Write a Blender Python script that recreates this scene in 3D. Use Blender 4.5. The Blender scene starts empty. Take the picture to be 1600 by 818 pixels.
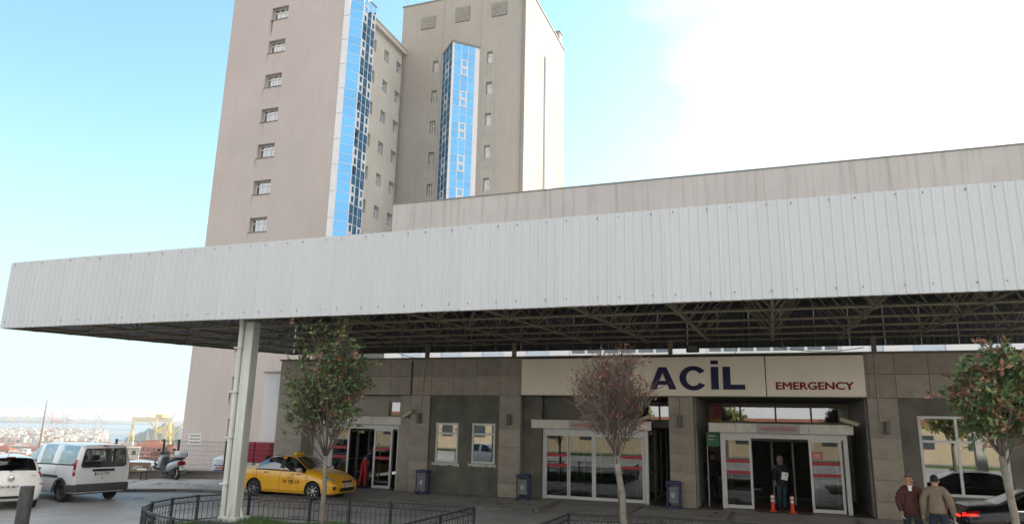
import bpy, bmesh, math, random
import numpy as np
from mathutils import Vector, Matrix

random.seed(7)
R = math.radians
scene = bpy.context.scene
COL = scene.collection

# ------------------------------------------------------------------ camera
EYE = Vector((0.0, 0.0, 2.6))
YAW, PITCH, ROLL = 0.3524, 0.2263, 0.0211
_r = Vector((math.cos(YAW), math.sin(YAW), 0)); _f = Vector((-math.sin(YAW), math.cos(YAW), 0)); _u = Vector((0, 0, 1))
fw = _f*math.cos(PITCH) + _u*math.sin(PITCH); up = _u*math.cos(PITCH) - _f*math.sin(PITCH)
r2 = _r*math.cos(ROLL) + up*math.sin(ROLL); u2 = up*math.cos(ROLL) - _r*math.sin(ROLL)
cam_data = bpy.data.cameras.new('camera'); cam = bpy.data.objects.new('camera', cam_data); COL.objects.link(cam)
cam.matrix_world = Matrix(((r2.x, u2.x, -fw.x, EYE.x), (r2.y, u2.y, -fw.y, EYE.y), (r2.z, u2.z, -fw.z, EYE.z), (0, 0, 0, 1)))
cam_data.sensor_width = 36; cam_data.lens = 24.8; cam_data.clip_start = 0.1; cam_data.clip_end = 100000
scene.camera = cam

# ------------------------------------------------------------------ light
SUN_DIR = Vector((0.66, 0.75, 0.0)).normalized()      # towards the sun, on the ground plan
SUN_EL = R(25)
sd = Vector((SUN_DIR.x*math.cos(SUN_EL), SUN_DIR.y*math.cos(SUN_EL), math.sin(SUN_EL)))
sun_data = bpy.data.lights.new('sun', 'SUN'); sun = bpy.data.objects.new('sun', sun_data); COL.objects.link(sun)
sun_data.energy = 4.2; sun_data.angle = R(0.53); sun_data.color = (1.0, 0.9, 0.76)
sun.rotation_euler = sd.to_track_quat('Z', 'Y').to_euler()

world = bpy.data.worlds.new('World'); scene.world = world; world.use_nodes = True
wn = world.node_tree; wn.nodes.clear()
def WN(t, **k):
    n = wn.nodes.new(t)
    for a, b in k.items(): setattr(n, a, b)
    return n
sky = WN('ShaderNodeTexSky', sky_type='NISHITA', sun_disc=False)
sky.sun_elevation = SUN_EL; sky.sun_rotation = math.atan2(SUN_DIR.x, SUN_DIR.y)
sky.air_density = 1.0; sky.dust_density = 1.0; sky.ozone_density = 1.5
bg = WN('ShaderNodeBackground'); bg.inputs[1].default_value = 0.15
out = WN('ShaderNodeOutputWorld')
tc = WN('ShaderNodeTexCoord')
mp = WN('ShaderNodeMapping'); mp.inputs['Scale'].default_value = (1.0, 1.0, 2.2); mp.inputs['Location'].default_value = (0.35, 0.2, 0.1)
nz = WN('ShaderNodeTexNoise'); nz.inputs['Scale'].default_value = 1.7; nz.inputs['Detail'].default_value = 7; nz.inputs['Roughness'].default_value = 0.55
# a thin bright veil of cloud over most of the sky, clear blue only to the north-west
dotn = WN('ShaderNodeVectorMath', operation='DOT_PRODUCT'); dotn.inputs[1].default_value = (-0.85, 0.50, 0.15)
m1 = WN('ShaderNodeMath', operation='MULTIPLY_ADD'); m1.inputs[1].default_value = -0.80; m1.inputs[2].default_value = 0.0
m2 = WN('ShaderNodeMath', operation='ADD')
ramp = WN('ShaderNodeValToRGB'); ramp.color_ramp.elements[0].position = 0.0; ramp.color_ramp.elements[1].position = 0.34
ramp.color_ramp.elements[0].color = (0, 0, 0, 1); ramp.color_ramp.elements[1].color = (1, 1, 1, 1)
mix = WN('ShaderNodeMix', data_type='RGBA'); mix.inputs['B'].default_value = (4.75, 4.6, 4.4, 1)
tint = WN('ShaderNodeMix', data_type='RGBA', blend_type='MULTIPLY'); tint.inputs['Factor'].default_value = 1; tint.inputs['B'].default_value = (1.0, 1.18, 1.05, 1)
L = wn.links.new
L(tc.outputs['Generated'], mp.inputs['Vector']); L(mp.outputs[0], nz.inputs['Vector'])
L(tc.outputs['Generated'], dotn.inputs[0]); L(dotn.outputs['Value'], m1.inputs[0]); L(m1.outputs[0], m2.inputs[0]); L(nz.outputs['Fac'], m2.inputs[1])
L(m2.outputs[0], ramp.inputs[0]); L(ramp.outputs[0], mix.inputs['Factor'])
sep = WN('ShaderNodeSeparateXYZ'); L(tc.outputs['Generated'], sep.inputs[0])
hz = WN('ShaderNodeMapRange'); hz.inputs['From Min'].default_value = -0.02; hz.inputs['From Max'].default_value = 0.42; hz.inputs['To Min'].default_value = 0.85; hz.inputs['To Max'].default_value = 0.0; hz.interpolation_type = 'SMOOTHSTEP'
L(sep.outputs['Z'], hz.inputs[0])
hmix = WN('ShaderNodeMix', data_type='RGBA'); hmix.inputs['B'].default_value = (2.0, 2.3, 2.6, 1)   # pale marine haze low in the sky, all round
L(sky.outputs[0], tint.inputs['A']); L(tint.outputs['Result'], hmix.inputs['A']); L(hz.outputs[0], hmix.inputs['Factor']); L(hmix.outputs['Result'], mix.inputs['A']); L(mix.outputs['Result'], bg.inputs[0]); L(bg.outputs[0], out.inputs[0])

scene.view_settings.view_transform = 'Standard'; scene.view_settings.look = 'None'
scene.view_settings.exposure = 1.3; scene.view_settings.gamma = 1
scene.render.engine = 'CYCLES'
scene.cycles.max_bounces = 8; scene.cycles.transparent_max_bounces = 12; scene.cycles.volume_bounces = 0

# ------------------------------------------------------------------ materials
_M = {}
def mat(name, col, rough=0.7, metal=0.0, noise=0.0, nscale=3.0, stretch=(1, 1, 1), bump=0.0, bscale=20.0, col2=None, spec=0.5, streak=0.0, emit=None, coat=0.0, island=0.0):
    if name in _M: return _M[name]
    m = bpy.data.materials.new(name); m.use_nodes = True; t = m.node_tree; n = t.nodes; l = t.links.new
    b = n['Principled BSDF']
    b.inputs['Roughness'].default_value = rough; b.inputs['Metallic'].default_value = metal
    b.inputs['Specular IOR Level'].default_value = spec
    if coat: b.inputs['Coat Weight'].default_value = coat; b.inputs['Coat Roughness'].default_value = 0.04
    c = (*col, 1); b.inputs['Base Color'].default_value = c
    cur = None
    tcn = n.new('ShaderNodeTexCoord')
    if noise > 0 or col2:
        mpn = n.new('ShaderNodeMapping'); mpn.inputs['Scale'].default_value = stretch; l(tcn.outputs['Object'], mpn.inputs[0])
        t1 = n.new('ShaderNodeTexNoise'); t1.inputs['Scale'].default_value = nscale; t1.inputs['Detail'].default_value = 8; t1.inputs['Roughness'].default_value = 0.62
        l(mpn.outputs[0], t1.inputs['Vector'])
        mr = n.new('ShaderNodeMapRange'); mr.inputs['From Min'].default_value = 0.32; mr.inputs['From Max'].default_value = 0.68; l(t1.outputs['Fac'], mr.inputs[0])
        mx = n.new('ShaderNodeMix'); mx.data_type = 'RGBA'; l(mr.outputs[0], mx.inputs['Factor'])
        c2 = col2 if col2 else tuple(v*(1-noise) for v in col)
        c1 = col if col2 else tuple(min(1, v*(1+noise*0.5)) for v in col)
        mx.inputs['A'].default_value = (*c1, 1); mx.inputs['B'].default_value = (*c2, 1); cur = mx.outputs['Result']
    if island > 0:   # each object of a row a little lighter or darker, as cut stone is
        oi = n.new('ShaderNodeObjectInfo'); ir = n.new('ShaderNodeMapRange'); ir.inputs['To Min'].default_value = 1-island; ir.inputs['To Max'].default_value = 1+island*0.6
        l(oi.outputs['Random'], ir.inputs[0]); mi = n.new('ShaderNodeMix'); mi.data_type = 'RGBA'; mi.blend_type = 'MULTIPLY'; mi.inputs['Factor'].default_value = 1
        if cur: l(cur, mi.inputs['A'])
        else: mi.inputs['A'].default_value = c
        cmb = n.new('ShaderNodeCombineColor')
        for k in range(3): l(ir.outputs[0], cmb.inputs[k])
        l(cmb.outputs[0], mi.inputs['B']); cur = mi.outputs['Result']
    if streak > 0:  # rain streaks and grime, stretched down the wall
        ms = n.new('ShaderNodeMapping'); ms.inputs['Scale'].default_value = (1.3, 1.3, 0.05); l(tcn.outputs['Object'], ms.inputs[0])
        t2 = n.new('ShaderNodeTexNoise'); t2.inputs['Scale'].default_value = 2.2; t2.inputs['Detail'].default_value = 10; t2.inputs['Roughness'].default_value = 0.7; l(ms.outputs[0], t2.inputs['Vector'])
        r3 = n.new('ShaderNodeMapRange'); r3.inputs['From Min'].default_value = 0.5; r3.inputs['From Max'].default_value = 0.78; r3.inputs['To Max'].default_value = streak; l(t2.outputs['Fac'], r3.inputs[0])
        mx2 = n.new('ShaderNodeMix'); mx2.data_type = 'RGBA'; l(r3.outputs[0], mx2.inputs['Factor'])
        if cur: l(cur, mx2.inputs['A'])
        else: mx2.inputs['A'].default_value = c
        mx2.inputs['B'].default_value = (col[0]*0.35, col[1]*0.34, col[2]*0.32, 1); cur = mx2.outputs['Result']
    if cur: l(cur, b.inputs['Base Color'])
    if bump > 0:
        t3 = n.new('ShaderNodeTexNoise'); t3.inputs['Scale'].default_value = bscale; t3.inputs['Detail'].default_value = 6; l(tcn.outputs['Object'], t3.inputs['Vector'])
        bp = n.new('ShaderNodeBump'); bp.inputs['Strength'].default_value = bump; bp.inputs['Distance'].default_value = 0.02; l(t3.outputs['Fac'], bp.inputs['Height']); l(bp.outputs[0], b.inputs['Normal'])
    if emit:
        b.inputs['Emission Color'].default_value = (*emit[0], 1); b.inputs['Emission Strength'].default_value = emit[1]
    _M[name] = m; return m

def glass(name, tintc=(0.8, 0.85, 0.85), base=0.06, rough=0.0, trans=1.0):
    """thin pane: clear (tinted) transmission mixed with a mirror by Fresnel"""
    if name in _M: return _M[name]
    m = bpy.data.materials.new(name); m.use_nodes = True; t = m.node_tree; n = t.nodes; l = t.links.new; n.clear()
    o = n.new('ShaderNodeOutputMaterial'); tr = n.new('ShaderNodeBsdfTransparent'); tr.inputs[0].default_value = (*[v*trans for v in tintc], 1)
    gl = n.new('ShaderNodeBsdfGlossy'); gl.inputs['Roughness'].default_value = rough; gl.inputs['Color'].default_value = (0.95, 0.97, 1, 1)
    fr = n.new('ShaderNodeLayerWeight'); fr.inputs['Blend'].default_value = 0.5
    mr = n.new('ShaderNodeMapRange'); mr.inputs['From Max'].default_value = 1.0; mr.inputs['To Min'].default_value = base; mr.inputs['To Max'].default_value = 0.9
    pw = n.new('ShaderNodeMath'); pw.operation = 'POWER'; pw.inputs[1].default_value = 3.0
    l(fr.outputs['Facing'], pw.inputs[0]); l(pw.outputs[0], mr.inputs[0])
    mx = n.new('ShaderNodeMixShader'); l(mr.outputs[0], mx.inputs[0]); l(tr.outputs[0], mx.inputs[1]); l(gl.outputs[0], mx.inputs[2]); l(mx.outputs[0], o.inputs[0])
    _M[name] = m; return m

# ------------------------------------------------------------------ object helpers
def root_loc(p):
    while p is not None:
        if p.parent is None: return Vector(p.location) if p.rotation_euler.z == 0 else None
        p = p.parent
    return Vector((0, 0, 0))

def props(o, label=None, cat=None, group=None, kind=None):
    if label: o['label'] = label
    if cat: o['category'] = cat
    if group: o['group'] = group
    if kind: o['kind'] = kind
    return o

def thing(name, label, cat, loc=(0, 0, 0), rz=0.0, group=None):
    o = bpy.data.objects.new(name, None); COL.objects.link(o); o.location = loc; o.rotation_euler = (0, 0, rz)
    o.empty_display_size = 0.3
    return props(o, label, cat, group)

def link(name, me, parent=None, loc=None):
    o = bpy.data.objects.new(name, me); COL.objects.link(o)
    if parent is not None: o.parent = parent
    if loc is not None: o.location = loc
    return o

class MB:
    """collects shapes and links them as one mesh object; coordinates are world ones unless local=True at build"""
    def __init__(s): s.v = []; s.f = []; s.m = []; s.cur = 0
    def add(s, vs, fs):
        k = len(s.v); s.v += [tuple(a) for a in vs]; s.f += [tuple(i+k for i in f) for f in fs]; s.m += [s.cur]*len(fs); return s
    def box(s, x0, x1, y0, y1, z0, z1, M=None):
        vs = [Vector((x, y, z)) for z in (z0, z1) for y in (y0, y1) for x in (x0, x1)]
        if M is not None: vs = [M @ v for v in vs]
        return s.add(vs, [(0, 2, 3, 1), (4, 5, 7, 6), (0, 1, 5, 4), (2, 6, 7, 3), (0, 4, 6, 2), (1, 3, 7, 5)])
    def bev(s, x0, x1, y0, y1, z0, z1, b=0.02, M=None):
        """box with chamfered vertical and horizontal edges"""
        vs = []; fs = []
        def P(x, y, z): vs.append(Vector((x, y, z))); return len(vs)-1
        idx = {}
        for i, (X, sx) in enumerate(((x0, 1), (x1, -1))):
            for j, (Y, sy) in enumerate(((y0, 1), (y1, -1))):
                for k, (Z, sz) in enumerate(((z0, 1), (z1, -1))):
                    idx[i, j, k, 'x'] = P(X, Y+sy*b, Z+sz*b); idx[i, j, k, 'y'] = P(X+sx*b, Y, Z+sz*b); idx[i, j, k, 'z'] = P(X+sx*b, Y+sy*b, Z)
        I = idx
        for i in (0, 1): fs.append([I[i, 0, 0, 'x'], I[i, 1, 0, 'x'], I[i, 1, 1, 'x'], I[i, 0, 1, 'x']])
        for j in (0, 1): fs.append([I[0, j, 0, 'y'], I[1, j, 0, 'y'], I[1, j, 1, 'y'], I[0, j, 1, 'y']])
        for k in (0, 1): fs.append([I[0, 0, k, 'z'], I[1, 0, k, 'z'], I[1, 1, k, 'z'], I[0, 1, k, 'z']])
        for i in (0, 1):
            for j in (0, 1): fs.append([I[i, j, 0, 'x'], I[i, j, 1, 'x'], I[i, j, 1, 'y'], I[i, j, 0, 'y']])
            for k in (0, 1): fs.append([I[i, 0, k, 'x'], I[i, 1, k, 'x'], I[i, 1, k, 'z'], I[i, 0, k, 'z']])
        for j in (0, 1):
            for k in (0, 1): fs.append([I[0, j, k, 'y'], I[1, j, k, 'y'], I[1, j, k, 'z'], I[0, j, k, 'z']])
        for i in (0, 1):
            for j in (0, 1):
                for k in (0, 1): fs.append([I[i, j, k, 'x'], I[i, j, k, 'y'], I[i, j, k, 'z']])
        if M is not None: vs = [M @ v for v in vs]
        s.fixn = True
        return s.add(vs, fs)
    def tube(s, p0, p1, r0, r1=None, n=6, cap=True):
        p0 = Vector(p0); p1 = Vector(p1); r1 = r0 if r1 is None else r1
        d = (p1-p0)
        if d.length < 1e-6: return s
        d.normalize(); a = d.orthogonal().normalized(); b = d.cross(a)
        vs = []
        for p, r in ((p0, r0), (p1, r1)):
            for i in range(n):
                t = 2*math.pi*i/n; vs.append(p+a*(r*math.cos(t))+b*(r*math.sin(t)))
        fs = [(i, (i+1) % n, n+(i+1) % n, n+i) for i in range(n)]
        if cap: fs += [tuple(range(n-1, -1, -1)), tuple(range(n, 2*n))]
        return s.add(vs, fs)
    def path(s, pts, r, n=6):
        pts = [Vector(p) for p in pts]; rs = r if isinstance(r, (list, tuple)) else [r]*len(pts)
        rings = []; vs = []; ref = None
        for i, p in enumerate(pts):
            d = (pts[min(i+1, len(pts)-1)]-pts[max(i-1, 0)]).normalized()
            a = d.orthogonal().normalized() if ref is None else (ref - d*ref.dot(d)).normalized()
            ref = a; b = d.cross(a)
            for k in range(n):
                t = 2*math.pi*k/n; vs.append(p+a*(rs[i]*math.cos(t))+b*(rs[i]*math.sin(t)))
        fs = []
        for i in range(len(pts)-1):
            for k in range(n): fs.append((i*n+k, i*n+(k+1) % n, (i+1)*n+(k+1) % n, (i+1)*n+k))
        fs += [tuple(range(n-1, -1, -1)), tuple(range((len(pts)-1)*n, len(pts)*n))]
        return s.add(vs, fs)
    def beam(s, p0, p1, w, h):
        """rectangular bar between two points, h measured upwards"""
        p0 = Vector(p0); p1 = Vector(p1); d = (p1-p0).normalized(); z = Vector((0, 0, 1)); a = d.cross(z)
        if a.length < 1e-4: a = Vector((1, 0, 0))
        a.normalize(); b = a.cross(d).normalized(); vs = []
        for p in (p0, p1):
            for sa, sb in ((-1, -1), (1, -1), (1, 1), (-1, 1)): vs.append(p+a*(sa*w/2)+b*(sb*h/2))
        return s.add(vs, [(3, 2, 1, 0), (4, 5, 6, 7), (0, 1, 5, 4), (1, 2, 6, 5), (2, 3, 7, 6), (3, 0, 4, 7)])
    def prism(s, poly, d0, d1, axis='y'):
        n = len(poly); vs = []
        for d in (d0, d1):
            for (a, b) in poly:
                vs.append({'y': (a, d, b), 'x': (d, a, b), 'z': (a, b, d)}[axis])
        fs = [tuple(range(n)), tuple(range(2*n-1, n-1, -1))] + [(i, n+i, n+(i+1) % n, (i+1) % n) for i in range(n)]
        s.fixn = True
        return s.add(vs, fs)
    def lathe(s, prof, c=(0, 0, 0), n=16, axis='z', a0=0, a1=2*math.pi):
        """prof: list of (r, h)"""
        vs = []; full = abs(a1-a0-2*math.pi) < 1e-4; m = n if full else n+1
        for (r, h) in prof:
            for i in range(m):
                t = a0+(a1-a0)*i/n; x, y = r*math.cos(t), r*math.sin(t)
                p = {'z': (x, y, h), 'y': (x, h, y), 'x': (h, x, y)}[axis]
                vs.append((p[0]+c[0], p[1]+c[1], p[2]+c[2]))
        fs = []
        for j in range(len(prof)-1):
            for i in range(n):
                i2 = (i+1) % m; fs.append((j*m+i, j*m+i2, (j+1)*m+i2, (j+1)*m+i))
        s.fixn = True
        return s.add(vs, fs)
    fixn = False
    def mesh(s, name, mats, off=Vector((0, 0, 0)), smooth=False):
        me = bpy.data.meshes.new(name)
        me.from_pydata([(a[0]-off[0], a[1]-off[1], a[2]-off[2]) for a in s.v], [], s.f)
        ms = mats if isinstance(mats, (list, tuple)) else [mats]
        for m in ms: me.materials.append(m)
        if len(ms) > 1: me.polygons.foreach_set('material_index', s.m)
        if s.fixn:
            bm = bmesh.new(); bm.from_mesh(me); bmesh.ops.recalc_face_normals(bm, faces=bm.faces); bm.to_mesh(me); bm.free()
        if smooth: me.polygons.foreach_set('use_smooth', [True]*len(me.polygons))
        me.update(); return me
    def build(s, name, mats, parent=None, smooth=False, local=False):
        off = Vector((0, 0, 0))
        if parent is not None and not local:
            q = parent; 
            while q.parent is not None: q = q.parent
            off = Vector(q.location)
        return link(name, s.mesh(name, mats, off, smooth), parent)

def smooth_angle(o, ang=35):
    me = o.data; me.polygons.foreach_set('use_smooth', [True]*len(me.polygons))
    bm = bmesh.new(); bm.from_mesh(me); a = R(ang)
    for e in bm.edges:
        if len(e.link_faces) == 2 and e.calc_face_angle(0) > a: e.smooth = False
    bm.to_mesh(me); bm.free(); return o

def text_mesh(s, w, h, depth=0.004, bold=0.0):
    """flat lettering of width w and height h, lying in local x (right) and z (up), facing -y; lower left corner at the origin"""
    cu = bpy.data.curves.new('letters', 'FONT'); cu.body = s; cu.size = 1; cu.extrude = 0.5; cu.offset = 0; cu.resolution_u = 3
    o = bpy.data.objects.new('letters', cu); COL.objects.link(o)
    dg = bpy.context.evaluated_depsgraph_get(); dg.update()
    me = bpy.data.meshes.new_from_object(o.evaluated_get(dg)); bpy.data.objects.remove(o); bpy.data.curves.remove(cu)
    co = np.empty(len(me.vertices)*3); me.vertices.foreach_get('co', co); co = co.reshape(-1, 3)
    mn = co.min(0); mx = co.max(0); s3 = mx-mn
    q = np.zeros_like(co); q[:, 0] = (co[:, 0]-mn[0])/s3[0]*w; q[:, 2] = (co[:, 1]-mn[1])/s3[1]*h; q[:, 1] = -(co[:, 2]-mn[2])/s3[2]*depth
    me.vertices.foreach_set('co', q.ravel()); me.update()
    if bold > 0:   # heavier strokes: copies shifted by the stroke gain, each a hair in front of the other
        bm = bmesh.new(); bm.from_mesh(me); g0 = list(bm.verts)+list(bm.edges)+list(bm.faces)
        for k, (dx, dz) in enumerate(((bold*h, 0), (bold*h*2, 0), (bold*h, bold*h*0.7), (bold*h, -bold*h*0.7))):
            d = bmesh.ops.duplicate(bm, geom=g0); vv = [e for e in d['geom'] if isinstance(e, bmesh.types.BMVert)]
            bmesh.ops.translate(bm, verts=vv, vec=(dx, -0.0006*(k+1), dz))
        bm.to_mesh(me); bm.free()
    return me

def add_text(name, s, m, parent, loc, w, h, rz=0.0, depth=0.004, bold=0.0, rot=None, off=None):
    me = text_mesh(s, w, h, depth, bold); me.name = name; me.materials.clear(); me.materials.append(m)
    o = link(name, me, parent); o.location = Vector(loc)-(off or Vector((0, 0, 0))); o.rotation_euler = rot if rot else (0, 0, rz)
    return o

def wall_holes(mb, u0, u1, z0, z1, holes, f, depth):
    """wall in the (u,z) sheet with rectangular openings and reveals; f(u,z,d) maps to world, d = depth inwards"""
    us = sorted(set([u0, u1]+[a for h in holes for a in h[:2]])); zs = sorted(set([z0, z1]+[a for h in holes for a in h[2:4]]))
    for i in range(len(us)-1):
        for j in range(len(zs)-1):
            a, b, c, d = us[i], us[i+1], zs[j], zs[j+1]; cu, cz = (a+b)/2, (c+d)/2
            if any(h[0] < cu < h[1] and h[2] < cz < h[3] for h in holes): continue
            mb.add([f(a, c, 0), f(b, c, 0), f(b, d, 0), f(a, d, 0)], [(0, 1, 2, 3)])
    for h in holes:
        a, b, c, d = h
        P = [f(a, c, 0), f(b, c, 0), f(b, d, 0), f(a, d, 0)]; Q = [f(a, c, depth), f(b, c, depth), f(b, d, depth), f(a, d, depth)]
        mb.add(P+Q, [(0, 4, 5, 1), (1, 5, 6, 2), (2, 6, 7, 3), (3, 7, 4, 0)])
    return mb

def copy_tree(o, parent=None):
    c = o.copy(); COL.objects.link(c); c.parent = parent
    for ch in list(o.children): copy_tree(ch, c)
    return c

# ------------------------------------------------------------------ palette
granite = mat('granite_cladding', (0.325, 0.285, 0.23), 0.42, noise=0.24, nscale=2.6, bump=0.15, bscale=60, island=0.16, streak=0.35)
joint = mat('joint_shadow_gap', (0.05, 0.047, 0.042), 0.9)
plaster_grey = mat('grey_cement_render', (0.135, 0.132, 0.108), 0.85, noise=0.35, nscale=1.3, bump=0.5, bscale=14, streak=0.2)
plaster_white = mat('white_filler', (0.6, 0.6, 0.57), 0.9, noise=0.3, nscale=8, bump=0.6)
upvc = mat('white_window_frame', (0.62, 0.63, 0.62), 0.45, noise=0.12, nscale=2)
header_m = mat('door_header_panel', (0.66, 0.63, 0.57), 0.5, noise=0.2, nscale=2, streak=0.25)
win_glass = glass('window_glass', (0.35, 0.4, 0.4), base=0.26)
door_glass = glass('door_glass', (0.55, 0.6, 0.6), base=0.10)
stripe_red = mat('red_safety_tape', (0.35, 0.02, 0.03), 0.5)
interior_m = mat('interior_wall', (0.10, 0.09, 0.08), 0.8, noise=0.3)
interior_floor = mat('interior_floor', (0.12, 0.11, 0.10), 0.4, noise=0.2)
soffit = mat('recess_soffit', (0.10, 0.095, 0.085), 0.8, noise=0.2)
sign_cream = mat('sign_board_face', (0.84, 0.77, 0.62), 0.3, noise=0.06, nscale=0.8)
sign_edge = mat('sign_board_edge', (0.12, 0.11, 0.10), 0.6)
navy = mat('navy_letter', (0.014, 0.009, 0.065), 0.5, spec=0.25)
red_letter = mat('dark_red_letter', (0.24, 0.012, 0.016), 0.5, spec=0.25)
bright_red_letter = mat('red_letter', (0.5, 0.02, 0.03), 0.4)
steel_tan = mat('painted_truss_steel', (0.20, 0.17, 0.115), 0.6, noise=0.4, nscale=3)
sheet_white = mat('white_corrugated_sheet', (0.475, 0.505, 0.53), 0.5, noise=0.05, nscale=0.7, stretch=(1, 1, 0.35), island=0.02, streak=0.05)
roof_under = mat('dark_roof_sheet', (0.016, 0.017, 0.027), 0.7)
screw_m = mat('screw_head', (0.08, 0.08, 0.08), 0.5)
column_m = mat('column_paint', (0.54, 0.565, 0.52), 0.55, noise=0.2, nscale=1.5, stretch=(1, 1, 0.4), streak=0.5)
pipe_white = mat('white_pipe', (0.62, 0.66, 0.68), 0.45, noise=0.08)
lamp_grey = mat('wall_lamp_metal', (0.10, 0.105, 0.10), 0.45, noise=0.2)
conduit_m = mat('conduit_plastic', (0.38, 0.36, 0.31), 0.6)
tower_brown = mat('tower_render_brown', (0.46, 0.41, 0.40), 0.92, noise=0.10, nscale=0.12, bump=0.25, bscale=3, streak=0.20)
tower_grey = mat('tower_render_grey', (0.55, 0.53, 0.49), 0.92, noise=0.10, nscale=0.3, bump=0.2, bscale=3, streak=0.18)
tower_beige = mat('tower_render_beige', (0.37, 0.352, 0.325), 0.92, noise=0.12, nscale=0.12, bump=0.2, bscale=3, streak=0.22)
strip_grey = mat('window_strip_stone', (0.38, 0.37, 0.345), 0.85, noise=0.15, nscale=0.7, streak=0.2)
podium_m = mat('podium_render', (0.47, 0.452, 0.445), 0.92, noise=0.12, nscale=0.2, bump=0.2, bscale=3, streak=0.7)
podium_white = mat('podium_white_wall', (0.72, 0.72, 0.74), 0.8, noise=0.05, nscale=0.5)
podium_panel = mat('podium_frosted_pane', (0.52, 0.60, 0.68), 0.35, noise=0.06)
louver_m = mat('louver_grille', (0.30, 0.30, 0.27), 0.6, noise=0.2)
curtain_white = mat('curtain_wall_aluminium', (0.66, 0.68, 0.72), 0.4, noise=0.06)
pipe_dark = mat('rain_pipe', (0.22, 0.21, 0.20), 0.6)
dark_pane = glass('tower_window_glass', (0.20, 0.22, 0.25), base=0.35)

def solar_glass(name, colr, k):
    m = bpy.data.materials.new(name); m.use_nodes = True; t = m.node_tree; n = t.nodes; l = t.links.new
    b = n['Principled BSDF']; n.remove(b); o = n['Material Output']
    d = n.new('ShaderNodeBsdfDiffuse'); d.inputs[0].default_value = (0.01, 0.02, 0.03, 1)
    g = n.new('ShaderNodeBsdfGlossy'); g.inputs['Roughness'].default_value = 0.02; g.inputs['Color'].default_value = (*colr, 1)
    tcn = n.new('ShaderNodeTexCoord'); nz2 = n.new('ShaderNodeTexNoise'); nz2.inputs['Scale'].default_value = 0.7; l(tcn.outputs['Object'], nz2.inputs['Vector'])
    bp = n.new('ShaderNodeBump'); bp.inputs['Strength'].default_value = 0.06; l(nz2.outputs['Fac'], bp.inputs['Height']); l(bp.outputs[0], g.inputs['Normal'])
    oi = n.new('ShaderNodeObjectInfo'); mr = n.new('ShaderNodeMapRange'); mr.inputs['To Min'].default_value = k-0.06; mr.inputs['To Max'].default_value = k+0.06; l(oi.outputs['Random'], mr.inputs[0])
    mx = n.new('ShaderNodeMixShader'); l(mr.outputs[0], mx.inputs[0]); l(d.outputs[0], mx.inputs[1]); l(g.outputs[0], mx.inputs[2]); l(mx.outputs[0], o.inputs[0])
    return m
blue_glass = solar_glass('blue_solar_glass', (0.15, 0.42, 0.74), 0.82)

# ------------------------------------------------------------------ ground
asphalt = mat('asphalt', (0.36, 0.355, 0.35), 0.5, noise=0.35, nscale=0.5, bump=0.5, bscale=45)
paving = mat('concrete_pavement', (0.32, 0.30, 0.27), 0.85, noise=0.3, nscale=0.9, bump=0.3, bscale=30)
kerb_m = mat('kerb_concrete', (0.155, 0.15, 0.14), 0.85, noise=0.3, nscale=3, bump=0.3, island=0.15)
plinth_m = mat('plinth_concrete', (0.24, 0.225, 0.20), 0.85, noise=0.3, nscale=2, streak=0.3)
soil_m = mat('planter_soil', (0.05, 0.06, 0.03), 0.95, noise=0.5, nscale=5, bump=0.8)
terrain_m = mat('hillside_ground', (0.13, 0.13, 0.08), 0.95, noise=0.5, nscale=0.02, col2=(0.20, 0.17, 0.13))

def ground_z(x, y):
    s = (-x*0.72+y*0.69)
    if x > -19.5 and y < 60: s = min(s, 33)
    z = float(np.interp(s, [36.2, 37.4, 62, 100, 300, 600, 1000, 1500, 1680, 1760], [-0.16, -2.1, -4, -10, -22, -34, -45, -56, -59.2, -66]))
    if s > 150: z += math.sin(x*0.013+1.3)*math.sin(y*0.017)*2.0*min(1, (s-150)/300)
    return z
def build_terrain():
    # polar grid round the hospital, fine near, coarse far
    rs = [0, 4, 8, 12, 16, 20]+[24+i*1.2 for i in range(22)]+[52, 58, 66, 76, 90, 110, 140, 180, 230, 290, 360, 440, 530, 640, 760, 900, 1050, 1250, 1600, 2200, 4000, 8000, 14000]
    na = 160; vs = [(0, 0, -0.16)]; fs = []
    for r in rs[1:]:
        for i in range(na):
            a = 2*math.pi*i/na; x, y = r*math.sin(a), r*math.cos(a); vs.append((x, y, ground_z(x, y)))
    for i in range(na): fs.append((0, 1+(i+1) % na, 1+i))
    for j in range(len(rs)-2):
        for i in range(na):
            a = 1+j*na+i; b = 1+j*na+(i+1) % na; fs.append((a, b, b+na, a+na))
    me = bpy.data.meshes.new('terrain'); me.from_pydata(vs, [], fs); me.materials.append(terrain_m)
    bm = bmesh.new(); bm.from_mesh(me); bmesh.ops.recalc_face_normals(bm, faces=bm.faces)
    if sum(f.normal.z for f in bm.faces) < 0: bmesh.ops.reverse_faces(bm, faces=bm.faces)
    bm.to_mesh(me); bm.free(); me.polygons.foreach_set('use_smooth', [True]*len(me.polygons))
    props(link('terrain', me), kind='structure')
build_terrain()

water_m = bpy.data.materials.new('sea_water'); water_m.use_nodes = True
_b = water_m.node_tree.nodes['Principled BSDF']; _b.inputs['Base Color'].default_value = (0.05, 0.12, 0.17, 1); _b.inputs['Roughness'].default_value = 0.28
mb = MB(); mb.add([(-70000, -9000, -60), (9000, -9000, -60), (9000, 70000, -60), (-70000, 70000, -60)], [(0, 1, 2, 3)])
props(mb.build('sea', water_m), kind='structure')

ROADZ = -0.10
# road sheet: the forecourt, reaching the kerb at the facade and the lot edge at the left
mb = MB(); mb.add([(-27.6, 22.7, ROADZ), (-60, -3, ROADZ), (-60, -60, ROADZ), (60, -60, ROADZ), (60, 25.40, ROADZ), (-19.9, 25.40, ROADZ), (-24, 24.6, ROADZ)], [(0, 1, 2, 3, 4, 5, 6)])
props(mb.build('road', asphalt), kind='structure')
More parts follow.
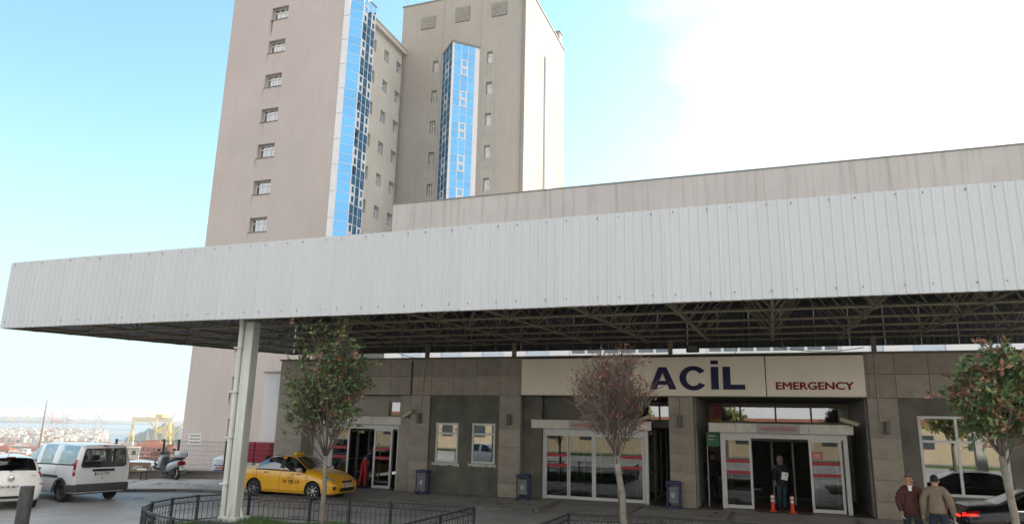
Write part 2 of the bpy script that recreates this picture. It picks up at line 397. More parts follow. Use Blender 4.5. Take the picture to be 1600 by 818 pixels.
# darker tar patches and a worn lighter strip
patch_m = mat('asphalt_patch', (0.29, 0.287, 0.28), 0.55, noise=0.3, nscale=1.5, bump=0.4, bscale=45)
mb = MB()
for (x, y, w, d, a) in ((-17.5, 19.3, 2.6, 1.1, 0.2), (-22.5, 14.0, 3.5, 1.4, 0.8), (-15.0, 20.6, 1.8, 0.8, -0.1), (-26.0, 19.6, 2.2, 1.2, 0.5)):
    c, s_ = math.cos(a), math.sin(a); pts = []
    for k in range(10):
        t = 2*math.pi*k/10; rr = 1+0.12*math.sin(3*t+x); px, py = w/2*math.cos(t)*rr, d/2*math.sin(t)*rr; pts.append((x+px*c-py*s_, y+px*s_+py*c, ROADZ+0.004))
    mb.add(pts, [tuple(range(10))])
props(mb.build('road_patches', patch_m), kind='structure')
# worn stains on the pavement and before the doors
stain_p = mat('pavement_stain', (0.13, 0.122, 0.112), 0.8, noise=0.4, nscale=3)
mb = MB(); rq = random.Random(31)
for (xa, xb, ya, yb, zz, n_) in ((-13.2, -7.6, 22.7, 25.2, 0.003, 14), (-4.1, -1.7, 22.7, 25.2, 0.003, 7), (2.5, 8, 22.7, 25.2, 0.003, 10), (-25, -19.5, 22.6, 24.6, 0.004, 12), (-24, -12, 17.2, 21.3, ROADZ+0.005, 16), (-1.2, 2.0, 20.5, 22.3, ROADZ+0.005, 5)):
    for k in range(n_):
        x, y, w, d, a = rq.uniform(xa, xb), rq.uniform(ya, yb), rq.uniform(0.06, 0.30), rq.uniform(0.04, 0.16), rq.uniform(0, 3.1); pts = []
        for q in range(9):
            t = 2*math.pi*q/9; rr = rq.uniform(0.7, 1.2); px, py = w*math.cos(t)*rr, d*math.sin(t)*rr; pts.append((x+px*math.cos(a)-py*math.sin(a), y+px*math.sin(a)+py*math.cos(a), zz+0.0003*k))
        mb.add(pts, [tuple(range(9))])
props(mb.build('pavement_stains', stain_p), kind='structure')

# pavement slabs in front of the facade (three raised aprons between the doors) and the left corner
apr = [(-13.45, -7.35), (-4.3, -1.5), (2.3, 30)]
mb = MB()
for (a, b) in apr: mb.box(a, b, 22.52, 25.46, -0.5, 0.0)
# ramps before the doors
def ramp(a, b): mb.add([(a, 22.4, ROADZ+0.006), (b, 22.4, ROADZ+0.006), (b, 25.46, -0.004), (a, 25.46, -0.004)], [(0, 1, 2, 3)])
ramp(-19.9, -13.46); ramp(-7.34, -4.31); ramp(-1.49, 2.29)
side = props(mb.build('pavement', paving), kind='structure')
# left pavement: between curved kerb and plinth
kpts = [(-29.5, 17.2), (-26.0, 18.9), (-23.6, 20.1), (-22.3, 20.95), (-21.2, 21.75), (-20.2, 22.05), (-19.0, 22.15), (-17.9, 22.2)]
ppts = [(-30.2, 20.9), (-28.2, 22.6), (-26.3, 24.0), (-25.2, 25.3), (-24.3, 25.78), (-23.28, 26.05), (-22.0, 26.2), (-19.95, 26.3)]
mb = MB(); n = len(kpts)
vs = [(x, y, 0) for x, y in kpts]+[(x, y, 0) for x, y in ppts]
mb.add(vs, [(i, i+1, n+i+1, n+i) for i in range(n-1)])
mb.add([(-17.9, 22.2, 0), (-17.6, 24.2, -0.06), (-19.95, 25.4, 0), (-19.95, 26.3, 0)], [(0, 1, 2, 3)])
props(mb.build('corner_pavement', mat('light_pavement', (0.46, 0.45, 0.43), 0.8, noise=0.25, nscale=0.8, bump=0.3, bscale=30)), kind='structure')
def kerb_line(pts, parent):
    base = MB().bev(-0.5, 0.5, -0.075, 0.075, -0.16, 0.012, 0.02).mesh('kerb_stone', kerb_m)
    out_ = []
    for (p, q) in zip(pts[:-1], pts[1:]):
        p = Vector((*p, 0)); q = Vector((*q, 0)); Ln = (q-p).length; k = max(1, round(Ln/1.0)); d = (q-p)/k
        for i in range(k):
            o = link('kerb_stone', base, parent); o.location = p+d*(i+0.5)+Vector((0, 0, random.uniform(-0.006, 0.004))); o.rotation_euler = (0, 0, math.atan2(d.y, d.x)+random.uniform(-0.006, 0.006)); o.scale = ((d.length-0.012), 1, 1)
for (a, b) in apr[:2]:
    kerb_line([(a, 22.45), (b, 22.45)], side)
kerb_line([(2.3, 22.45), (12.3, 22.45)], side)
kerb_line([(-7.28, 22.5), (-7.28, 25.2)], side); kerb_line([(-4.36, 22.5), (-4.36, 25.2)], side)
kerb_line([(-1.43, 22.5), (-1.43, 25.2)], side); kerb_line([(2.24, 22.5), (2.24, 25.2)], side)
kerb_line(kpts, side)
pl = thing('plinth_wall', 'low concrete plinth carrying the wire mesh fence at the edge of the pavement', 'wall', (-24.0, 26.0, 0))
for (p, q) in zip(ppts[:-1], ppts[1:]):
    m_ = MB(); m_.beam((p[0], p[1]+0.12, 0.03), (q[0], q[1]+0.12, 0.03), 0.24, 0.5); m_.build('wall_section', plinth_m, pl)
    m_ = MB(); m_.beam((p[0], p[1]+0.10, 0.31), (q[0], q[1]+0.10, 0.31), 0.34, 0.06); m_.build('coping', kerb_m, pl)
# ------------------------------------------------------------------ emergency wing (single storey)
FY = 25.48
wing = thing('emergency_wing', 'single storey stone clad emergency wing behind the entrance doors', 'building', (-8, FY, 0))
CZ = [0.0, 0.50, 1.155, 1.79, 2.43, 3.07, 3.67]
def panel(x0, x1, z0, z1, y=FY, t=0.03, m=granite, name='stone_panel', g=0.006):
    w, h = x1-x0-2*g, z1-z0-2*g
    key = (round(w, 3), round(h, 3), t, m.name); me = _pan.get(key)
    if me is None:
        me = MB().bev(-w/2, w/2, 0, t, -h/2, h/2, 0.004).mesh(name, m); _pan[key] = me
    o = link(name, me, wing); o.location = Vector(((x0+x1)/2, y+random.uniform(0, 0.003), (z0+z1)/2))-wing.location
    return o
_pan = {}
xs = [-19.9]; 
for k in range(6, -1, -1): xs.append(-13.57-0.92*k) if -13.57-0.92*k > -19.6 else None
xs += [-12.66, -11.70, -10.73, -9.77, -8.85]
for a, b in zip(xs[:-1], xs[1:]):
    panel(a, b, 3.67, 4.42); panel(a, b, 4.42, 5.08)
xr = [2.82, 2.92, 3.70]+[3.70+0.95*k for k in range(1, 9)]
for a, b in zip(xr[:-1], xr[1:]):
    panel(a, b, 3.67, 4.42); panel(a, b, 4.42, 5.08)
PIL = [(-19.9, -18.54), (-13.50, -12.68), (-9.76, -8.90), (-3.45, -2.60), (2.83, 3.70)]
for (a, b) in PIL:
    for z0, z1 in zip(CZ[:-1], CZ[1:]): panel(a, b, z0, z1)
    m_ = MB(); m_.box(a+0.01, b-0.01, FY+0.032, FY+(0.75 if a > -9 and a < 0 else 0.6), 0, 3.66); m_.build('pier', granite, wing)
# band backing, soffit, roof, coping
m_ = MB(); m_.box(-19.88, 11.2, FY+0.033, FY+0.35, 3.69, 5.06); m_.build('beam', joint, wing)
m_ = MB(); m_.box(-19.95, 11.25, FY-0.06, FY+0.40, 5.085, 5.14); m_.build('coping', mat('coping_metal', (0.16, 0.15, 0.13), 0.6), wing)
m_ = MB(); m_.box(-19.9, 11.2, FY+0.40, 41.9, 4.85, 5.04); m_.build('roof', mat('flat_roof', (0.25, 0.25, 0.25), 0.9), wing)
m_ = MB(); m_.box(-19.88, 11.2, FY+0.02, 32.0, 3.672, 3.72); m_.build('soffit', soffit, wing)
# left flank wall
m_ = MB(); m_.box(-19.9, -19.6, FY+0.62, 41.9, 0, 4.84); m_.build('side_wall', podium_white, wing)

def window(x0, x1, z0, z1, y, parent, mull=(), trans=(), fr=0.06, g=win_glass, t=0.05, name='window', fm=None):
    """frame with panes: mull = x positions, trans = z positions (or dict of x-interval)"""
    fm = fm or upvc
    m_ = MB(); c = fr
    m_.box(x0, x1, y, y+t, z0, z0+c); m_.box(x0, x1, y, y+t, z1-c, z1); m_.box(x0, x0+c, y+0.001, y+t-0.001, z0+c, z1-c); m_.box(x1-c, x1, y+0.001, y+t-0.001, z0+c, z1-c)
    for x in mull: m_.box(x-c/2, x+c/2, y+0.002, y+t-0.002, z0+c, z1-c)
    for z in trans: m_.box(x0+c, x1-c, y-0.004, y+t-0.004, z-c/2, z+c/2)
    w = m_.build(name, fm, parent)
    gx = [x0]+list(mull)+[x1]; gz = [z0]+list(trans)+[z1]
    for a, b in zip(gx[:-1], gx[1:]):
        for e, f in zip(gz[:-1], gz[1:]):
            p_ = MB(); p_.box(a+c*0.5, b-c*0.5, y+t*0.55, y+t*0.55+0.006, e+c*0.5, f-c*0.5); p_.build('pane', g, w)
    return w
# infill with two windows
W1 = (-12.43, -11.45, 1.13, 2.63); W2 = (-10.90, -9.93, 1.14, 2.64)
m_ = MB(); wall_holes(m_, -12.68, -9.76, 0, 3.67, [W1, W2], lambda u, z, d: (u, FY+0.07+d, z), 0.22); m_.build('rendered_wall', plaster_grey, wing)
for W in (W1, W2):
    window(W[0]+0.01, W[1]-0.01, W[2]+0.01, W[3]-0.01, FY+0.10, wing, trans=(2.22,), fr=0.075)
    # rough white filler under the window
    m_ = MB(); n_ = 26; vs = []
    for i in range(n_+1):
        x = W[0]-0.10+(W[1]-W[0]+0.18)*i/n_; vs += [(x, FY+0.055, W[2]-0.005), (x, FY+0.055, W[2]-0.07-0.05*random.random())]
    m_.add(vs, [(2*i, 2*i+1, 2*i+3, 2*i+2) for i in range(n_)])
    m_.box(W[0]-0.04, W[1]+0.04, FY+0.02, FY+0.1, W[2]-0.03, W[2]); m_.build('sill_filler', plaster_white, wing)
sticker = MB(); sticker.box(-11.62, -11.54, FY+0.118, FY+0.122, 2.30, 2.44); sticker.build('sticker', upvc, wing)
# interior room behind these windows
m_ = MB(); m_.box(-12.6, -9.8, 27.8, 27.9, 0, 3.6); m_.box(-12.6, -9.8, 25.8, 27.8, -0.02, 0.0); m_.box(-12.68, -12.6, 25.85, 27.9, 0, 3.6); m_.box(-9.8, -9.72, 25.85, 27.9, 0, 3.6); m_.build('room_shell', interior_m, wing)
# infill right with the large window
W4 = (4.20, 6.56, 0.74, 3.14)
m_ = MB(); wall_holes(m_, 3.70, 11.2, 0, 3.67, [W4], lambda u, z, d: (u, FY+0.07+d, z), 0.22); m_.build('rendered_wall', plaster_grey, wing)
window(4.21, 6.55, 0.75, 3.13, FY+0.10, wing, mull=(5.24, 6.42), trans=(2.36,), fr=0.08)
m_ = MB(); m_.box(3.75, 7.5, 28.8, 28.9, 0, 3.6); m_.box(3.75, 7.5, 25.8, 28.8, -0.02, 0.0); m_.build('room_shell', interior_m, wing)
window_backing = mat('brown_blind', (0.10, 0.045, 0.015), 0.8, noise=0.3, nscale=3, stretch=(8, 1, 1))
m_ = MB(); m_.box(5.3, 6.38, FY+0.21, FY+0.22, 0.85, 1.75); m_.build('curtain', window_backing, wing)

# recesses behind the doors: side walls, floor, back wall with transom lights, dark hall behind
BY = 31.2
def recess(x0, x1, back=BY, tr=None, m_side=granite, bay=None):
    m_ = MB()
    m_.box(x0-0.02, x0+0.03, FY+0.61, back, 0, 3.67); m_.box(x1-0.03, x1+0.02, FY+0.61, back, 0, 3.67); m_.build('recess_side_wall', m_side, wing)
    m_ = MB(); holes = [(x0+0.4, x1-0.4, 0.02, 2.6)]
    if tr: holes.append(tr)
    wall_holes(m_, x0, x1, 0, 3.67, holes, lambda u, z, d: (u, back+d, z), 0.15); m_.build('recess_back_wall', granite, wing)
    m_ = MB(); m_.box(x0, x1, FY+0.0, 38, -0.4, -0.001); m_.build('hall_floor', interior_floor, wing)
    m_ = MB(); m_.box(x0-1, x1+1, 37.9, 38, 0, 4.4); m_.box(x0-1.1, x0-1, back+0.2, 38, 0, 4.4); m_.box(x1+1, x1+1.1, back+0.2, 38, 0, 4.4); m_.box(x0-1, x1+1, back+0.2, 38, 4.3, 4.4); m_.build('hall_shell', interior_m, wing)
recess(-18.54, -13.50, 30.0); recess(-8.90, -3.45, BY, (-8.2, -3.7, 2.86, 3.6)); recess(-2.60, 2.83, BY, (-2.50, 2.78, 2.86, 3.62), m_side=mat('recess_side_panel', (0.30, 0.285, 0.27), 0.55, noise=0.2))
trans_frame = mat('cream_transom_frame', (0.42, 0.38, 0.26), 0.5)
trans_glass = glass('transom_glass', (0.5, 0.55, 0.55), base=0.24)
window(-2.49, 2.77, 2.87, 3.61, BY+0.02, wing, mull=(-1.3, 0.07, 1.40), fr=0.07, g=trans_glass, name='transom_window', fm=trans_frame)
window(-8.19, -3.71, 2.87, 3.59, BY+0.02, wing, mull=(-7.0, -5.8, -4.6), fr=0.07, g=trans_glass, name='transom_window', fm=trans_frame)
# shallow side walls next to doors 1 and 2
m_ = MB(); m_.box(-14.12, -13.51, FY+0.22, FY+0.5, 0, 3.66); m_.build('tiled_wall', granite, wing)
m_ = MB(); m_.box(-8.89, -8.17, FY+0.30, FY+0.5, 0, 3.66); m_.box(-8.17, -5.9, FY+0.62, FY+0.8, 2.80, 3.66); m_.build('tiled_wall', plaster_grey, wing)
m_ = MB(); wall_holes(m_, -18.5, -14.12, 2.80, 3.66, [(-14.98, -14.16, 2.86, 3.46)], lambda u, z, d: (u, FY+0.85+d, z), 0.2); m_.build('door_lintel_wall', mat('beige_panel', (0.36, 0.33, 0.29), 0.7, noise=0.1), wing)
window(-14.97, -14.17, 2.87, 3.45, FY+0.95, wing, fr=0.05, name='transom_window', fm=trans_frame, g=trans_glass)
m_ = MB(); m_.box(-18.50, -17.55, FY+0.83, FY+0.88, 0.0, 3.5); m_.build('white_panel', podium_white, wing)
# red and green notice panels inside door 3
grn = mat('green_sign', (0.01, 0.22, 0.06), 0.4); rdn = mat('red_sign', (0.40, 0.012, 0.02), 0.4); wht = mat('sign_white', (0.7, 0.7, 0.7), 0.5)
sg = thing('direction_sign', 'green direction sign inside the porch left of the patient entrance', 'sign', (-2.1, 26.7, 2.0))
m_ = MB(); m_.box(-2.30, -1.86, 26.70, 26.73, 2.0, 2.5); m_.build('board', grn, sg)
m_ = MB(); m_.box(-2.24, -2.0, 26.694, 26.698, 2.34, 2.38); m_.box(-2.24, -2.05, 26.694, 26.698, 2.22, 2.25); m_.box(-2.30, -2.27, 26.73, 26.76, 0.0, 2.0); m_.build('lettering', wht, sg)
sg = thing('warning_sign', 'red and yellow sign hanging in the transom above the patient entrance', 'sign', (-2.2, 31.0, 2.9))
m_ = MB(); m_.box(-2.50, -2.02, 31.05, 31.08, 3.0, 3.58); m_.build('board', rdn, sg)
m_ = MB(); m_.box(-2.50, -2.02, 31.045, 31.075, 2.88, 3.0); m_.build('yellow_edge', mat('sign_yellow', (0.55, 0.36, 0.03), 0.5), sg)
m_ = MB(); m_.box(-2.48, -2.36, 31.04, 31.045, 3.38, 3.42); m_.box(-2.48, -2.36, 31.04, 31.045, 3.24, 3.28); m_.build('lettering', wht, sg)

# ------------------------------------------------------------------ sliding door porches
def porch(label, x0, x1, yd, hx0, hx1, cols, open_, depth, header_text=None, htx=None, hj=()):
    """cols: list of pane intervals (a,b); open_: interval of the open bay or None"""
    t = thing('sliding_door_porch', label, 'entrance', ((x0+x1)/2, yd, 0))
    zt = 2.32; zh = 2.50; ztop = 2.79
    m_ = MB(); m_.box(x0, x0+0.13, yd, yd+0.14, 0.0, zh); m_.box(x1-0.13, x1, yd, yd+0.14, 0, zh); m_.box(x0+0.13, x1-0.13, yd, yd+0.14, zt, zh); m_.build('door_frame', upvc, t)
    # header box made of separate cover panels
    hs = [hx0]+list(hj)+[hx1]
    m_ = MB(); m_.box(hx0+0.02, hx1-0.02, yd-0.18, yd+0.3, zh+0.005, ztop-0.01); m_.build('header_core', joint, t)
    for a, b in zip(hs[:-1], hs[1:]):
        m_ = MB(); m_.bev(a+0.004, b-0.004, yd-0.21, yd-0.17, zh, ztop, 0.005); m_.build('header_panel', header_m, t)
    m_ = MB(); m_.box(hx0, hx1, yd-0.21, yd+0.32, ztop, ztop+0.02); m_.build('header_cap', header_m, t)
    for (a, b) in cols:
        m_ = MB(); c = 0.075
        lo = 0.02
        m_.box(a-c, b+c, yd+0.03, yd+0.08, lo, lo+0.11); m_.box(a-c, b+c, yd+0.03, yd+0.08, zt-0.08, zt-0.002); m_.box(a-c, a, yd+0.031, yd+0.079, lo+0.11, zt-0.08); m_.box(b, b+c, yd+0.031, yd+0.079, lo+0.11, zt-0.08)
        d = m_.build('door_leaf', upvc, t)
        m_ = MB(); m_.box(a, b, yd+0.052, yd+0.058, lo+0.11, zt-0.08); m_.build('pane', door_glass, d)
        if (b-a) > 0.5 and not (cols.index((a, b)) in (1, 2) and len(cols) == 4):
            for z in (1.13, 1.50):
                m_ = MB(); m_.box(a, b, yd+0.046, yd+0.050, z, z+0.11); m_.build('tape', stripe_red, d)
    # glazed sides running back to the wall
    for xs_ in (x0+0.03, x1-0.03):
        m_ = MB()
        for k in range(4):
            yy = yd+0.2+(depth-0.3)*k/3; m_.box(xs_-0.025, xs_+0.025, yy, yy+0.05, 0, zh)
        m_.box(xs_-0.02, xs_+0.02, yd+0.15, yd+depth, 0.0, 0.09); m_.box(xs_-0.02, xs_+0.02, yd+0.15, yd+depth, 1.0, 1.05)
        sf = m_.build('side_frame', mat('grey_aluminium', (0.35, 0.36, 0.36), 0.5), t)
        m_ = MB(); m_.box(xs_-0.003, xs_+0.003, yd+0.15, yd+depth, 0.09, zh); m_.build('side_pane', door_glass, sf)
    m_ = MB(); m_.box(x0, x1, yd+0.3, yd+depth, zh, zh+0.06); m_.build('roof', soffit, t)
    # inner door set
    yi = yd+depth*0.55; m_ = MB()
    for x in np.linspace(x0+0.2, x1-0.2, 6): m_.box(x-0.03, x+0.03, yi, yi+0.05, 0.0, zh)
    m_.box(x0+0.1, x1-0.1, yi, yi+0.051, 2.2, 2.28); m_.box(x0+0.1, x0+1.2, yi, yi+0.052, 0.45, 0.5); m_.build('inner_frame', mat('grey_aluminium', (0.35, 0.36, 0.36), 0.5), t)
    if header_text:
        a, b, tx0, tx1 = htx
        m_ = MB(); m_.box(a, b, yd-0.225, yd-0.212, zh-0.01, ztop+0.005); s_ = m_.build('name_plate', mat('grey_plate', (0.34, 0.33, 0.31), 0.5), t)
        add_text('lettering', header_text, bright_red_letter, s_, Vector((tx0, yd-0.226, zh+0.06)), tx1-tx0, 0.165, off=Vector(t.location), bold=0.018)
    m_ = MB(); m_.box(x0+0.3, x1-0.3, yd+0.2, yd+depth*0.5, 0.001, 0.012); m_.build('door_mat', mat('red_mat', (0.10, 0.012, 0.012), 0.95), t)
    return t
porch('left sliding door porch beside the taxi with one leaf slid open', -17.5, -14.14, FY+0.42, -17.75, -14.05, [(-17.3, -16.6), (-15.28, -14.6)], (-16.5, -15.4), 3.4, hj=(-16.83, -15.9, -15.35, -14.72))
porch('middle sliding door porch with all four glass leaves closed', -8.15, -4.25, FY+0.42, -8.55, -4.08, [(-8.0, -7.22), (-7.1, -6.29), (-6.15, -5.36), (-5.27, -4.47)], None, 4.8, 'HASTANE GİRİŞİ', (-7.05, -5.5, -6.93, -5.62), hj=(-7.83, -7.05, -5.5, -4.8))
porch('patient entrance porch with its middle leaves open and orange posts before it', -1.79, 2.21, FY+0.62, -2.15, 2.40, [(-1.63, -0.86), (1.10, 1.95)], (-0.71, 0.97), 4.6, 'HASTA GİRİŞİ', (-0.57, 0.77, -0.42, 0.66), hj=(-1.25, -0.57, 0.77, 1.05, 1.75))
note = thing('notice_sheet', 'red and white notice taped to the right glass of the patient entrance', 'notice', (1.3, FY+0.66, 1.7))
m_ = MB(); m_.box(1.12, 1.44, FY+0.664, FY+0.668, 1.70, 1.92); m_.build('sheet', rdn, note)
m_ = MB()
for k in range(4): m_.box(1.15, 1.40-0.03*(k % 2), FY+0.661, FY+0.663, 1.735+0.04*k, 1.75+0.04*k)
m_.build('print', wht, note)
# thin frame post of the middle opening
# ------------------------------------------------------------------ ACİL sign
sign = thing('emergency_sign', 'long cream board reading ACİL in navy and EMERGENCY in dark red above the doors', 'sign', (-3, FY-0.16, 3.69))
for (a, b) in ((-8.84, -0.20), (-0.17, 2.81)):
    m_ = MB(); m_.bev(a, b, FY-0.16, FY-0.003, 3.69, 5.02, 0.012); m_.build('sign_panel', sign_cream, sign)
m_ = MB(); m_.box(-8.85, 2.82, FY-0.10, FY-0.004, 3.665, 3.688); m_.box(-8.86, -8.841, FY-0.15, FY-0.004, 3.67, 5.04); m_.box(-8.86, 2.83, FY-0.15, FY-0.004, 5.021, 5.04); m_.build('edge_trim', sign_edge, sign)
ly0, ly1 = FY-0.185, FY-0.161
def letter(polys, name='letter'):
    m_ = MB()
    for p in polys: m_.prism(p, ly0, ly1)
    return m_.build(name, navy, sign)
zb, zc = 3.91, 4.68
ax = -3.59   # A: two legs meeting under a flat apex, and a bar between them
letter([[(-4.06, zb), (-3.81, zb), (ax, zc-0.19), (ax, zc), (-3.73, zc)], [(-3.12, zb), (-3.45, zc), (ax+0.001, zc), (ax+0.001, zc-0.19), (-3.37, zb)], [(-3.752, zb+0.155), (-3.428, zb+0.155), (-3.482, zb+0.295), (-3.698, zb+0.295)]])
m_ = MB(); cx, cz = -2.54, (zb+zc)/2; n_ = 34; rx, rz, tx, tz = 0.47, 0.42, 0.225, 0.155
vs = []
for d in (ly0, ly1):
    for k in range(n_+1):
        a = R(34+(326-34)*k/n_); vs.append((cx+rx*math.cos(a), d, cz+rz*math.sin(a))); vs.append((cx+(rx-tx)*math.cos(a), d, cz+(rz-tz)*math.sin(a)))
fs = []; N = 2*(n_+1)
for k in range(n_):
    a = 2*k; fs += [(a, a+2, a+3, a+1), (N+a, N+a+1, N+a+3, N+a+2), (a, N+a, N+a+2, a+2), (a+1, a+3, N+a+3, N+a+1)]
fs += [(0, 1, N+1, N), (N-2, 2*N-2, 2*N-1, N-1)]
m_.fixn = True; m_.add(vs, fs); m_.build('letter', navy, sign)
letter([[(-1.95, zb), (-1.70, zb), (-1.70, zc), (-1.95, zc)], [(-1.95, zc+0.085), (-1.70, zc+0.085), (-1.70, zc+0.215), (-1.95, zc+0.215)]])
letter([[(-1.56, zb), (-1.31, zb), (-1.31, zc), (-1.56, zc)], [(-1.309, zb), (-0.85, zb), (-0.85, zb+0.165), (-1.309, zb+0.165)]])
add_text('lettering', 'EMERGENCY', red_letter, sign, Vector((0.12, ly1+0.001, 3.92)), 2.33, 0.235, depth=0.015, bold=0.062, off=Vector(sign.location))
# ------------------------------------------------------------------ canopy
YF, YB, XL, XR = 15.05, 29.6, -22.42, 11.3
def zu(y): return 5.19+0.04*(y-YF)
can = thing('entrance_canopy', 'wide steel canopy with white corrugated fascia over the emergency entrance', 'canopy', (-5, 20, 0))
def corr_profile(w, rib=0.2, hgt=0.022):
    n_ = round(w/rib); p = [(0.0, 0.0)]
    for i in range(n_):
        x = i*rib; p += [(x+0.10, 0), (x+0.125, -hgt), (x+0.165, -hgt), (x+0.19, 0)]
    p.append((w, 0)); p = [q for i, q in enumerate(p)]
    return p+[(x, y+0.006) for x, y in reversed(p)]
SW = 1.205
prof = corr_profile(1.2)
k = 0; x = XL
sheet_me = {}
def sheet_mesh(zb_, zt_, key):
    if key not in sheet_me:
        m_ = MB(); m_.prism(prof, zb_, zt_, 'z'); sheet_me[key] = m_.mesh('fascia_sheet', sheet_white)
    return sheet_me[key]
fm = sheet_mesh(5.19, 7.27, 'front')
while x < XR:
    o = link('fascia_sheet', fm, can); o.location = Vector((x, YF+(0.0 if k % 2 else 0.004), random.uniform(-0.006, 0.006)))-Vector(can.location); x += 1.2015; k += 1
# end fascia on the left side and back fascia
y = YF+0.03
while y < YB-0.6:
    m_ = MB(); z0 = zu(y+0.6)
    me = sheet_mesh(0, 2.06, 'side')
    o = link('fascia_sheet', me, can); o.rotation_euler = (0, 0, -math.pi/2); o.location = Vector((XL, y+1.2, z0))-Vector(can.location); y += SW
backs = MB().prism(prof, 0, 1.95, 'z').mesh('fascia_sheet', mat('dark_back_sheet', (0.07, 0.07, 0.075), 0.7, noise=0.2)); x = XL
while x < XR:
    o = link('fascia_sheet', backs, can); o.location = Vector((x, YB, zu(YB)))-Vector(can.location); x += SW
m_ = MB()
for i in range(int((XR-XL)/0.6)):
    for z in (5.36, 7.18):
        x = XL+0.2+i*0.6+(0.12 if i % 2 else 0); m_.box(x-0.010, x+0.010, YF-0.030, YF-0.016, z-0.014+random.uniform(-0.01, 0.01), z+0.014)
props(m_.build('screws', screw_m, can), kind='stuff')
# roof sheet with ribs
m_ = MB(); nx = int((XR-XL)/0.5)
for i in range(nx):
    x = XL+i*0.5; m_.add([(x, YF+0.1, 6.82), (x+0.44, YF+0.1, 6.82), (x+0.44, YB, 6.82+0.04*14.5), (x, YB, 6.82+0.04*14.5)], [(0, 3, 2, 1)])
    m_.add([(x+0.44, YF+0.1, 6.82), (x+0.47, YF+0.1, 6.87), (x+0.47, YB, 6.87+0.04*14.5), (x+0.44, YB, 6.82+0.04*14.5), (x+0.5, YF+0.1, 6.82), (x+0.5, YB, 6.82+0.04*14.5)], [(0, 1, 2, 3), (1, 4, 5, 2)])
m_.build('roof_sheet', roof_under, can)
# space frame
bx_ = [0.1+2.17*i for i in range(-10, 6)]; by_ = [15.2+2.2*j for j in range(6)]
tx_ = [a+1.085 for a in bx_[:-1]]; ty_ = [b+1.1 for b in by_[:-1]]
zbk = lambda y: zu(y)+0.06
ztk = lambda y: zu(y)+1.46
for y in by_:
    m_ = MB(); m_.tube((bx_[0], y, zbk(y)), (bx_[-1], y, zbk(y)), 0.034, n=6); m_.build('bottom_chord', steel_tan, can)
for x in bx_:
    m_ = MB(); m_.tube((x, by_[0], zbk(by_[0])), (x, by_[-1], zbk(by_[-1])), 0.036, n=6); m_.build('bottom_chord', steel_tan, can)
for y in ty_:
    m_ = MB(); m_.tube((tx_[0], y, ztk(y)), (tx_[-1], y, ztk(y)), 0.03, n=6); m_.build('top_chord', steel_tan, can)
for x in tx_:
    m_ = MB(); m_.tube((x, ty_[0], ztk(ty_[0])), (x, ty_[-1], ztk(ty_[-1])), 0.03, n=6); m_.build('top_chord', steel_tan, can)
webs = {}
for i, x in enumerate(tx_):
    for j, y in enumerate(ty_):
        for di in (0, 1):
            for dj in (0, 1):
                key = (di, dj); 
                if key not in webs:
                    p0 = Vector((bx_[i+di]-x, by_[j+dj]-y, zbk(by_[j+dj])-ztk(y))); webs[key] = MB().tube((0, 0, 0), p0, 0.021, n=5, cap=False).mesh('web_strut', steel_tan)
                o = link('web_strut', webs[key], can); o.location = Vector((x, y, ztk(y)))-Vector(can.location)
# node balls, joined
m_ = MB()
for x in bx_:
    for y in by_:
        z = zbk(y); m_.lathe([(0.001, z-0.08), (0.06, z-0.055), (0.08, z), (0.06, z+0.055), (0.001, z+0.08)], (x, y, 0), 6)
props(m_.build('node_joints', steel_tan, can), kind='stuff')
# side and back trim: a dark edge beam under the fascia
m_ = MB(); m_.beam((XL+0.05, YF+0.06, 5.215), (XR, YF+0.06, 5.215), 0.06, 0.07); m_.build('edge_beam', steel_tan, can)
m_ = MB(); m_.beam((XL+0.06, YF+0.1, 5.22), (XL+0.06, YB, zu(YB)+0.03), 0.08, 0.08); m_.build('edge_beam', steel_tan, can)
# rear stub posts on the wing's parapet
for x in (-18.9, -12.98, -9.26, -3.34, 3.19, 8.4):
    m_ = MB(); m_.box(x-0.07, x+0.07, 25.58, 25.72, 5.14, zu(25.6)+0.05); m_.box(x-0.13, x+0.13, 25.54, 25.76, 5.13, 5.15); m_.build('stub_post', steel_tan, can)
# front column with its down pipe
m_ = MB(); m_.bev(-13.71, -13.42, 15.85, 16.14, 0.05, 5.24, 0.012); cl = m_.build('column', column_m, can)
m_ = MB(); m_.bev(-13.85, -13.24, 15.70, 16.31, -0.05, 0.10, 0.02); m_.build('base_plate', column_m, cl)
for (ax, ay) in ((-13.55, 15.75), (-13.30, 16.0)):
    pass
m_ = MB(); m_.prism([(-13.73, 0.1), (-13.84, 0.1), (-13.73, 0.35)], 15.99, 16.01); m_.prism([(-13.36, 0.1), (-13.25, 0.1), (-13.36, 0.35)], 15.99, 16.01); m_.prism([(15.82, 0.1), (15.71, 0.1), (15.82, 0.35)], -13.555, -13.535, 'x'); m_.build('stiffener', column_m, cl)
m_ = MB(); m_.path([(-13.83, 15.88, 0.05), (-13.83, 15.88, 4.95), (-13.83, 15.86, 5.30)], 0.075, n=10)
for z in (0.9, 2.1, 3.3, 4.5): m_.box(-13.97, -13.72, 15.78, 15.94, z, z+0.04)
m_.build('down_pipe', mat('down_pipe_paint', (0.56, 0.59, 0.56), 0.5, noise=0.1), can)
m_ = MB(); m_.box(7.8, 8.17, 15.82, 16.19, 0.0, 5.24); m_.build('column', column_m, can)
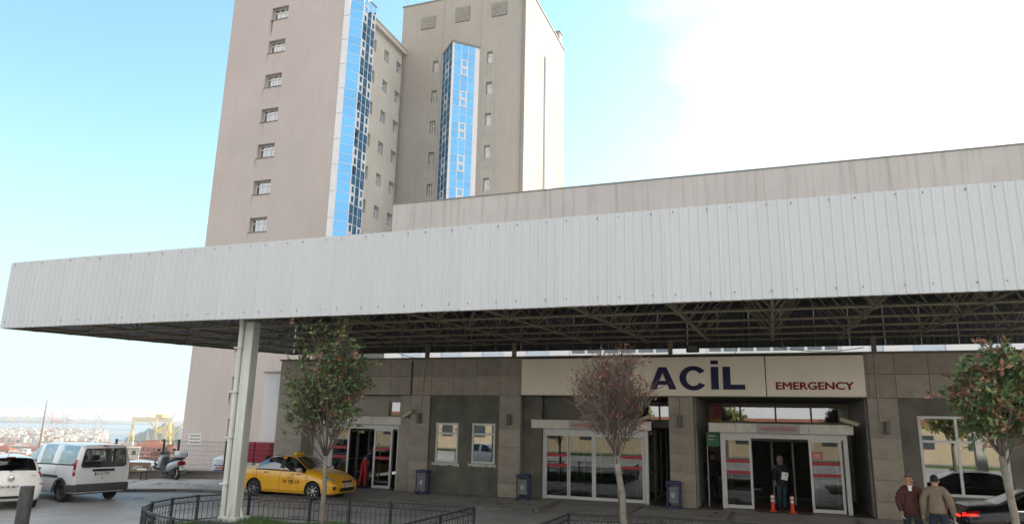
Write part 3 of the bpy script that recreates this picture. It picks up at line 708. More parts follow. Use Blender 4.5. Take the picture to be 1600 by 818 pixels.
# flood light
fl = thing('flood_light', 'black rectangular flood light hanging under the canopy edge above the sign', 'lamp', (-2.64, 26.4, 5.3))
m_ = MB(); m_.bev(-2.87, -2.41, 26.36, 26.48, 5.29, 5.57, 0.02); hs_ = m_.build('housing', mat('black_metal', (0.02, 0.02, 0.02), 0.5), fl)
m_ = MB(); m_.box(-2.82, -2.46, 26.348, 26.356, 5.34, 5.52); m_.build('lens', mat('lamp_lens', (0.16, 0.16, 0.14), 0.2), hs_)
m_ = MB(); m_.tube((-2.64, 26.42, 5.57), (-2.64, 26.3, 5.72), 0.015); m_.build('bracket', mat('black_metal', (0.02, 0.02, 0.02), 0.5), fl)
cable_m = mat('black_cable', (0.02, 0.02, 0.02), 0.6)
for lab, p, q, sag in (('thin black cable drooping under the canopy edge above the EMERGENCY lettering', (0.3, 25.7, 5.35), (2.9, 25.7, 5.3), 0.14), ('thin black cable drooping beside the stub post left of the small windows', (-14.6, 25.7, 5.5), (-13.2, 25.5, 5.14), 0.10), ('short black cable drooping from the truss right of the flood light', (-1.0, 25.7, 5.5), (-1.15, 25.5, 5.14), 0.05)):
    p, q = Vector(p), Vector(q); m_ = MB(); m_.path([p.lerp(q, k/10)-Vector((0, 0, sag*math.sin(math.pi*k/10))) for k in range(11)], 0.012, n=5); props(m_.build('cable', cable_m), lab, 'cable')
# wall lamps and conduits
for lab, x, zc_ in (('cylindrical grey wall lamp on the pilaster left of the two small windows', -13.10, 2.78), ('cylindrical grey wall lamp on the pilaster right of the two small windows', -9.34, 2.78), ('cylindrical grey wall lamp on the pilaster between the middle and patient doors', -3.06, 2.82), ('cylindrical grey wall lamp on the pilaster right of the patient entrance', 3.32, 2.74), ('cylindrical grey wall lamp on the left end pier of the wing', -19.2, 2.70)):
    t = thing('wall_lamp', lab, 'lamp', (x, FY, zc_), group='wall lamps on the pilasters')
    m_ = MB(); m_.lathe([(0.0, zc_-0.2), (0.075, zc_-0.2), (0.085, zc_-0.17), (0.085, zc_+0.17), (0.075, zc_+0.2), (0, zc_+0.2)], (x, FY-0.12, 0), 14); m_.build('shade', lamp_grey, t, smooth=False)
    m_ = MB(); m_.box(x-0.03, x+0.03, FY-0.05, FY+0.002, zc_-0.06, zc_+0.06); m_.build('bracket', lamp_grey, t)
for lab, x, z0_, r_, mm in (('pale conduit running down from the parapet to the lamp left of the small windows', -12.98, 2.98, 0.016, conduit_m), ('dark cable duct running down beside the left door recess', -13.52, 3.70, 0.022, joint), ('pale conduit running down to the lamp right of the patient entrance', 3.16, 2.94, 0.018, conduit_m), ('thin grey conduit above the lamp between the entrance doors', -3.06, 3.02, 0.01, lamp_grey)):
    m_ = MB(); m_.tube((x+0.06 if x > -13.4 and x < -12 else x, FY-0.02, 5.0 if x != -3.06 else 3.66), (x-0.10 if x > -13.4 and x < -12 else x, FY-0.02, z0_), r_, n=6)
    props(m_.build('conduit', mm), lab, 'conduit')
# cctv cameras
cam_m = mat('camera_housing', (0.42, 0.38, 0.28), 0.5)
for lab, p, q in (('bullet camera on the wall above the left door porch', (-13.9, FY+0.1, 2.80), (-13.35, FY-0.18, 3.02)), ('bullet camera at the right end of the patient entrance header', (2.05, FY+0.35, 2.98), (2.55, FY+0.2, 2.82)), ('bullet camera at the right end of the middle door header', (-4.5, FY+0.2, 2.84), (-4.1, FY+0.15, 2.98))):
    t = thing('security_camera', lab, 'camera', p); p = Vector(p); q = Vector(q)
    m_ = MB(); m_.beam(p, q, 0.10, 0.10); m_.build('housing', cam_m, t)
    m_ = MB(); m_.beam(p+Vector((0, 0, 0.062)), q+Vector((0, 0, 0.062))+(q-p)*0.12, 0.13, 0.015); m_.build('sun_shield', cam_m, t)
    m_ = MB(); c_ = (p+q)/2; m_.tube(c_, c_+Vector((0.03, 0.12, -0.13)), 0.02); m_.build('arm', lamp_grey, t)

# ------------------------------------------------------------------ towers behind
def fY(Y): return lambda u, z, d: (u, Y+d, z)
def fX(X): return lambda u, z, d: (X-d, u, z)
def tower_window(parent, f, u0, u1, z0, z1, d, cols=3, name='window'):
    """recessed window: white frame of `cols` lights with a transom and dark panes"""
    m_ = MB(); fr = 0.075
    def bx(a, b, c, e, d0, d1):
        P = [f(x, z, dd) for dd in (d0, d1) for z in (c, e) for x in (a, b)]
        m_.fixn = True; m_.add(P, [(0, 1, 3, 2), (4, 6, 7, 5), (0, 4, 5, 1), (2, 3, 7, 6), (0, 2, 6, 4), (1, 5, 7, 3)])
    zt = z0+(z1-z0)*0.68
    bx(u0, u1, z0, z0+fr, d-0.06, d); bx(u0, u1, z1-fr, z1, d-0.06, d)
    us = np.linspace(u0, u1, cols+1)
    for i, u in enumerate(us):
        a, b = (u, u+fr) if i == 0 else ((u-fr, u) if i == cols else (u-fr*0.6, u+fr*0.6)); bx(a, b, z0+fr, z1-fr, d-0.058, d-0.002)
    bx(u0+fr, u1-fr, zt-0.04, zt+0.04, d-0.065, d-0.005)
    w = m_.build(name, upvc, parent)
    p_ = MB(); P = [f(u0+fr/2, z0+fr/2, d-0.03), f(u1-fr/2, z0+fr/2, d-0.03), f(u1-fr/2, z1-fr/2, d-0.03), f(u0+fr/2, z1-fr/2, d-0.03)]
    p_.add(P, [(0, 1, 2, 3)]); p_.build('pane', dark_pane, w)
    p_ = MB(); P = [f(u0-0.3, z0-0.3, d+0.35), f(u1+0.3, z0-0.3, d+0.35), f(u1+0.3, z1+0.3, d+0.35), f(u0-0.3, z1+0.3, d+0.35)]
    p_.add(P, [(0, 1, 2, 3)]); p_.build('window_backing', mat('dim_room', (0.10, 0.11, 0.12), 0.9, noise=0.6, nscale=0.8) if random.random() < 0.6 else mat('pale_blind', (0.42, 0.42, 0.40), 0.9, noise=0.3, nscale=1.2), w)  # sheet behind the pane: dark colour paints the room's dimness, pale one a blind
    return w
def sill(parent, f, u0, u1, z, m=kerb_m):
    m_ = MB(); m_.fixn = True; P = [f(x, zz, dd) for dd in (-0.05, 0.02) for zz in (z-0.06, z-0.004) for x in (u0-0.06, u1+0.06)]
    m_.add(P, [(0, 1, 3, 2), (4, 6, 7, 5), (0, 4, 5, 1), (2, 3, 7, 6), (0, 2, 6, 4), (1, 5, 7, 3)]); m_.build('sill', m, parent)

# tower 1, brown, left
T1 = thing('hospital_tower', 'tall brown rendered hospital tower with a single column of windows at the left', 'building', (-40, 47, -4))
wz = [39.57-3.36*k for k in range(-1, 12)]
holes = [(-41.38, -39.57, z-1.27, z) for z in wz]
m_ = MB(); f1 = fY(47.0); wall_holes(m_, -45.95, -33.46, -4, 46, holes, f1, 0.42); m_.build('front_wall', tower_brown, T1)
for z in wz:
    tower_window(T1, f1, -41.36, -39.59, z-1.25, z-0.02, 0.42); sill(T1, f1, -41.38, -39.57, z-1.27)
m_ = MB()
m_.add([(-45.95, 47, -4), (-45.95, 62, -4), (-45.95, 62, 46), (-45.95, 47, 46)], [(0, 3, 2, 1)])
m_.add([(-45.95, 47, 46), (-33.46, 47, 46), (-33.46, 50.2, 46), (-45.95, 50.2, 46)], [(0, 1, 2, 3)])
m_.add([(-33.46, 47, 39.6), (-33.46, 50.2, 39.6), (-33.46, 50.2, 46), (-33.46, 47, 46)], [(0, 1, 2, 3)])
m_.add([(-33.46, 50.2, 39.6), (-45.95, 50.2, 39.6), (-45.95, 50.2, 46), (-33.46, 50.2, 46)], [(0, 1, 2, 3)])
m_.build('side_wall', tower_brown, T1)
# ventilation grille near the foot
m_ = MB(); m_.box(-45.15, -43.86, 46.95, 46.995, 0.5, 1.35); v_ = m_.build('vent_grille', mat('vent_white', (0.62, 0.62, 0.60), 0.6), T1)
for k in range(3):
    m_ = MB(); m_.box(-45.05, -43.96, 46.94, 46.948, 0.60+0.26*k, 0.75+0.26*k); m_.build('slot', louver_m, v_)
stain_m = mat('sill_drip_stain', (0.38, 0.335, 0.32), 0.95, noise=0.2)
rs_ = random.Random(9)
for z in wz:
    m_ = MB()
    for k in range(rs_.randint(2, 4)):
        u = rs_.uniform(-41.55, -39.5) if k else -41.45; w_ = rs_.uniform(0.03, 0.10); ln = rs_.uniform(0.5, 1.7); zt_ = z-1.34
        m_.add([(u-w_, 46.996, zt_), (u+w_, 46.996, zt_), (u+w_*0.7, 46.996, zt_-ln*0.6), (u, 46.996, zt_-ln), (u-w_*0.6, 46.996, zt_-ln*0.7)], [(0, 1, 2, 3, 4)])
    props(m_.build('drip_stains', stain_m, T1), kind='stuff')
# grey side wall, facing east
GX = -34.57
gh = [(55.72, 56.62), (58.15, 59.25), (53.3, 54.2), (50.6, 51.5)]
holes = []
gz = [35.74-3.27*k for k in range(-1, 12)]
m_ = MB(); fg = fX(GX)
hs_ = [(a, b, z-1.27, z) for (a, b) in gh for z in gz if z < 39.5]
wall_holes(m_, 49.0, 59.5, -4, 40.6, hs_, fg, 0.38); m_.build('east_wall', tower_grey, T1)
for (a, b, c, d) in hs_: tower_window(T1, fg, a+0.02, b-0.02, c+0.02, d-0.02, 0.38, cols=2)
m_ = MB(); m_.box(GX-0.3, GX+0.38, 49.5, 59.45, 40.25, 40.75); m_.box(GX-0.3, GX+0.46, 49.5, 59.45, 40.752, 40.86); m_.build('cornice', tower_grey, T1)
m_ = MB(); m_.tube((GX+0.12, 59.3, -2), (GX+0.12, 59.3, 40.2), 0.09, n=8); m_.build('rain_pipe', pipe_dark, T1)
# corner bay: aluminium edge, chamfer of wide blue panes, side of three pane columns
BT = 39.55; row = 0.84
m_ = MB(); m_.box(-33.455, -32.90, 46.90, 47.6, -2, BT); m_.build('bay_edge', curtain_white, T1)
z = BT-2.35
while z > 0:
    m_ = MB(); m_.box(-33.45, -32.905, 46.885, 46.898, z-0.03, z); m_.build('panel_joint', louver_m, T1); z -= 2.3
m_ = MB(); m_.add([(-32.95, 47.02, -2), (-32.19, 47.93, -2), (-32.19, 49.85, -2), (-34.5, 49.85, -2), (-34.5, 47.02, -2), (-32.95, 47.02, BT-0.02), (-32.19, 47.93, BT-0.02), (-32.19, 49.85, BT-0.02), (-34.5, 49.85, BT-0.02), (-34.5, 47.02, BT-0.02)], [(0, 1, 6, 5), (1, 2, 7, 6), (2, 3, 8, 7), (5, 6, 7, 8, 9)]); m_.build('bay_core', joint, T1)
m_ = MB(); m_.prism([(-33.46, 46.85), (-32.88, 46.85), (-32.08, 47.8), (-32.08, 49.95), (-34.5, 49.95), (-33.46, 47.2)], BT, BT+0.12, 'z'); m_.build('bay_cap', pipe_dark, T1)
def curtain(parent, p0, p1, zb_, zt_, cols, framed, rowh=row, nm='pane', mull=0.05, gm=None):
    """glazed face between plan points p0 and p1: one object per pane, mullions joined; framed(c,r) marks an opening light"""
    p0 = Vector((*p0, 0)); p1 = Vector((*p1, 0)); d = (p1-p0); Lg = d.length; d.normalize(); nrm = Vector((d.y, -d.x, 0))
    n_ = int((zt_-zb_)/rowh); cw = Lg/cols
    mm = Matrix.Translation(p0) @ Matrix(((d.x, -nrm.x, 0, 0), (d.y, -nrm.y, 0, 0), (0, 0, 1, 0), (0, 0, 0, 1)))   # local x along, y inwards
    gp = MB(); gp.box(mull/2, cw-mull/2, -0.008, 0.012, mull/2, rowh-mull/2); gme = gp.mesh('pane', gm or blue_glass)
    m_ = MB()
    for c in range(cols+1): m_.box(c*cw-mull/2, c*cw+mull/2, -0.03, 0.03, zb_, zt_, mm)
    for r in range(n_+1):
        z = zt_-r*rowh
        for c in range(cols): m_.box(c*cw+mull/2, (c+1)*cw-mull/2, -0.012, 0.025, z-mull*0.35, z+mull*0.35, mm)
    m_.build('mullions', curtain_white, parent)
    base = parent.location
    for r in range(n_):
        z = zt_-(r+1)*rowh
        for c in range(cols):
            o = link(nm, gme, parent); o.matrix_local = Matrix.Translation(-Vector(base)) @ mm @ Matrix.Translation((c*cw, 0, z)) @ Matrix.Rotation(random.uniform(-0.006, 0.006), 4, 'Z') @ Matrix.Rotation(random.uniform(-0.005, 0.005), 4, 'X')
            if framed(c, r):
                f_ = MB(); a, b, e, g_ = c*cw+0.01, (c+1)*cw-0.01, z+0.01, z+rowh-0.01; q = 0.13
                f_.box(a, b, -0.05, -0.01, e, e+q, mm); f_.box(a, b, -0.05, -0.01, g_-q, g_, mm); f_.box(a, a+q, -0.049, -0.01, e+q, g_-q, mm); f_.box(b-q, b, -0.049, -0.01, e+q, g_-q, mm)
                f_.build('opening_light_frame', curtain_white, parent)
curtain(T1, (-32.90, 46.97), (-32.13, 47.87), 2.6, BT, 1, lambda c, r: False)
curtain(T1, (-32.13, 47.90), (-32.13, 49.88), 2.6, BT, 3, lambda c, r: (c != 1) and (r % 4 in (1, 2)) if r > 0 else False)

# tower 2, beige, right of it
T2 = thing('hospital_tower', 'beige hospital tower with a protruding blue glazed bay and three louvres near its top', 'building', (-28, 59.5, -3))
f2 = fY(59.5); TT = 46.0
wz2 = [39.05-3.36*k for k in range(0, 12)]
h2 = [(-31.05, -30.45, z-1.25, z) for z in wz2]+[(-25.02, -24.42, z-1.25, z) for z in wz2]
m_ = MB(); wall_holes(m_, -34.9, -20.95, -3, TT, h2, f2, 0.30); m_.build('front_wall', tower_beige, T2)
for (a, b, c, d) in h2: tower_window(T2, f2, a+0.03, b-0.03, c+0.02, d-0.02, 0.28, cols=2)
for (a, b) in ((-31.40, -31.06), (-30.44, -30.14), (-25.36, -25.03), (-24.41, -24.08)):
    m_ = MB(); m_.box(a, b, 59.46, 59.498, 0, 39.35); m_.build('window_strip', strip_grey, T2)
for (a, b) in ((-31.05, -30.45), (-25.02, -24.42)):
    for z in wz2:
        m_ = MB(); m_.box(a, b, 59.462, 59.498, z-3.33, z-2.32); m_.build('strip_panel', strip_grey, T2)
        m_ = MB(); m_.box(a, b, 59.466, 59.498, z-2.30, z-1.27); m_.build('strip_panel', strip_grey, T2)
for (a, b, c, d) in ((-32.66, -31.0, 42.9, 44.3), (-28.70, -27.05, 43.0, 44.7), (-24.65, -22.95, 42.85, 44.4)):
    m_ = MB(); m_.box(a, b, 59.44, 59.498, c, d); lv = m_.build('louver', pipe_dark, T2)
    for k in range(7):
        m_ = MB(); z = c+0.08+k*(d-c-0.1)/7; m_.box(a+0.06, b-0.06, 59.40, 59.438, z, z+0.13); m_.build('slat', louver_m, lv)
    for u in (0.33, 0.66):
        m_ = MB(); x = a+(b-a)*u; m_.box(x-0.02, x+0.02, 59.39, 59.399, c, d); m_.build('mullion', louver_m, lv)
for x in (-30.0, -25.75):
    m_ = MB(); m_.box(x-0.035, x+0.035, 59.47, 59.498, 39.8, TT-0.1); m_.build('wall_groove_trim', mat('seam', (0.34, 0.31, 0.28), 0.9), T2)
m_ = MB(); m_.tube((-21.2, 59.38, 0), (-21.2, 59.38, TT-0.3), 0.10, n=8); m_.build('rain_pipe', pipe_dark, T2)
m_ = MB(); ft = fX(-20.95)
m_.add([(-20.95, 59.5, -3), (-20.95, 73.4, -3), (-20.95, 73.4, TT), (-20.95, 59.5, TT)], [(0, 1, 2, 3)])
m_.add([(-34.9, 59.5, -3), (-34.9, 73.4, -3), (-34.9, 73.4, TT), (-34.9, 59.5, TT)], [(3, 2, 1, 0)])
m_.add([(-34.9, 73.4, -3), (-20.95, 73.4, -3), (-20.95, 73.4, TT), (-34.9, 73.4, TT)], [(3, 2, 1, 0)])
m_.add([(-34.9, 59.5, TT), (-20.95, 59.5, TT), (-20.95, 73.4, TT), (-34.9, 73.4, TT)], [(0, 1, 2, 3)]); m_.build('side_wall', tower_beige, T2)
m_ = MB(); m_.box(-35.0, -20.85, 59.42, 59.75, TT, TT+0.1); m_.box(-21.2, -20.85, 59.75, 73.5, TT, TT+0.1); m_.build('parapet_cap', pipe_dark, T2)
m_ = MB(); m_.box(-22.3, -21.0, 71.6, 72.6, TT, TT+1.5); m_.box(-22.4, -20.9, 71.5, 72.7, TT+1.5, TT+1.6); m_.build('chimney', tower_beige, T2)
m_ = MB(); m_.tube((-21.2, 73.2, TT), (-21.2, 73.2, TT+2.2), 0.03); m_.tube((-34.6, 59.8, TT), (-34.6, 59.8, TT+2.6), 0.03); m_.build('lightning_rod', pipe_dark, T2)
m_ = MB(); m_.box(-31.6, -28.0, 61.5, 67, TT, TT+2.2); m_.build('roof_house', mat('brick_red', (0.25, 0.10, 0.07), 0.9), T2)
# east glass strip
m_ = MB(); m_.box(-20.945, -20.75, 65.8, 68.6, 10, 41.2); m_.build('east_bay', curtain_white, T2)
curtain(T2, (-20.74, 65.95), (-20.74, 68.45), 12, 41.0, 3, lambda c, r: False, nm='east_pane', gm=mat('frosted_white_pane', (0.62, 0.66, 0.72), 0.4))
# front bay at 45 degrees
cxb, cyb = -27.87, 57.46; LB, RB = (-29.89, 59.49), (-25.83, 59.49); bt = 39.55
m_ = MB(); m_.prism([(-29.8, 59.45), (-27.87, 57.56), (-25.9, 59.45)], 6, bt-0.03, 'z'); m_.build('bay_core', joint, T2)
m_ = MB(); m_.prism([(-29.99, 59.49), (-27.87, 57.34), (-25.73, 59.49)], bt, bt+0.22, 'z'); m_.prism([(-28.6, 59.49), (-27.5, 58.3), (-26.4, 59.49)], bt+0.22, bt+0.45, 'z'); m_.build('bay_roof', pipe_dark, T2)
curtain(T2, LB, (cxb, cyb), 6, bt, 3, lambda c, r: c == 1 and r % 4 in (2, 3))
d_ = Vector((RB[0]-cxb, RB[1]-cyb)); e0 = Vector((cxb, cyb))+d_*0.06; e1 = Vector((cxb, cyb))+d_*0.83
curtain(T2, tuple(e0), tuple(e1), 6, bt, 3, lambda c, r: c == 1 and r % 4 in (2, 3))
m_ = MB()
for (a, b) in ((0.0, 0.055), (0.835, 1.0)):
    p = Vector((cxb, cyb))+d_*a; q = Vector((cxb, cyb))+d_*b; m_.prism([(p.x, p.y), (q.x, q.y), (q.x-0.06, q.y+0.08), (p.x-0.02, p.y+0.1)], 6, bt, 'z')
m_.build('bay_edge', curtain_white, T2)

# long block behind the canopy
PY = 42.0
PB = thing('long_hospital_block', 'long pinkish grey hospital block with streaked parapet rising behind the canopy', 'building', (0, PY, -3))
fp = fY(PY); holes = []
wins = [(-11.6, -5.35, 6), (-3.45, 3.65, 8)]
panes = [(-23.2, -21.7), (-20.3, -18.8), (-17.4, -15.9), (-14.4, -12.9), (5.0, 5.7), (7.05, 8.6), (10.0, 11.5), (13.0, 14.6)]
holes = [(a, b, 6.75, 8.6) for a, b, n in wins]+[(a, b, 6.2, 8.4) for a, b in panes]
m_ = MB(); wall_holes(m_, -24.5, 45, 5.0, 9.6, holes, fp, 0.2); m_.add([(-24.5, PY, -3), (45, PY, -3), (45, PY, 5.0), (-24.5, PY, 5.0)], [(0, 1, 2, 3)]); m_.build('lower_wall', podium_white, PB)
m_ = MB(); m_.add([(-24.5, PY, 9.6), (45, PY, 9.6), (45, PY, 17.6), (-24.5, PY, 17.6)], [(0, 1, 2, 3)])
m_.add([(-24.5, PY, -3), (-24.5, 58, -3), (-24.5, 58, 17.6), (-24.5, PY, 17.6)], [(3, 2, 1, 0)]); m_.add([(45, PY, -3), (45, 58, -3), (45, 58, 17.6), (45, PY, 17.6)], [(0, 1, 2, 3)])
m_.add([(-24.5, PY, 17.6), (45, PY, 17.6), (45, PY+0.4, 17.6), (-24.5, PY+0.4, 17.6)], [(0, 1, 2, 3)]); m_.add([(-24.5, PY+0.4, 17.6), (45, PY+0.4, 17.6), (45, PY+0.4, 16.8), (-24.5, PY+0.4, 16.8)], [(3, 2, 1, 0)])
m_.add([(-24.5, PY+0.4, 16.8), (45, PY+0.4, 16.8), (45, 58, 16.8), (-24.5, 58, 16.8)], [(0, 1, 2, 3)]); m_.build('parapet_wall', podium_m, PB)
m_ = MB(); m_.box(-24.55, 45.05, PY-0.05, PY+0.45, 17.602, 17.66); m_.build('parapet_cap', pipe_dark, PB)
for a, b, n in wins: 
    xs_ = list(np.linspace(a+0.01, b-0.01, n+1)[1:-1])
    window(a+0.01, b-0.01, 6.76, 8.59, PY+0.10, PB, mull=xs_, fr=0.16, g=mat('podium_dark_pane', (0.13, 0.16, 0.19), 0.35, noise=0.2, nscale=1))
for a, b in panes:
    m_ = MB(); m_.box(a+0.01, b-0.01, PY+0.12, PY+0.15, 6.21, 8.39); m_.build('frosted_pane', podium_panel, PB)
m_ = MB(); m_.box(-24, 44, PY+1.5, PY+1.6, 5, 9.5); m_.build('inner_wall', interior_m, PB)

# ------------------------------------------------------------------ vehicles
def pchip(xk, Y, xq):
    xk = np.asarray(xk, float); Y = np.asarray(Y, float); xq = np.asarray(xq, float)
    h = np.diff(xk)[:, None]; dl = np.diff(Y, axis=0)/h; m = np.zeros_like(Y)
    for i in range(1, len(xk)-1):
        a, b = dl[i-1], dl[i]; w1 = 2*h[i]+h[i-1]; w2 = h[i]+2*h[i-1]
        ok = a*b > 0
        with np.errstate(divide='ignore', invalid='ignore'): v = (w1+w2)/(w1/a+w2/b)
        m[i] = np.where(ok, v, 0)
    m[0] = dl[0]; m[-1] = dl[-1]
    idx = np.clip(np.searchsorted(xk, xq, side='right')-1, 0, len(xk)-2)
    t = ((xq-xk[idx])/h[idx, 0])[:, None]; H = h[idx]
    return (2*t**3-3*t**2+1)*Y[idx]+(t**3-2*t**2+t)*H*m[idx]+(-2*t**3+3*t**2)*Y[idx+1]+(t**3-t**2)*H*m[idx+1]

class Skin:
    """car skin from a net of stations (rear to front) by ring points (floor centre to roof centre), right-hand half mirrored"""
    def __init__(s, st):
        net = []
        for (xl, xm, xb, xt, zb, zs, zm, zbelt, zt, wl, wm, wb, wt, cr) in st:
            net.append([(xl, 0, zb), (xl, wl*0.88, zb), (xl, wl, zs), (xm, wm, zm), (xb, wb, zbelt), (xt, wt, zt), (xt, wt*0.72, zt+cr*0.75), (xt, 0, zt+cr)])
        s.net = np.array(net, float); s.n = len(st)
        d = np.linalg.norm(np.diff(s.net, axis=0), axis=2).mean(1); s.uk = np.concatenate([[0], np.cumsum(d)])
        s.vk = np.array([0, 0.7, 0.85, 1.2, 1.6, 2.05, 2.35, 2.9])
    def P(s, us, vs):
        us = np.asarray(us, float); vs = np.asarray(vs, float)
        uq = np.interp(us, range(s.n), s.uk); vq = np.interp(vs, range(8), s.vk)
        g = pchip(s.uk, s.net.reshape(s.n, -1), uq).reshape(len(us), 8, 3)
        return np.stack([pchip(s.vk, g[i], vq) for i in range(len(us))])
    def patch(s, u0, u1, v0, v1, side=1, off=0.006, nu=6, nv=5, thick=0.0):
        us = np.linspace(u0, u1, nu); vs = np.linspace(v0, v1, nv); G = s.P(us, vs)
        e = 1e-3; du = s.P(np.clip(us+e, 0, s.n-1), vs)-s.P(np.clip(us-e, 0, s.n-1), vs); dv = s.P(us, np.clip(vs+e, 0, 7))-s.P(us, np.clip(vs-e, 0, 7))
        nrm = np.cross(du, dv); nrm /= np.maximum(np.linalg.norm(nrm, axis=2, keepdims=True), 1e-9)
        # outward: y positive side -> normals should point away from the axis
        c = G-np.array([0, 0, 0.6])*1.0; c[..., 0] = 0; sg = np.sign((nrm*c).sum(2, keepdims=True)); sg[sg == 0] = 1
        G = G+nrm*sg*off
        G = G.copy(); G[..., 1] *= side
        vs_ = [tuple(G[i, j]) for i in range(nu) for j in range(nv)]
        fs_ = [(i*nv+j, (i+1)*nv+j, (i+1)*nv+j+1, i*nv+j+1) for i in range(nu-1) for j in range(nv-1)]
        return vs_, fs_

def vehicle(name, label, cat, loc, rz, st, paint, glassm, side_wins, top_wins, axles, wheel_r, wheel_x_w, rim='alloy', rear_cut=None, trim=None, seats=True, group=None):
    t = thing(name, label, cat, loc, rz, group)
    S = Skin(st)
    U = set(); V = set([0, 0.5, 1, 1.5, 2, 2.3, 2.6, 3, 3.25, 3.5, 3.75, 4, 4.25, 4.5, 4.75, 5, 5.5, 6, 6.5, 7])
    for i in range(S.n-1):
        k = max(2, int((S.uk[i+1]-S.uk[i])/0.05))
        for j in range(k): U.add(round(i+j/k, 4))
    U.add(S.n-1)
    for (a, b, c, d) in side_wins+top_wins: U |= {a, b}; V |= {c, d}
    U = np.array(sorted(U)); V = np.array(sorted(V))
    G = S.P(U, V); nu, nv = len(U), len(V)
    def inwin(u, v):
        return any(a < u < b and c < v < d for (a, b, c, d) in side_wins) or any(a < u < b and v > c for (a, b, c, d) in top_wins)
    Rw = wheel_r*1.16
    def dist(p): 
        return min(math.hypot(p[0]-ax, p[2]-wheel_r) for ax in axles)
    bm = bmesh.new()
    for side in (1, -1):
        ids = {}
        for i in range(nu):
            for j in range(nv):
                p = G[i, j].copy()
                if V[j] >= 0.9 and V[j] < 4.0:
                    for ax in axles:
                        r_ = math.hypot(p[0]-ax, p[2]-wheel_r)
                        if r_ < Rw and p[2] >= wheel_r: p[0] = ax+(p[0]-ax)*Rw/max(r_, 1e-3); p[2] = wheel_r+(p[2]-wheel_r)*Rw/max(r_, 1e-3)
                        elif r_ < Rw: p[0] = ax+math.copysign(math.sqrt(Rw*Rw-(p[2]-wheel_r)**2), p[0]-ax)
                ids[i, j] = bm.verts.new((p[0], p[1]*side, p[2]))
        for i in range(nu-1):
            for j in range(nv-1):
                uc = (U[i]+U[i+1])/2; vc = (V[j]+V[j+1])/2
                if inwin(uc, vc): continue
                if 0.9 <= V[j] < 4.0 and all(dist(G[a, b]) < Rw for a in (i, i+1) for b in (j, j+1)): continue
                q = [ids[i, j], ids[i+1, j], ids[i+1, j+1], ids[i, j+1]]
                try: f = bm.faces.new(q if side < 0 else q[::-1])
                except ValueError: pass
    # end caps
    for i, sgn in ((0, 1), (nu-1, -1)):
        Pm = G[i]
        ring = [bm.verts.new((p[0], p[1], p[2])) for p in Pm]+[bm.verts.new((p[0], -p[1], p[2])) for p in Pm[::-1][1:-1]]
        if i == 0 and rear_cut:
            y0, z0, y1, z1 = rear_cut; x = float(Pm[:, 0].mean()); out = []
            nr = 6
            for (cy_, cz_, a0) in ((y1, z1, 0), (-y1, z1, 90), (-y0, z0, 180), (y0, z0, 270)):
                for k in range(nr):
                    a = R(a0+90*k/(nr-1)); rr = 0.07
                    cx_ = (abs(cy_)-rr)*(1 if cy_ > 0 else -1); cz2 = cz_-rr if cz_ == z1 else cz_+rr
                    zz = cz2+rr*math.sin(a); out.append((np.interp(zz, [p[2] for p in Pm[1:6]], [p[0] for p in Pm[1:6]]), cx_+rr*math.cos(a), zz))
            inner = [bm.verts.new(p) for p in out]
            es = []
            for rg in (ring, inner):
                for k in range(len(rg)): es.append(bm.edges.new((rg[k], rg[(k+1) % len(rg)])))
            bmesh.ops.triangle_fill(bm, edges=es, use_beauty=True)
            rear_pts = out
        else:
            try: bm.faces.new(ring)
            except ValueError: pass
    bmesh.ops.remove_doubles(bm, verts=bm.verts, dist=0.0008)
    bmesh.ops.recalc_face_normals(bm, faces=bm.faces)
    me = bpy.data.meshes.new('body'); bm.to_mesh(me); bm.free(); me.materials.append(paint)
    body = link('body', me, t); smooth_angle(body, 38)
    md = None
    # glass
    def patch_obj(nm, m, u0, u1, v0, v1, sides=(1, -1), off=0.005, parent=None, nu=8, nv=5):
        r_ = []
        for sd_ in sides:
            m_ = MB(); a, b = S.patch(u0, u1, v0, v1, sd_, off, nu, nv); m_.add(a, b); m_.fixn = True
            r_.append(m_.build(nm, m, parent or t, smooth=True, local=True))
        return r_
    for (a, b, c, d) in side_wins: patch_obj('side_window', glassm, a, b, c, d, off=-0.004)
    rub = mat('black_rubber', (0.012, 0.012, 0.013), 0.6)
    for k, (a, b, c, d) in enumerate(top_wins):
        m_ = MB()
        for sd_ in (1, -1): m_.add(*S.patch(a, b, c, 7, sd_, -0.003, 9, 7))
        m_.fixn = True; m_.build('rear_window' if k else 'windscreen', glassm, t, smooth=True, local=True)
    if rear_cut:
        m_ = MB(); m_.add([(p[0]+0.006, p[1], p[2]) for p in rear_pts], [tuple(range(len(rear_pts)))]); m_.fixn = True; m_.build('rear_window', glassm, t, local=True)
        m_ = MB(); m_.path([(p[0]-0.006, p[1], p[2]) for p in rear_pts]+[(rear_pts[0][0]-0.006, rear_pts[0][1], rear_pts[0][2])], 0.016, n=5); m_.build('window_seal', rub, t, local=True)
    # arches and wheels
    wid = max(s_[10] for s_ in st)
    tyre = mat('tyre', (0.018, 0.018, 0.018), 0.8, noise=0.3); 
    rimm = mat('alloy_rim', (0.55, 0.56, 0.57), 0.25, metal=0.9) if rim == 'alloy' else mat('steel_rim', (0.06, 0.06, 0.065), 0.5, metal=0.3)
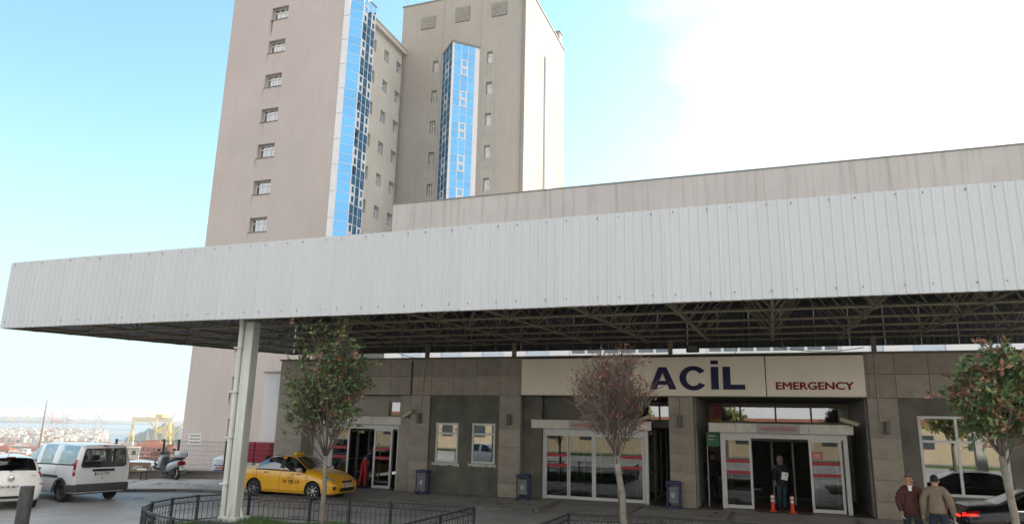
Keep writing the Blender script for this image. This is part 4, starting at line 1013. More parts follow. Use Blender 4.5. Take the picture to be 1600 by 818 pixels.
    for ax in axles:
        m_ = MB(); 
        for sd_ in (1, -1):
            n_ = 20; vs_ = []
            for k in range(n_+1):
                a = math.pi*k/n_-0.0; 
                for yy in (wid*0.97, wid-0.34): vs_.append((ax+Rw*math.cos(a), yy*sd_, wheel_r+Rw*math.sin(a)))
            m_.add(vs_, [(2*k, 2*k+1, 2*k+3, 2*k+2) for k in range(n_)])
            m_.add([(ax+Rw*math.cos(math.pi*k/n_), (wid-0.34)*sd_, wheel_r+Rw*math.sin(math.pi*k/n_)) for k in range(n_+1)], [tuple(range(n_+1))])
        m_.build('wheel_arch', rub, t, local=True)
        for sd_ in (1, -1):
            yc = (wheel_x_w)*sd_; w = 0.105; r = wheel_r
            m_ = MB(); m_.lathe([(r*0.66, -w*0.9), (r*0.80, -w), (r*0.96, -w*0.85), (r, -w*0.5), (r, w*0.5), (r*0.96, w*0.85), (r*0.80, w), (r*0.66, w*0.9)], (ax, yc, wheel_r), 28, 'y')
            wl_ = m_.build('wheel', tyre, t, smooth=True, local=True)
            m_ = MB(); f_ = yc+sd_*w*0.72
            m_.lathe([(0.0, f_-sd_*0.02), (r*0.16, f_-sd_*0.015), (r*0.18, f_-sd_*0.04), (r*0.60, f_-sd_*0.06), (r*0.67, f_), (r*0.69, f_+sd_*0.008), (r*0.67, f_-sd_*0.10), (0.0, f_-sd_*0.10)] if rim != 'alloy' else [(r*0.60, f_-sd_*0.05), (r*0.66, f_), (r*0.69, f_+sd_*0.008), (r*0.67, f_-sd_*0.10)], (ax, 0, wheel_r), 28, 'y')
            if rim == 'alloy':
                for k in range(7):
                    a = 2*math.pi*k/7; M_ = Matrix.Translation((ax, 0, wheel_r)) @ Matrix.Rotation(a, 4, 'Y')
                    m_.box(r*0.08, r*0.64, f_-sd_*0.045 if sd_ > 0 else f_+0.005, f_-0.005 if sd_ > 0 else f_+0.045, -r*0.055, r*0.055, M_)
                m_.lathe([(0, f_), (r*0.15, f_-sd_*0.005), (r*0.16, f_-sd_*0.05)], (ax, 0, wheel_r), 14, 'y')
            else:
                for k in range(8):
                    a = 2*math.pi*k/8
            m_.build('rim', rimm, wl_, local=True)
            if rim == 'alloy':
                m_ = MB(); m_.lathe([(0, f_-sd_*0.07), (r*0.62, f_-sd_*0.07)], (ax, 0, wheel_r), 20, 'y'); m_.build('brake', rub, wl_, local=True)
    # cabin
    if seats:
        zmin = 0.42; roof = max(s_[8] for s_ in st)
        seatm = mat('seat_fabric', (0.07, 0.07, 0.075), 0.9, noise=0.3)
        for (sx, sy) in seats:
            m_ = MB(); m_.bev(sx-0.02, sx+0.5, sy-0.24, sy+0.24, 0.5, 0.68, 0.05); M_ = Matrix.Translation((sx, sy, 0.62)) @ Matrix.Rotation(-0.22, 4, 'Y')
            m_.bev(-0.07, 0.07, -0.24, 0.24, 0, 0.58, 0.05, M_); m_.bev(-0.05, 0.05, -0.13, 0.13, 0.62, 0.80, 0.03, M_); m_.build('seat', seatm, t, local=True)
        m_ = MB(); x0_, x1_ = st[2][0], st[-4][0]; m_.box(x0_, x1_, -wid*0.86, wid*0.86, 0.36, 0.44); m_.build('floor', rub, t, local=True)
    return t, S, patch_obj

def plate(t, x, y, z, rz, txt, w=0.52, h=0.11, tilt=0.0, face=1):
    """number plate facing +x (face=1) or -x"""
    b = thing('tmp', 'x', 'x'); bpy.data.objects.remove(b)
    M_ = Matrix.Translation((x, y, z)) @ Matrix.Rotation(rz, 4, 'Z') @ Matrix.Rotation(tilt, 4, 'X')
    m_ = MB(); m_.box(-w/2, w/2, -0.008, 0.008, 0, h); p = m_.build('number_plate', mat('plate_white', (0.7, 0.7, 0.68), 0.4), t, local=True); p.matrix_local = M_
    m_ = MB(); m_.box(-w/2+0.004, -w/2+0.05, -0.010, -0.0085, 0.004, h-0.004); m_.build('blue_band', mat('plate_blue', (0.02, 0.08, 0.45), 0.4), p, local=True)
    me = text_mesh(txt, w-0.10, h*0.62, 0.003, 0.02); me.materials.clear(); me.materials.append(mat('plate_black', (0.01, 0.01, 0.01), 0.5)); o = link('lettering', me, p); o.location = (-w/2+0.065, -0.0085, h*0.19)
    return p

def paint(name, col, **k): return mat(name, col, 0.28, coat=0.8, noise=0.08, nscale=1.2, **k)
car_glass = glass('car_glass', (0.45, 0.5, 0.5), base=0.18)
dark_glass = glass('dark_car_glass', (0.12, 0.13, 0.14), base=0.09)
yellow = paint('taxi_yellow', (0.86, 0.44, 0.010)); white_p = paint('van_white', (0.76, 0.77, 0.79)); white_h = paint('hatch_white', (0.78, 0.775, 0.75)); black_p = mat('black_car_paint', (0.005, 0.006, 0.009), 0.22, coat=0.25, spec=0.3)
rub = mat('black_rubber', (0.012, 0.012, 0.013), 0.6); seam_m = mat('panel_gap', (0.02, 0.018, 0.012), 0.8)
plastic = mat('grey_bumper_plastic', (0.055, 0.058, 0.065), 0.6, noise=0.2)
tail = mat('tail_light_red', (0.30, 0.008, 0.01), 0.15, coat=1); tail_w = mat('tail_light_clear', (0.5, 0.42, 0.4), 0.15, coat=1)
head_m = mat('headlight_lens', (0.35, 0.37, 0.38), 0.12, coat=1); chrome = mat('chrome', (0.6, 0.6, 0.6), 0.15, metal=1.0)

SEDAN = [
 (-2.13, -2.17, -2.15, -2.08, .36, .44, .62, .84, .90, .52, .58, .56, .46, .01),
 (-2.05, -2.10, -2.08, -2.00, .27, .35, .62, .86, .975, .72, .77, .71, .58, .02),
 (-1.78, -1.78, -1.78, -1.80, .22, .29, .62, .90, 1.01, .81, .835, .775, .63, .03),
 (-1.42, -1.42, -1.46, -1.50, .19, .25, .62, .93, 1.04, .83, .85, .80, .65, .03),
 (-.95, -.95, -.98, -.74, .18, .24, .62, .925, 1.375, .835, .85, .81, .55, .04),
 (-.12, -.12, -.12, -.16, .18, .24, .62, .915, 1.425, .835, .85, .815, .575, .035),
 (-.02, -.02, -.02, -.06, .18, .24, .62, .912, 1.425, .835, .85, .815, .575, .035),
 (.60, .60, .58, .30, .18, .24, .62, .905, 1.38, .835, .85, .81, .555, .04),
 (1.08, 1.08, 1.02, 1.02, .18, .24, .62, .885, .985, .83, .85, .80, .66, .045),
 (1.55, 1.55, 1.52, 1.52, .19, .25, .60, .82, .915, .82, .84, .765, .60, .05),
 (1.90, 1.90, 1.90, 1.88, .20, .27, .56, .735, .81, .78, .80, .69, .50, .04),
 (2.08, 2.10, 2.06, 2.02, .23, .30, .50, .64, .70, .68, .70, .60, .42, .03),
 (2.15, 2.18, 2.15, 2.11, .30, .36, .48, .58, .63, .50, .54, .46, .34, .02)]
def scale_st(st, sx, sy, sz):
    return [(a[0]*sx, a[1]*sx, a[2]*sx, a[3]*sx, a[4], a[5], a[6]*sz, a[7]*sz, a[8]*sz, a[9]*sy, a[10]*sy, a[11]*sy, a[12]*sy, a[13]) for a in st]

# taxi: wheels near side at (-15.68,22.43) front and (-18.23,22.16) rear
hd = R(-2.0); fdir = Vector((math.cos(hd), math.sin(hd), 0)); rdir = Vector((fdir.y, -fdir.x, 0))
c0 = Vector((-16.56, 21.95, ROADZ))-rdir*0.74
taxi, S, PO = vehicle('taxi', 'yellow taxi sedan parked on the ramp beside the left door', 'car', tuple(c0), hd, SEDAN, yellow, car_glass,
    [(3.45, 4.93, 4.12, 4.86), (6.05, 7.85, 4.12, 4.86)], [(7.04, 7.97, 5.12, 7), (3.04, 3.97, 5.12, 7)], (1.31, -1.255), 0.305, 0.74,
    seats=[(-0.05, 0.36), (-0.05, -0.36), (-1.0, 0.36), (-1.0, -0.36)])
for u in (4.99, 7.95, 3.52): PO('door_gap', seam_m, u, u+0.03, 2.15, 4.0 if u < 7 else 3.9, off=0.002, nu=2, nv=12)
PO('sill_gap', seam_m, 3.6, 7.9, 2.12, 2.16, off=0.002, nu=30, nv=2)
PO('window_frame', rub, 4.93, 6.05, 4.06, 4.93, off=0.001, nu=3)
PO('window_frame', rub, 3.40, 7.9, 4.02, 4.12, off=0.002, nu=30, nv=2); PO('window_frame', rub, 3.40, 7.85, 4.86, 4.92, off=0.002, nu=30, nv=2)
PO('headlight', head_m, 9.8, 10.9, 3.75, 4.35, off=0.008); PO('headlight_trim', rub, 9.7, 9.82, 3.72, 4.3, off=0.006)
PO('tail_light', tail, 0.6, 1.8, 3.55, 4.25, off=0.006)
for u in (7.05, 4.2):
    m0 = S.P([u, u+0.25 if u > 5 else u+0.2], [3.82])
    for sd_ in (1, -1):
        m_ = MB(); p, q = m0[0, 0], m0[1, 0]; m_.beam((p[0]-0.02, (p[1]+0.02)*sd_, p[2]), (p[0]+0.17, (p[1]+0.02)*sd_, p[2]), 0.025, 0.03); m_.build('door_handle', chrome, taxi, local=True)
for sd_ in (1, -1):
    m_ = MB(); m_.bev(0.70, 0.86, 0.84*sd_-0.0 if sd_ > 0 else -1.04, 1.04 if sd_ > 0 else -0.84, 0.92, 1.07, 0.04); m_.box(0.74, 0.80, min(0.76*sd_, 0.86*sd_), max(0.76*sd_, 0.86*sd_), 0.95, 0.98); m_.build('wing_mirror', mat('mirror_silver', (0.5, 0.5, 0.52), 0.2, metal=0.4, coat=0.5), taxi, local=True)
m_ = MB(); m_.box(2.135, 2.175, -0.27, 0.27, 0.585, 0.655); m_.build('grille', rub, taxi, local=True)
m_ = MB(); m_.box(2.12, 2.19, -0.42, 0.42, 0.30, 0.42); m_.build('lower_grille', rub, taxi, local=True)
m_ = MB(); m_.box(2.172, 2.184, -0.25, 0.25, 0.60, 0.612); m_.build('grille_bar', chrome, taxi, local=True)
PO('fog_lamp_recess', rub, 10.9, 11.5, 2.3, 2.9, off=0.004, nu=4, nv=4)
plate(taxi, 2.20, 0, 0.455, math.pi/2, '34 TJB 10', tilt=0)
m_ = MB(); m_.bev(-0.10, 0.06, -0.22, 0.22, 1.455, 1.56, 0.035); m_.build('roof_sign', mat('taxi_sign_yellow', (0.75, 0.48, 0.04), 0.4), taxi, local=True)
blk = mat('plate_black', (0.01, 0.01, 0.01), 0.5)
yd_ = -(S.P([6.6], [3.35])[0, 0][1]+0.006)
add_text('lettering', '34 TJB 10', blk, taxi, (0.02, yd_, 0.49), 0.70, 0.15, depth=0.003, bold=0.03)
add_text('lettering', 'TAKSİ', blk, taxi, (0.36, -(S.P([6.6], [3.85])[0, 0][1]+0.008), 0.84), 0.16, 0.03, depth=0.003)
m_ = MB(); m_.lathe([(0.105, yd_-0.002), (0.118, yd_-0.002)], (0.36, 0, 0.715), 20, 'y'); m_.box(0.30, 0.34, yd_-0.003, yd_, 0.695, 0.735); m_.box(0.38, 0.42, yd_-0.003, yd_, 0.695, 0.735); em = m_.build('door_emblem', mat('emblem_red', (0.20, 0.03, 0.02), 0.5), taxi, local=True)

VAN = [
 (-2.08, -2.09, -2.075, -2.03, .36, .42, .80, 1.10, 1.72, .80, .865, .86, .68, .03),
 (-2.04, -2.05, -2.03, -1.98, .30, .36, .80, 1.10, 1.75, .83, .89, .88, .70, .035),
 (-1.62, -1.62, -1.62, -1.62, .26, .32, .80, 1.09, 1.765, .85, .895, .885, .715, .035),
 (-.95, -.95, -.95, -.95, .24, .30, .80, 1.08, 1.775, .86, .895, .885, .72, .035),
 (-.72, -.72, -.72, -.72, .24, .30, .80, 1.08, 1.775, .86, .895, .885, .72, .035),
 (.22, .22, .22, .22, .24, .30, .80, 1.06, 1.765, .86, .895, .88, .71, .04),
 (.34, .34, .34, .32, .24, .30, .80, 1.06, 1.76, .86, .895, .88, .71, .04),
 (1.05, 1.05, .95, .62, .24, .30, .78, 1.04, 1.70, .86, .895, .875, .67, .05),
 (1.45, 1.45, 1.40, 1.38, .24, .30, .76, 1.00, 1.13, .855, .89, .85, .70, .06),
 (1.85, 1.85, 1.82, 1.80, .24, .30, .70, .90, .99, .83, .86, .78, .62, .05),
 (2.10, 2.11, 2.07, 2.03, .26, .34, .60, .76, .84, .74, .77, .68, .52, .03),
 (2.17, 2.19, 2.16, 2.12, .33, .40, .56, .68, .74, .58, .62, .54, .40, .02)]
hv = R(169); fv = Vector((math.cos(hv), math.sin(hv), 0))
cv = Vector((-21.45, 18.15, ROADZ))+fv*1.30
van, SV, PV = vehicle('passenger_van', 'white high roofed passenger van seen from behind beside the small hatchback', 'van', tuple(cv), hv, VAN, white_p, car_glass,
    [(1.12, 2.92, 4.15, 4.90), (4.10, 4.92, 4.15, 4.90), (6.08, 7.85, 4.15, 4.88)], [(7.05, 7.96, 5.12, 7)], (1.36, -1.30), 0.315, 0.76, rim='steel', rear_cut=(0.72, 1.10, 0.66, 1.66),
    seats=[(0.35, 0.38), (0.35, -0.38), (-0.65, 0.42), (-0.65, 0), (-0.65, -0.42)])
for u in (3.02, 5.0, 7.92): PV('door_gap', seam_m, u, u+0.05, 2.15, 4.9 if u < 7 else 4.0, off=0.002, nu=2, nv=14)
PV('window_frame', rub, 1.12, 7.8, 4.09, 4.15, off=0.002, nu=30, nv=2)
PV('side_rubbing_strip', plastic, 2.75, 7.6, 2.85, 3.05, off=0.015, nu=30, nv=3)
PV('tail_light', tail, 0.25, 1.25, 3.1, 4.35, off=0.01, nu=5, nv=8); PV('tail_light_lens', tail_w, 0.3, 1.15, 3.5, 3.8, off=0.016, nu=5, nv=4)
PV('headlight', head_m, 9.0, 10.6, 3.6, 4.3, off=0.008)
for sd_ in (1, -1):
    for ax_ in (1.36, -1.30):
        m_ = MB(); n_ = 18; vs = []
        for k in range(n_+1):
            a = math.pi*(k/n_)*1.06-0.09
            for (rr, yy) in ((0.355, 0.905), (0.43, 0.915), (0.445, 0.885)): vs.append((ax_+rr*math.cos(a), yy*sd_, 0.315+rr*math.sin(a)))
        for k in range(n_): m_.add([vs[3*k], vs[3*k+1], vs[3*k+2], vs[3*k+3], vs[3*k+4], vs[3*k+5]], [(0, 1, 4, 3), (1, 2, 5, 4)])
        m_.fixn = True; m_.build('arch_trim', plastic, van, local=True)
    for xh in (0.45, 0.10):
        m_ = MB(); m_.bev(xh-0.09, xh+0.09, min(0.885*sd_, 0.925*sd_), max(0.885*sd_, 0.925*sd_), 0.95, 1.01, 0.012); m_.build('door_handle', rub, van, local=True)
    m_ = MB(); m_.bev(1.00, 1.14, min(0.9*sd_, 1.12*sd_), max(0.9*sd_, 1.12*sd_), 1.08, 1.30, 0.03); m_.build('wing_mirror', rub, van, local=True)
m_ = MB(); m_.bev(-2.17, -2.02, -0.88, 0.88, 0.34, 0.58, 0.035); m_.bev(-2.06, -1.72, 0.80, 0.915, 0.34, 0.56, 0.03); m_.bev(-2.06, -1.72, -0.915, -0.80, 0.34, 0.56, 0.03); m_.build('rear_bumper', plastic, van, local=True)
m_ = MB(); m_.bev(-2.125, -2.075, -0.36, 0.36, 0.96, 1.03, 0.012); m_.build('tailgate_handle', rub, van, local=True)
m_ = MB(); m_.box(-2.11, -2.085, -0.015, 0.015, 0.72, 0.75); m_.build('lock', rub, van, local=True)
m_ = MB(); m_.bev(-2.075, -2.02, -0.09, 0.09, 1.735, 1.765, 0.008); m_.build('brake_light', tail, van, local=True)
plate(van, -2.115, 0.03, 0.83, -math.pi/2, '34 ZU 7542')
add_text('lettering', 'TOURNEO', mat('badge_grey', (0.05, 0.05, 0.05), 0.5), van, (-2.092, 0.70, 1.065), 0.34, 0.04, rz=-math.pi/2, depth=0.003)
add_text('lettering', 'CONNECT', mat('badge_grey', (0.05, 0.05, 0.05), 0.5), van, (-2.092, 0.30, 1.068), 0.22, 0.022, rz=-math.pi/2, depth=0.003)
m_ = MB(); m_.tube((-1.9, 0.35, 0.30), (-1.6, 0.35, 0.30), 0.03); m_.box(-1.4, 1.4, -0.55, 0.55, 0.2, 0.30); m_.build('underbody', rub, van, local=True)

HATCH = [
 (-1.93, -1.96, -1.90, -1.80, .34, .42, .66, .92, 1.03, .60, .70, .66, .60, .015),
 (-1.88, -1.91, -1.84, -1.76, .26, .35, .66, .94, 1.06, .76, .82, .76, .66, .02),
 (-1.60, -1.60, -1.62, -1.60, .22, .29, .66, .97, 1.16, .82, .85, .80, .655, .04),
 (-1.25, -1.25, -1.28, -1.38, .20, .26, .66, .98, 1.40, .83, .855, .81, .58, .05),
 (-.50, -.50, -.52, -.50, .18, .24, .64, .955, 1.45, .83, .855, .815, .58, .045),
 (-.10, -.10, -.10, -.10, .18, .24, .64, .945, 1.455, .83, .855, .815, .58, .045),
 (.02, .02, .02, .0, .18, .24, .64, .94, 1.455, .83, .855, .815, .58, .045),
 (.62, .62, .60, .34, .18, .24, .62, .93, 1.41, .83, .855, .81, .56, .045),
 (1.10, 1.10, 1.05, 1.06, .18, .24, .62, .90, 1.00, .83, .85, .80, .66, .045),
 (1.50, 1.50, 1.48, 1.48, .19, .25, .60, .82, .92, .81, .83, .75, .58, .05),
 (1.85, 1.85, 1.82, 1.80, .22, .30, .52, .68, .74, .70, .72, .62, .45, .03),
 (1.95, 1.97, 1.94, 1.90, .30, .36, .48, .58, .64, .52, .56, .46, .34, .02)]
hh = math.atan2(0.44, -0.90); fh = Vector((math.cos(hh), math.sin(hh), 0)); rh = Vector((fh.y, -fh.x, 0))
ch = Vector((-21.2, 16.1, ROADZ))-rh*0.75+fh*1.2
hatch, SH, PH = vehicle('small_hatchback', 'white hatchback cut by the left edge, its dark rear window and plate facing us', 'car', tuple(ch), hh, HATCH, white_h, dark_glass,
    [(3.2, 4.95, 4.12, 4.88), (6.05, 7.85, 4.12, 4.86)], [(7.04, 7.97, 5.12, 7), (1.15, 2.93, 5.08, 7)], (1.28, -1.22), 0.30, 0.745, seats=[(0, 0.36), (0, -0.36)])
PH('tail_light', tail, 0.55, 2.1, 3.75, 4.75, off=0.008, nu=8, nv=6)
PH('bumper_reflector', tail, 0.2, 0.9, 3.12, 3.2, off=0.008, nu=4, nv=2)
for u in (5.0, 7.95): PH('door_gap', seam_m, u, u+0.04, 2.15, 4.0, off=0.002, nu=2, nv=12)
plate(hatch, -1.985, 0.02, 0.60, -math.pi/2, '34 HR 4817')
m_ = MB(); m_.lathe([(0.0, -1.99), (0.075, -1.985), (0.09, -1.95)], (0, 0, 0.90), 18, 'x'); em = m_.build('emblem', chrome, hatch, local=True)
m_ = MB(); m_.box(-1.99, -1.93, -0.62, 0.62, 0.33, 0.40); m_.build('bumper_insert', rub, hatch, local=True)
m_ = MB(); m_.path([(-1.86, 0.05, 1.08), (-1.85, -0.1, 1.12), (-1.80, -0.45, 1.15)], 0.014, n=5); m_.build('wiper', rub, hatch, local=True)
m_ = MB(); m_.bev(-1.50, -1.36, -0.11, 0.11, 1.452, 1.475, 0.006); m_.build('brake_light', tail, hatch, local=True)
m_ = MB(); m_.tube((-1.0, 0, 1.49), (-1.2, 0, 1.60), 0.008); m_.build('antenna', rub, hatch, local=True)
add_text('lettering', 'i20', chrome, hatch, (-1.93, -0.48, 0.94), 0.12, 0.045, rz=-math.pi/2, depth=0.004)

BLACK = scale_st(SEDAN, 1.18, 1.115, 1.0)
bl, SB, PB_ = vehicle('executive_sedan', 'long black saloon parked at the right with its red tail light lit', 'car', (6.68, 21.50, ROADZ), R(1.0), BLACK, black_p, dark_glass,
    [(3.45, 4.93, 4.12, 4.86), (6.05, 7.85, 4.12, 4.86)], [(7.04, 7.97, 5.12, 7), (3.04, 3.97, 5.12, 7)], (1.55, -1.45), 0.345, 0.82, seats=[(-0.05, 0.4), (-0.05, -0.4)])
tail_lit = mat('lit_tail_light', (0.5, 0.01, 0.01), 0.2, emit=((1.0, 0.03, 0.015), 0.7))
PB_('tail_light', tail, 0.25, 1.75, 3.52, 4.12, off=0.006, nu=8, nv=5)
PB_('lit_lamp', tail_lit, 0.35, 1.6, 3.60, 3.78, off=0.012, nu=8, nv=3); PB_('lit_lamp', tail_lit, 0.35, 1.0, 3.88, 4.0, off=0.012, nu=5, nv=3)
m_ = MB(); m_.box(-2.58, -2.54, -0.62, -0.24, 0.74, 0.79); m_.build('lit_lamp', tail_lit, bl, local=True)
PB_('window_chrome', chrome, 3.35, 7.9, 4.04, 4.10, off=0.004, nu=40, nv=2); PB_('window_chrome', chrome, 3.40, 7.88, 4.88, 4.93, off=0.004, nu=40, nv=2)
PB_('painted_shoulder_glint', mat('soft_reflection_edge', (0.05, 0.055, 0.06), 0.3), 1.2, 10.0, 3.70, 3.74, off=0.003, nu=60, nv=2)  # paler strip along the shoulder, a soft reflection painted into the colour
for u in (4.99, 7.95, 3.52): PB_('door_gap', seam_m, u, u+0.02, 2.15, 4.0, off=0.001, nu=2, nv=12)
m_ = MB(); m_.box(-2.585, -2.575, -0.46, -0.36, 0.42, 0.58); m_.build('sticker', mat('pale_blue_sticker', (0.35, 0.45, 0.6), 0.5), bl, local=True)
plate(bl, -2.60, 0, 0.48, -math.pi/2, '34 AC 112')
m_ = MB(); m_.prism([(-0.95, 1.455), (-0.78, 1.465), (-0.90, 1.53)], -0.02, 0.02); m_.build('roof_antenna', black_p, bl, local=True)

# ------------------------------------------------------------------ small things on the forecourt
bm_dark = mat('bollard_metal', (0.045, 0.05, 0.048), 0.5, noise=0.5, nscale=9)
b_ = thing('bollard', 'dark scuffed steel bollard standing in front of the hatchback at the left', 'bollard', (-14.0, 10.5, ROADZ))
m_ = MB(); m_.lathe([(0.125, -0.12), (0.125, 1.20), (0.118, 1.22), (0.0, 1.225)], (-14.0, 10.5, 0), 20); m_.build('post', bm_dark, b_)
m_ = MB(); m_.lathe([(0.24, -0.095), (0.24, -0.07), (0.13, -0.068)], (-14.0, 10.5, 0), 20); m_.build('foot', bm_dark, b_)

orange = mat('orange_plastic', (0.75, 0.06, 0.015), 0.5); refl = mat('reflective_white_band', (0.75, 0.75, 0.75), 0.4)
for lab, x, y in (('left orange delineator post with two white bands before the patient entrance', -0.20, 26.0), ('right orange delineator post with two white bands before the patient entrance', 0.40, 25.86)):
    t = thing('delineator_post', lab, 'post', (x, y, 0), group='orange delineator posts at the patient entrance')
    m_ = MB(); m_.lathe([(0.0, 0.0), (0.13, 0.0), (0.13, 0.02), (0.06, 0.05), (0.055, 0.50), (0.045, 0.53), (0, 0.535)], (x, y, 0), 14); m_.build('post', orange, t)
    for z in (0.30, 0.42):
        m_ = MB(); m_.lathe([(0.058, z), (0.0585, z+0.085)], (x, y, 0), 14); m_.build('band', refl, t)

blue_m = mat('blue_painted_steel', (0.01, 0.022, 0.11), 0.5, noise=0.3, nscale=8); bin_m = mat('galvanised_bin', (0.16, 0.18, 0.19), 0.5, noise=0.3, nscale=6)
for lab, x, y in (('blue framed litter bin standing left of the two small windows', -12.62, 25.05), ('blue framed litter bin between the right small window and the middle door', -8.62, 25.15), ('blue framed litter bin against the pilaster between the two right doors', -3.30, 25.18)):
    t = thing('litter_bin', lab, 'bin', (x, y, 0), group='blue framed litter bins')
    m_ = MB()
    for sx in (-0.21, 0.21):
        for sy in (-0.12, 0.12): m_.box(x+sx-0.018, x+sx+0.018, y+sy-0.018, y+sy+0.018, 0.02, 0.80)
    for z in (0.04, 0.76):
        m_.box(x-0.192, x+0.192, y-0.135, y-0.105, z, z+0.035); m_.box(x-0.192, x+0.192, y+0.105, y+0.135, z, z+0.035)
        for sx in (-0.21, 0.21): m_.box(x+sx-0.015, x+sx+0.015, y-0.102, y+0.102, z, z+0.034)
    for sx in (-0.21, 0.21): m_.box(x+sx-0.03, x+sx+0.03, y-0.26, y+0.2, 0.0, 0.022)
    m_.build('frame', blue_m, t)
    m_ = MB(); m_.prism([(x-0.27, 0.80), (x+0.27, 0.80), (x+0.20, 0.87), (x-0.20, 0.87)], y-0.19, y+0.19); m_.build('lid', blue_m, t)
    m_ = MB(); m_.bev(x-0.16, x+0.16, y-0.10, y+0.10, 0.16, 0.70, 0.02); b2 = m_.build('basket', bin_m, t)
    m_ = MB(); m_.box(x-0.08, x+0.03, y-0.104, y-0.101, 0.34, 0.50); m_.build('sticker', mat('worn_sticker', (0.4, 0.41, 0.42), 0.6), b2)

# wire mesh fence on the plinth
fence_dark = mat('dark_green_fence_post', (0.02, 0.03, 0.025), 0.5); wire = mat('fence_wire', (0.20, 0.21, 0.20), 0.5)
fn = thing('wire_mesh_fence', 'wire mesh fence on dark posts along the plinth behind the scooter', 'fence', (-24, 26.2, 0.3))
fp_ = [(-27.1, 24.05), (-25.98, 25.6), (-25.43, 25.9), (-23.1, 26.3), (-20.4, 26.42)]
for (x, y) in fp_:
    m_ = MB(); m_.box(x-0.035, x+0.035, y-0.035, y+0.035, 0.30, 1.64); m_.build('post', fence_dark, fn)
for (p, q) in zip(fp_[:-1], fp_[1:]):
    p = Vector((*p, 0)); q = Vector((*q, 0)); d = q-p; Lg = d.length; d.normalize(); m_ = MB(); nv_ = int(Lg/0.10)
    for k in range(1, nv_): 
        c = p+d*(Lg*k/nv_); m_.tube((c.x, c.y, 0.36), (c.x, c.y, 1.58), 0.006, n=3, cap=False)
    for k in range(7):
        z = 0.38+k*0.198; m_.tube((p.x, p.y, z), (q.x, q.y, z), 0.009 if k in (0, 6) else 0.007, n=3, cap=False)
    props(m_.build('wire_panel', wire, fn), kind='stuff')

# bench seen from the side
wood = mat('bench_wood', (0.20, 0.12, 0.065), 0.7, noise=0.4, nscale=3, stretch=(1, 1, 8)); iron = mat('cast_iron', (0.03, 0.03, 0.03), 0.5)
bt_ = thing('park_bench', 'brown slatted bench with white lettering on its back beyond the van', 'bench', (-26.0, 24.0, 0), R(16))
for z, w in ((0.60, 0.10), (0.475, 0.12)):
    m_ = MB(); m_.bev(-0.85, 0.85, -0.02, 0.02, z, z+w, 0.01); bd = m_.build('back_board', wood, bt_, local=True)
add_text('lettering', 'zohani', wht, bd, (0.10, -0.021, 0.505), 0.40, 0.075, depth=0.003, bold=0.01)
for k in range(3):
    m_ = MB(); m_.bev(-0.85, 0.85, -0.42+k*0.13, -0.31+k*0.13, 0.35, 0.385, 0.01); m_.build('seat_board', wood, bt_, local=True)
for x in (-0.7, 0.7):
    m_ = MB(); m_.path([(x, 0.03, 0.70), (x, 0.02, 0.36), (x, 0.05, 0.0)], 0.022, n=6); m_.path([(x, 0.02, 0.34), (x, -0.38, 0.34), (x, -0.36, 0.0)], 0.022, n=6); m_.box(x-0.03, x+0.03, -0.42, 0.1, 0.0, 0.02); m_.build('leg', iron, bt_, local=True)

# scooter
hs = math.atan2(0.55, -1.5)
sc = thing('motor_scooter', 'silver and blue maxi scooter with top case parked by the mesh fence', 'scooter', (-24.98, 25.08, 0), hs)
silver = mat('scooter_silver', (0.36, 0.40, 0.43), 0.3, coat=0.6, noise=0.1); dkblue = mat('scooter_dark_panel', (0.03, 0.035, 0.05), 0.5)
for x, nm in ((0.72, 'front_wheel'), (-0.72, 'rear_wheel')):
    m_ = MB(); r = 0.27; m_.lathe([(0.17, -0.05), (0.22, -0.062), (0.26, -0.045), (0.27, 0), (0.26, 0.045), (0.22, 0.062), (0.17, 0.05)], (x, 0, r), 24, 'y'); w_ = m_.build(nm, mat('tyre', (0, 0, 0)), sc, smooth=True, local=True)
    m_ = MB(); m_.lathe([(0.17, -0.03), (0.15, -0.02), (0.15, 0.02), (0.17, 0.03)], (x, 0, r), 20, 'y')
    for k in range(5):
        a = 2*math.pi*k/5; m_.tube((x, 0, r), (x+0.16*math.cos(a), 0, r+0.16*math.sin(a)), 0.018, n=5)
    m_.build('rim', mat('alloy_rim', (0, 0, 0)), w_, local=True)
def hull(sections, name, m, parent, smooth=True):
    """loft through (x, halfwidth, z0, z1) sections with rounded cross-section"""
    m_ = MB(); n = 12; vs = []
    for (x, w, z0, z1) in sections:
        for k in range(n):
            a = 2*math.pi*k/n; c, s_ = math.cos(a), math.sin(a)
            vs.append((x, w*math.copysign(abs(c)**0.7, c), (z0+z1)/2+(z1-z0)/2*math.copysign(abs(s_)**0.7, s_)))
    fs = []
    for i in range(len(sections)-1):
        for k in range(n): fs.append((i*n+k, i*n+(k+1) % n, (i+1)*n+(k+1) % n, (i+1)*n+k))
    fs += [tuple(range(n)), tuple(range((len(sections)-1)*n, len(sections)*n))]
    m_.fixn = True; m_.add(vs, fs); return m_.build(name, m, parent, smooth=smooth, local=True)
hull([(0.95, 0.05, 0.42, 0.50), (0.85, 0.12, 0.46, 0.58), (0.70, 0.13, 0.50, 0.62), (0.50, 0.11, 0.48, 0.58)], 'front_mudguard', silver, sc)
hull([(0.74, 0.14, 0.52, 0.80), (0.66, 0.25, 0.45, 0.96), (0.52, 0.27, 0.36, 1.02), (0.44, 0.22, 0.34, 0.98)], 'front_fairing', silver, sc)
hull([(0.46, 0.22, 0.25, 0.95), (0.36, 0.21, 0.22, 0.72), (0.26, 0.20, 0.20, 0.34), (-0.10, 0.22, 0.20, 0.34), (-0.16, 0.18, 0.2, 0.5)], 'leg_shield', dkblue, sc)
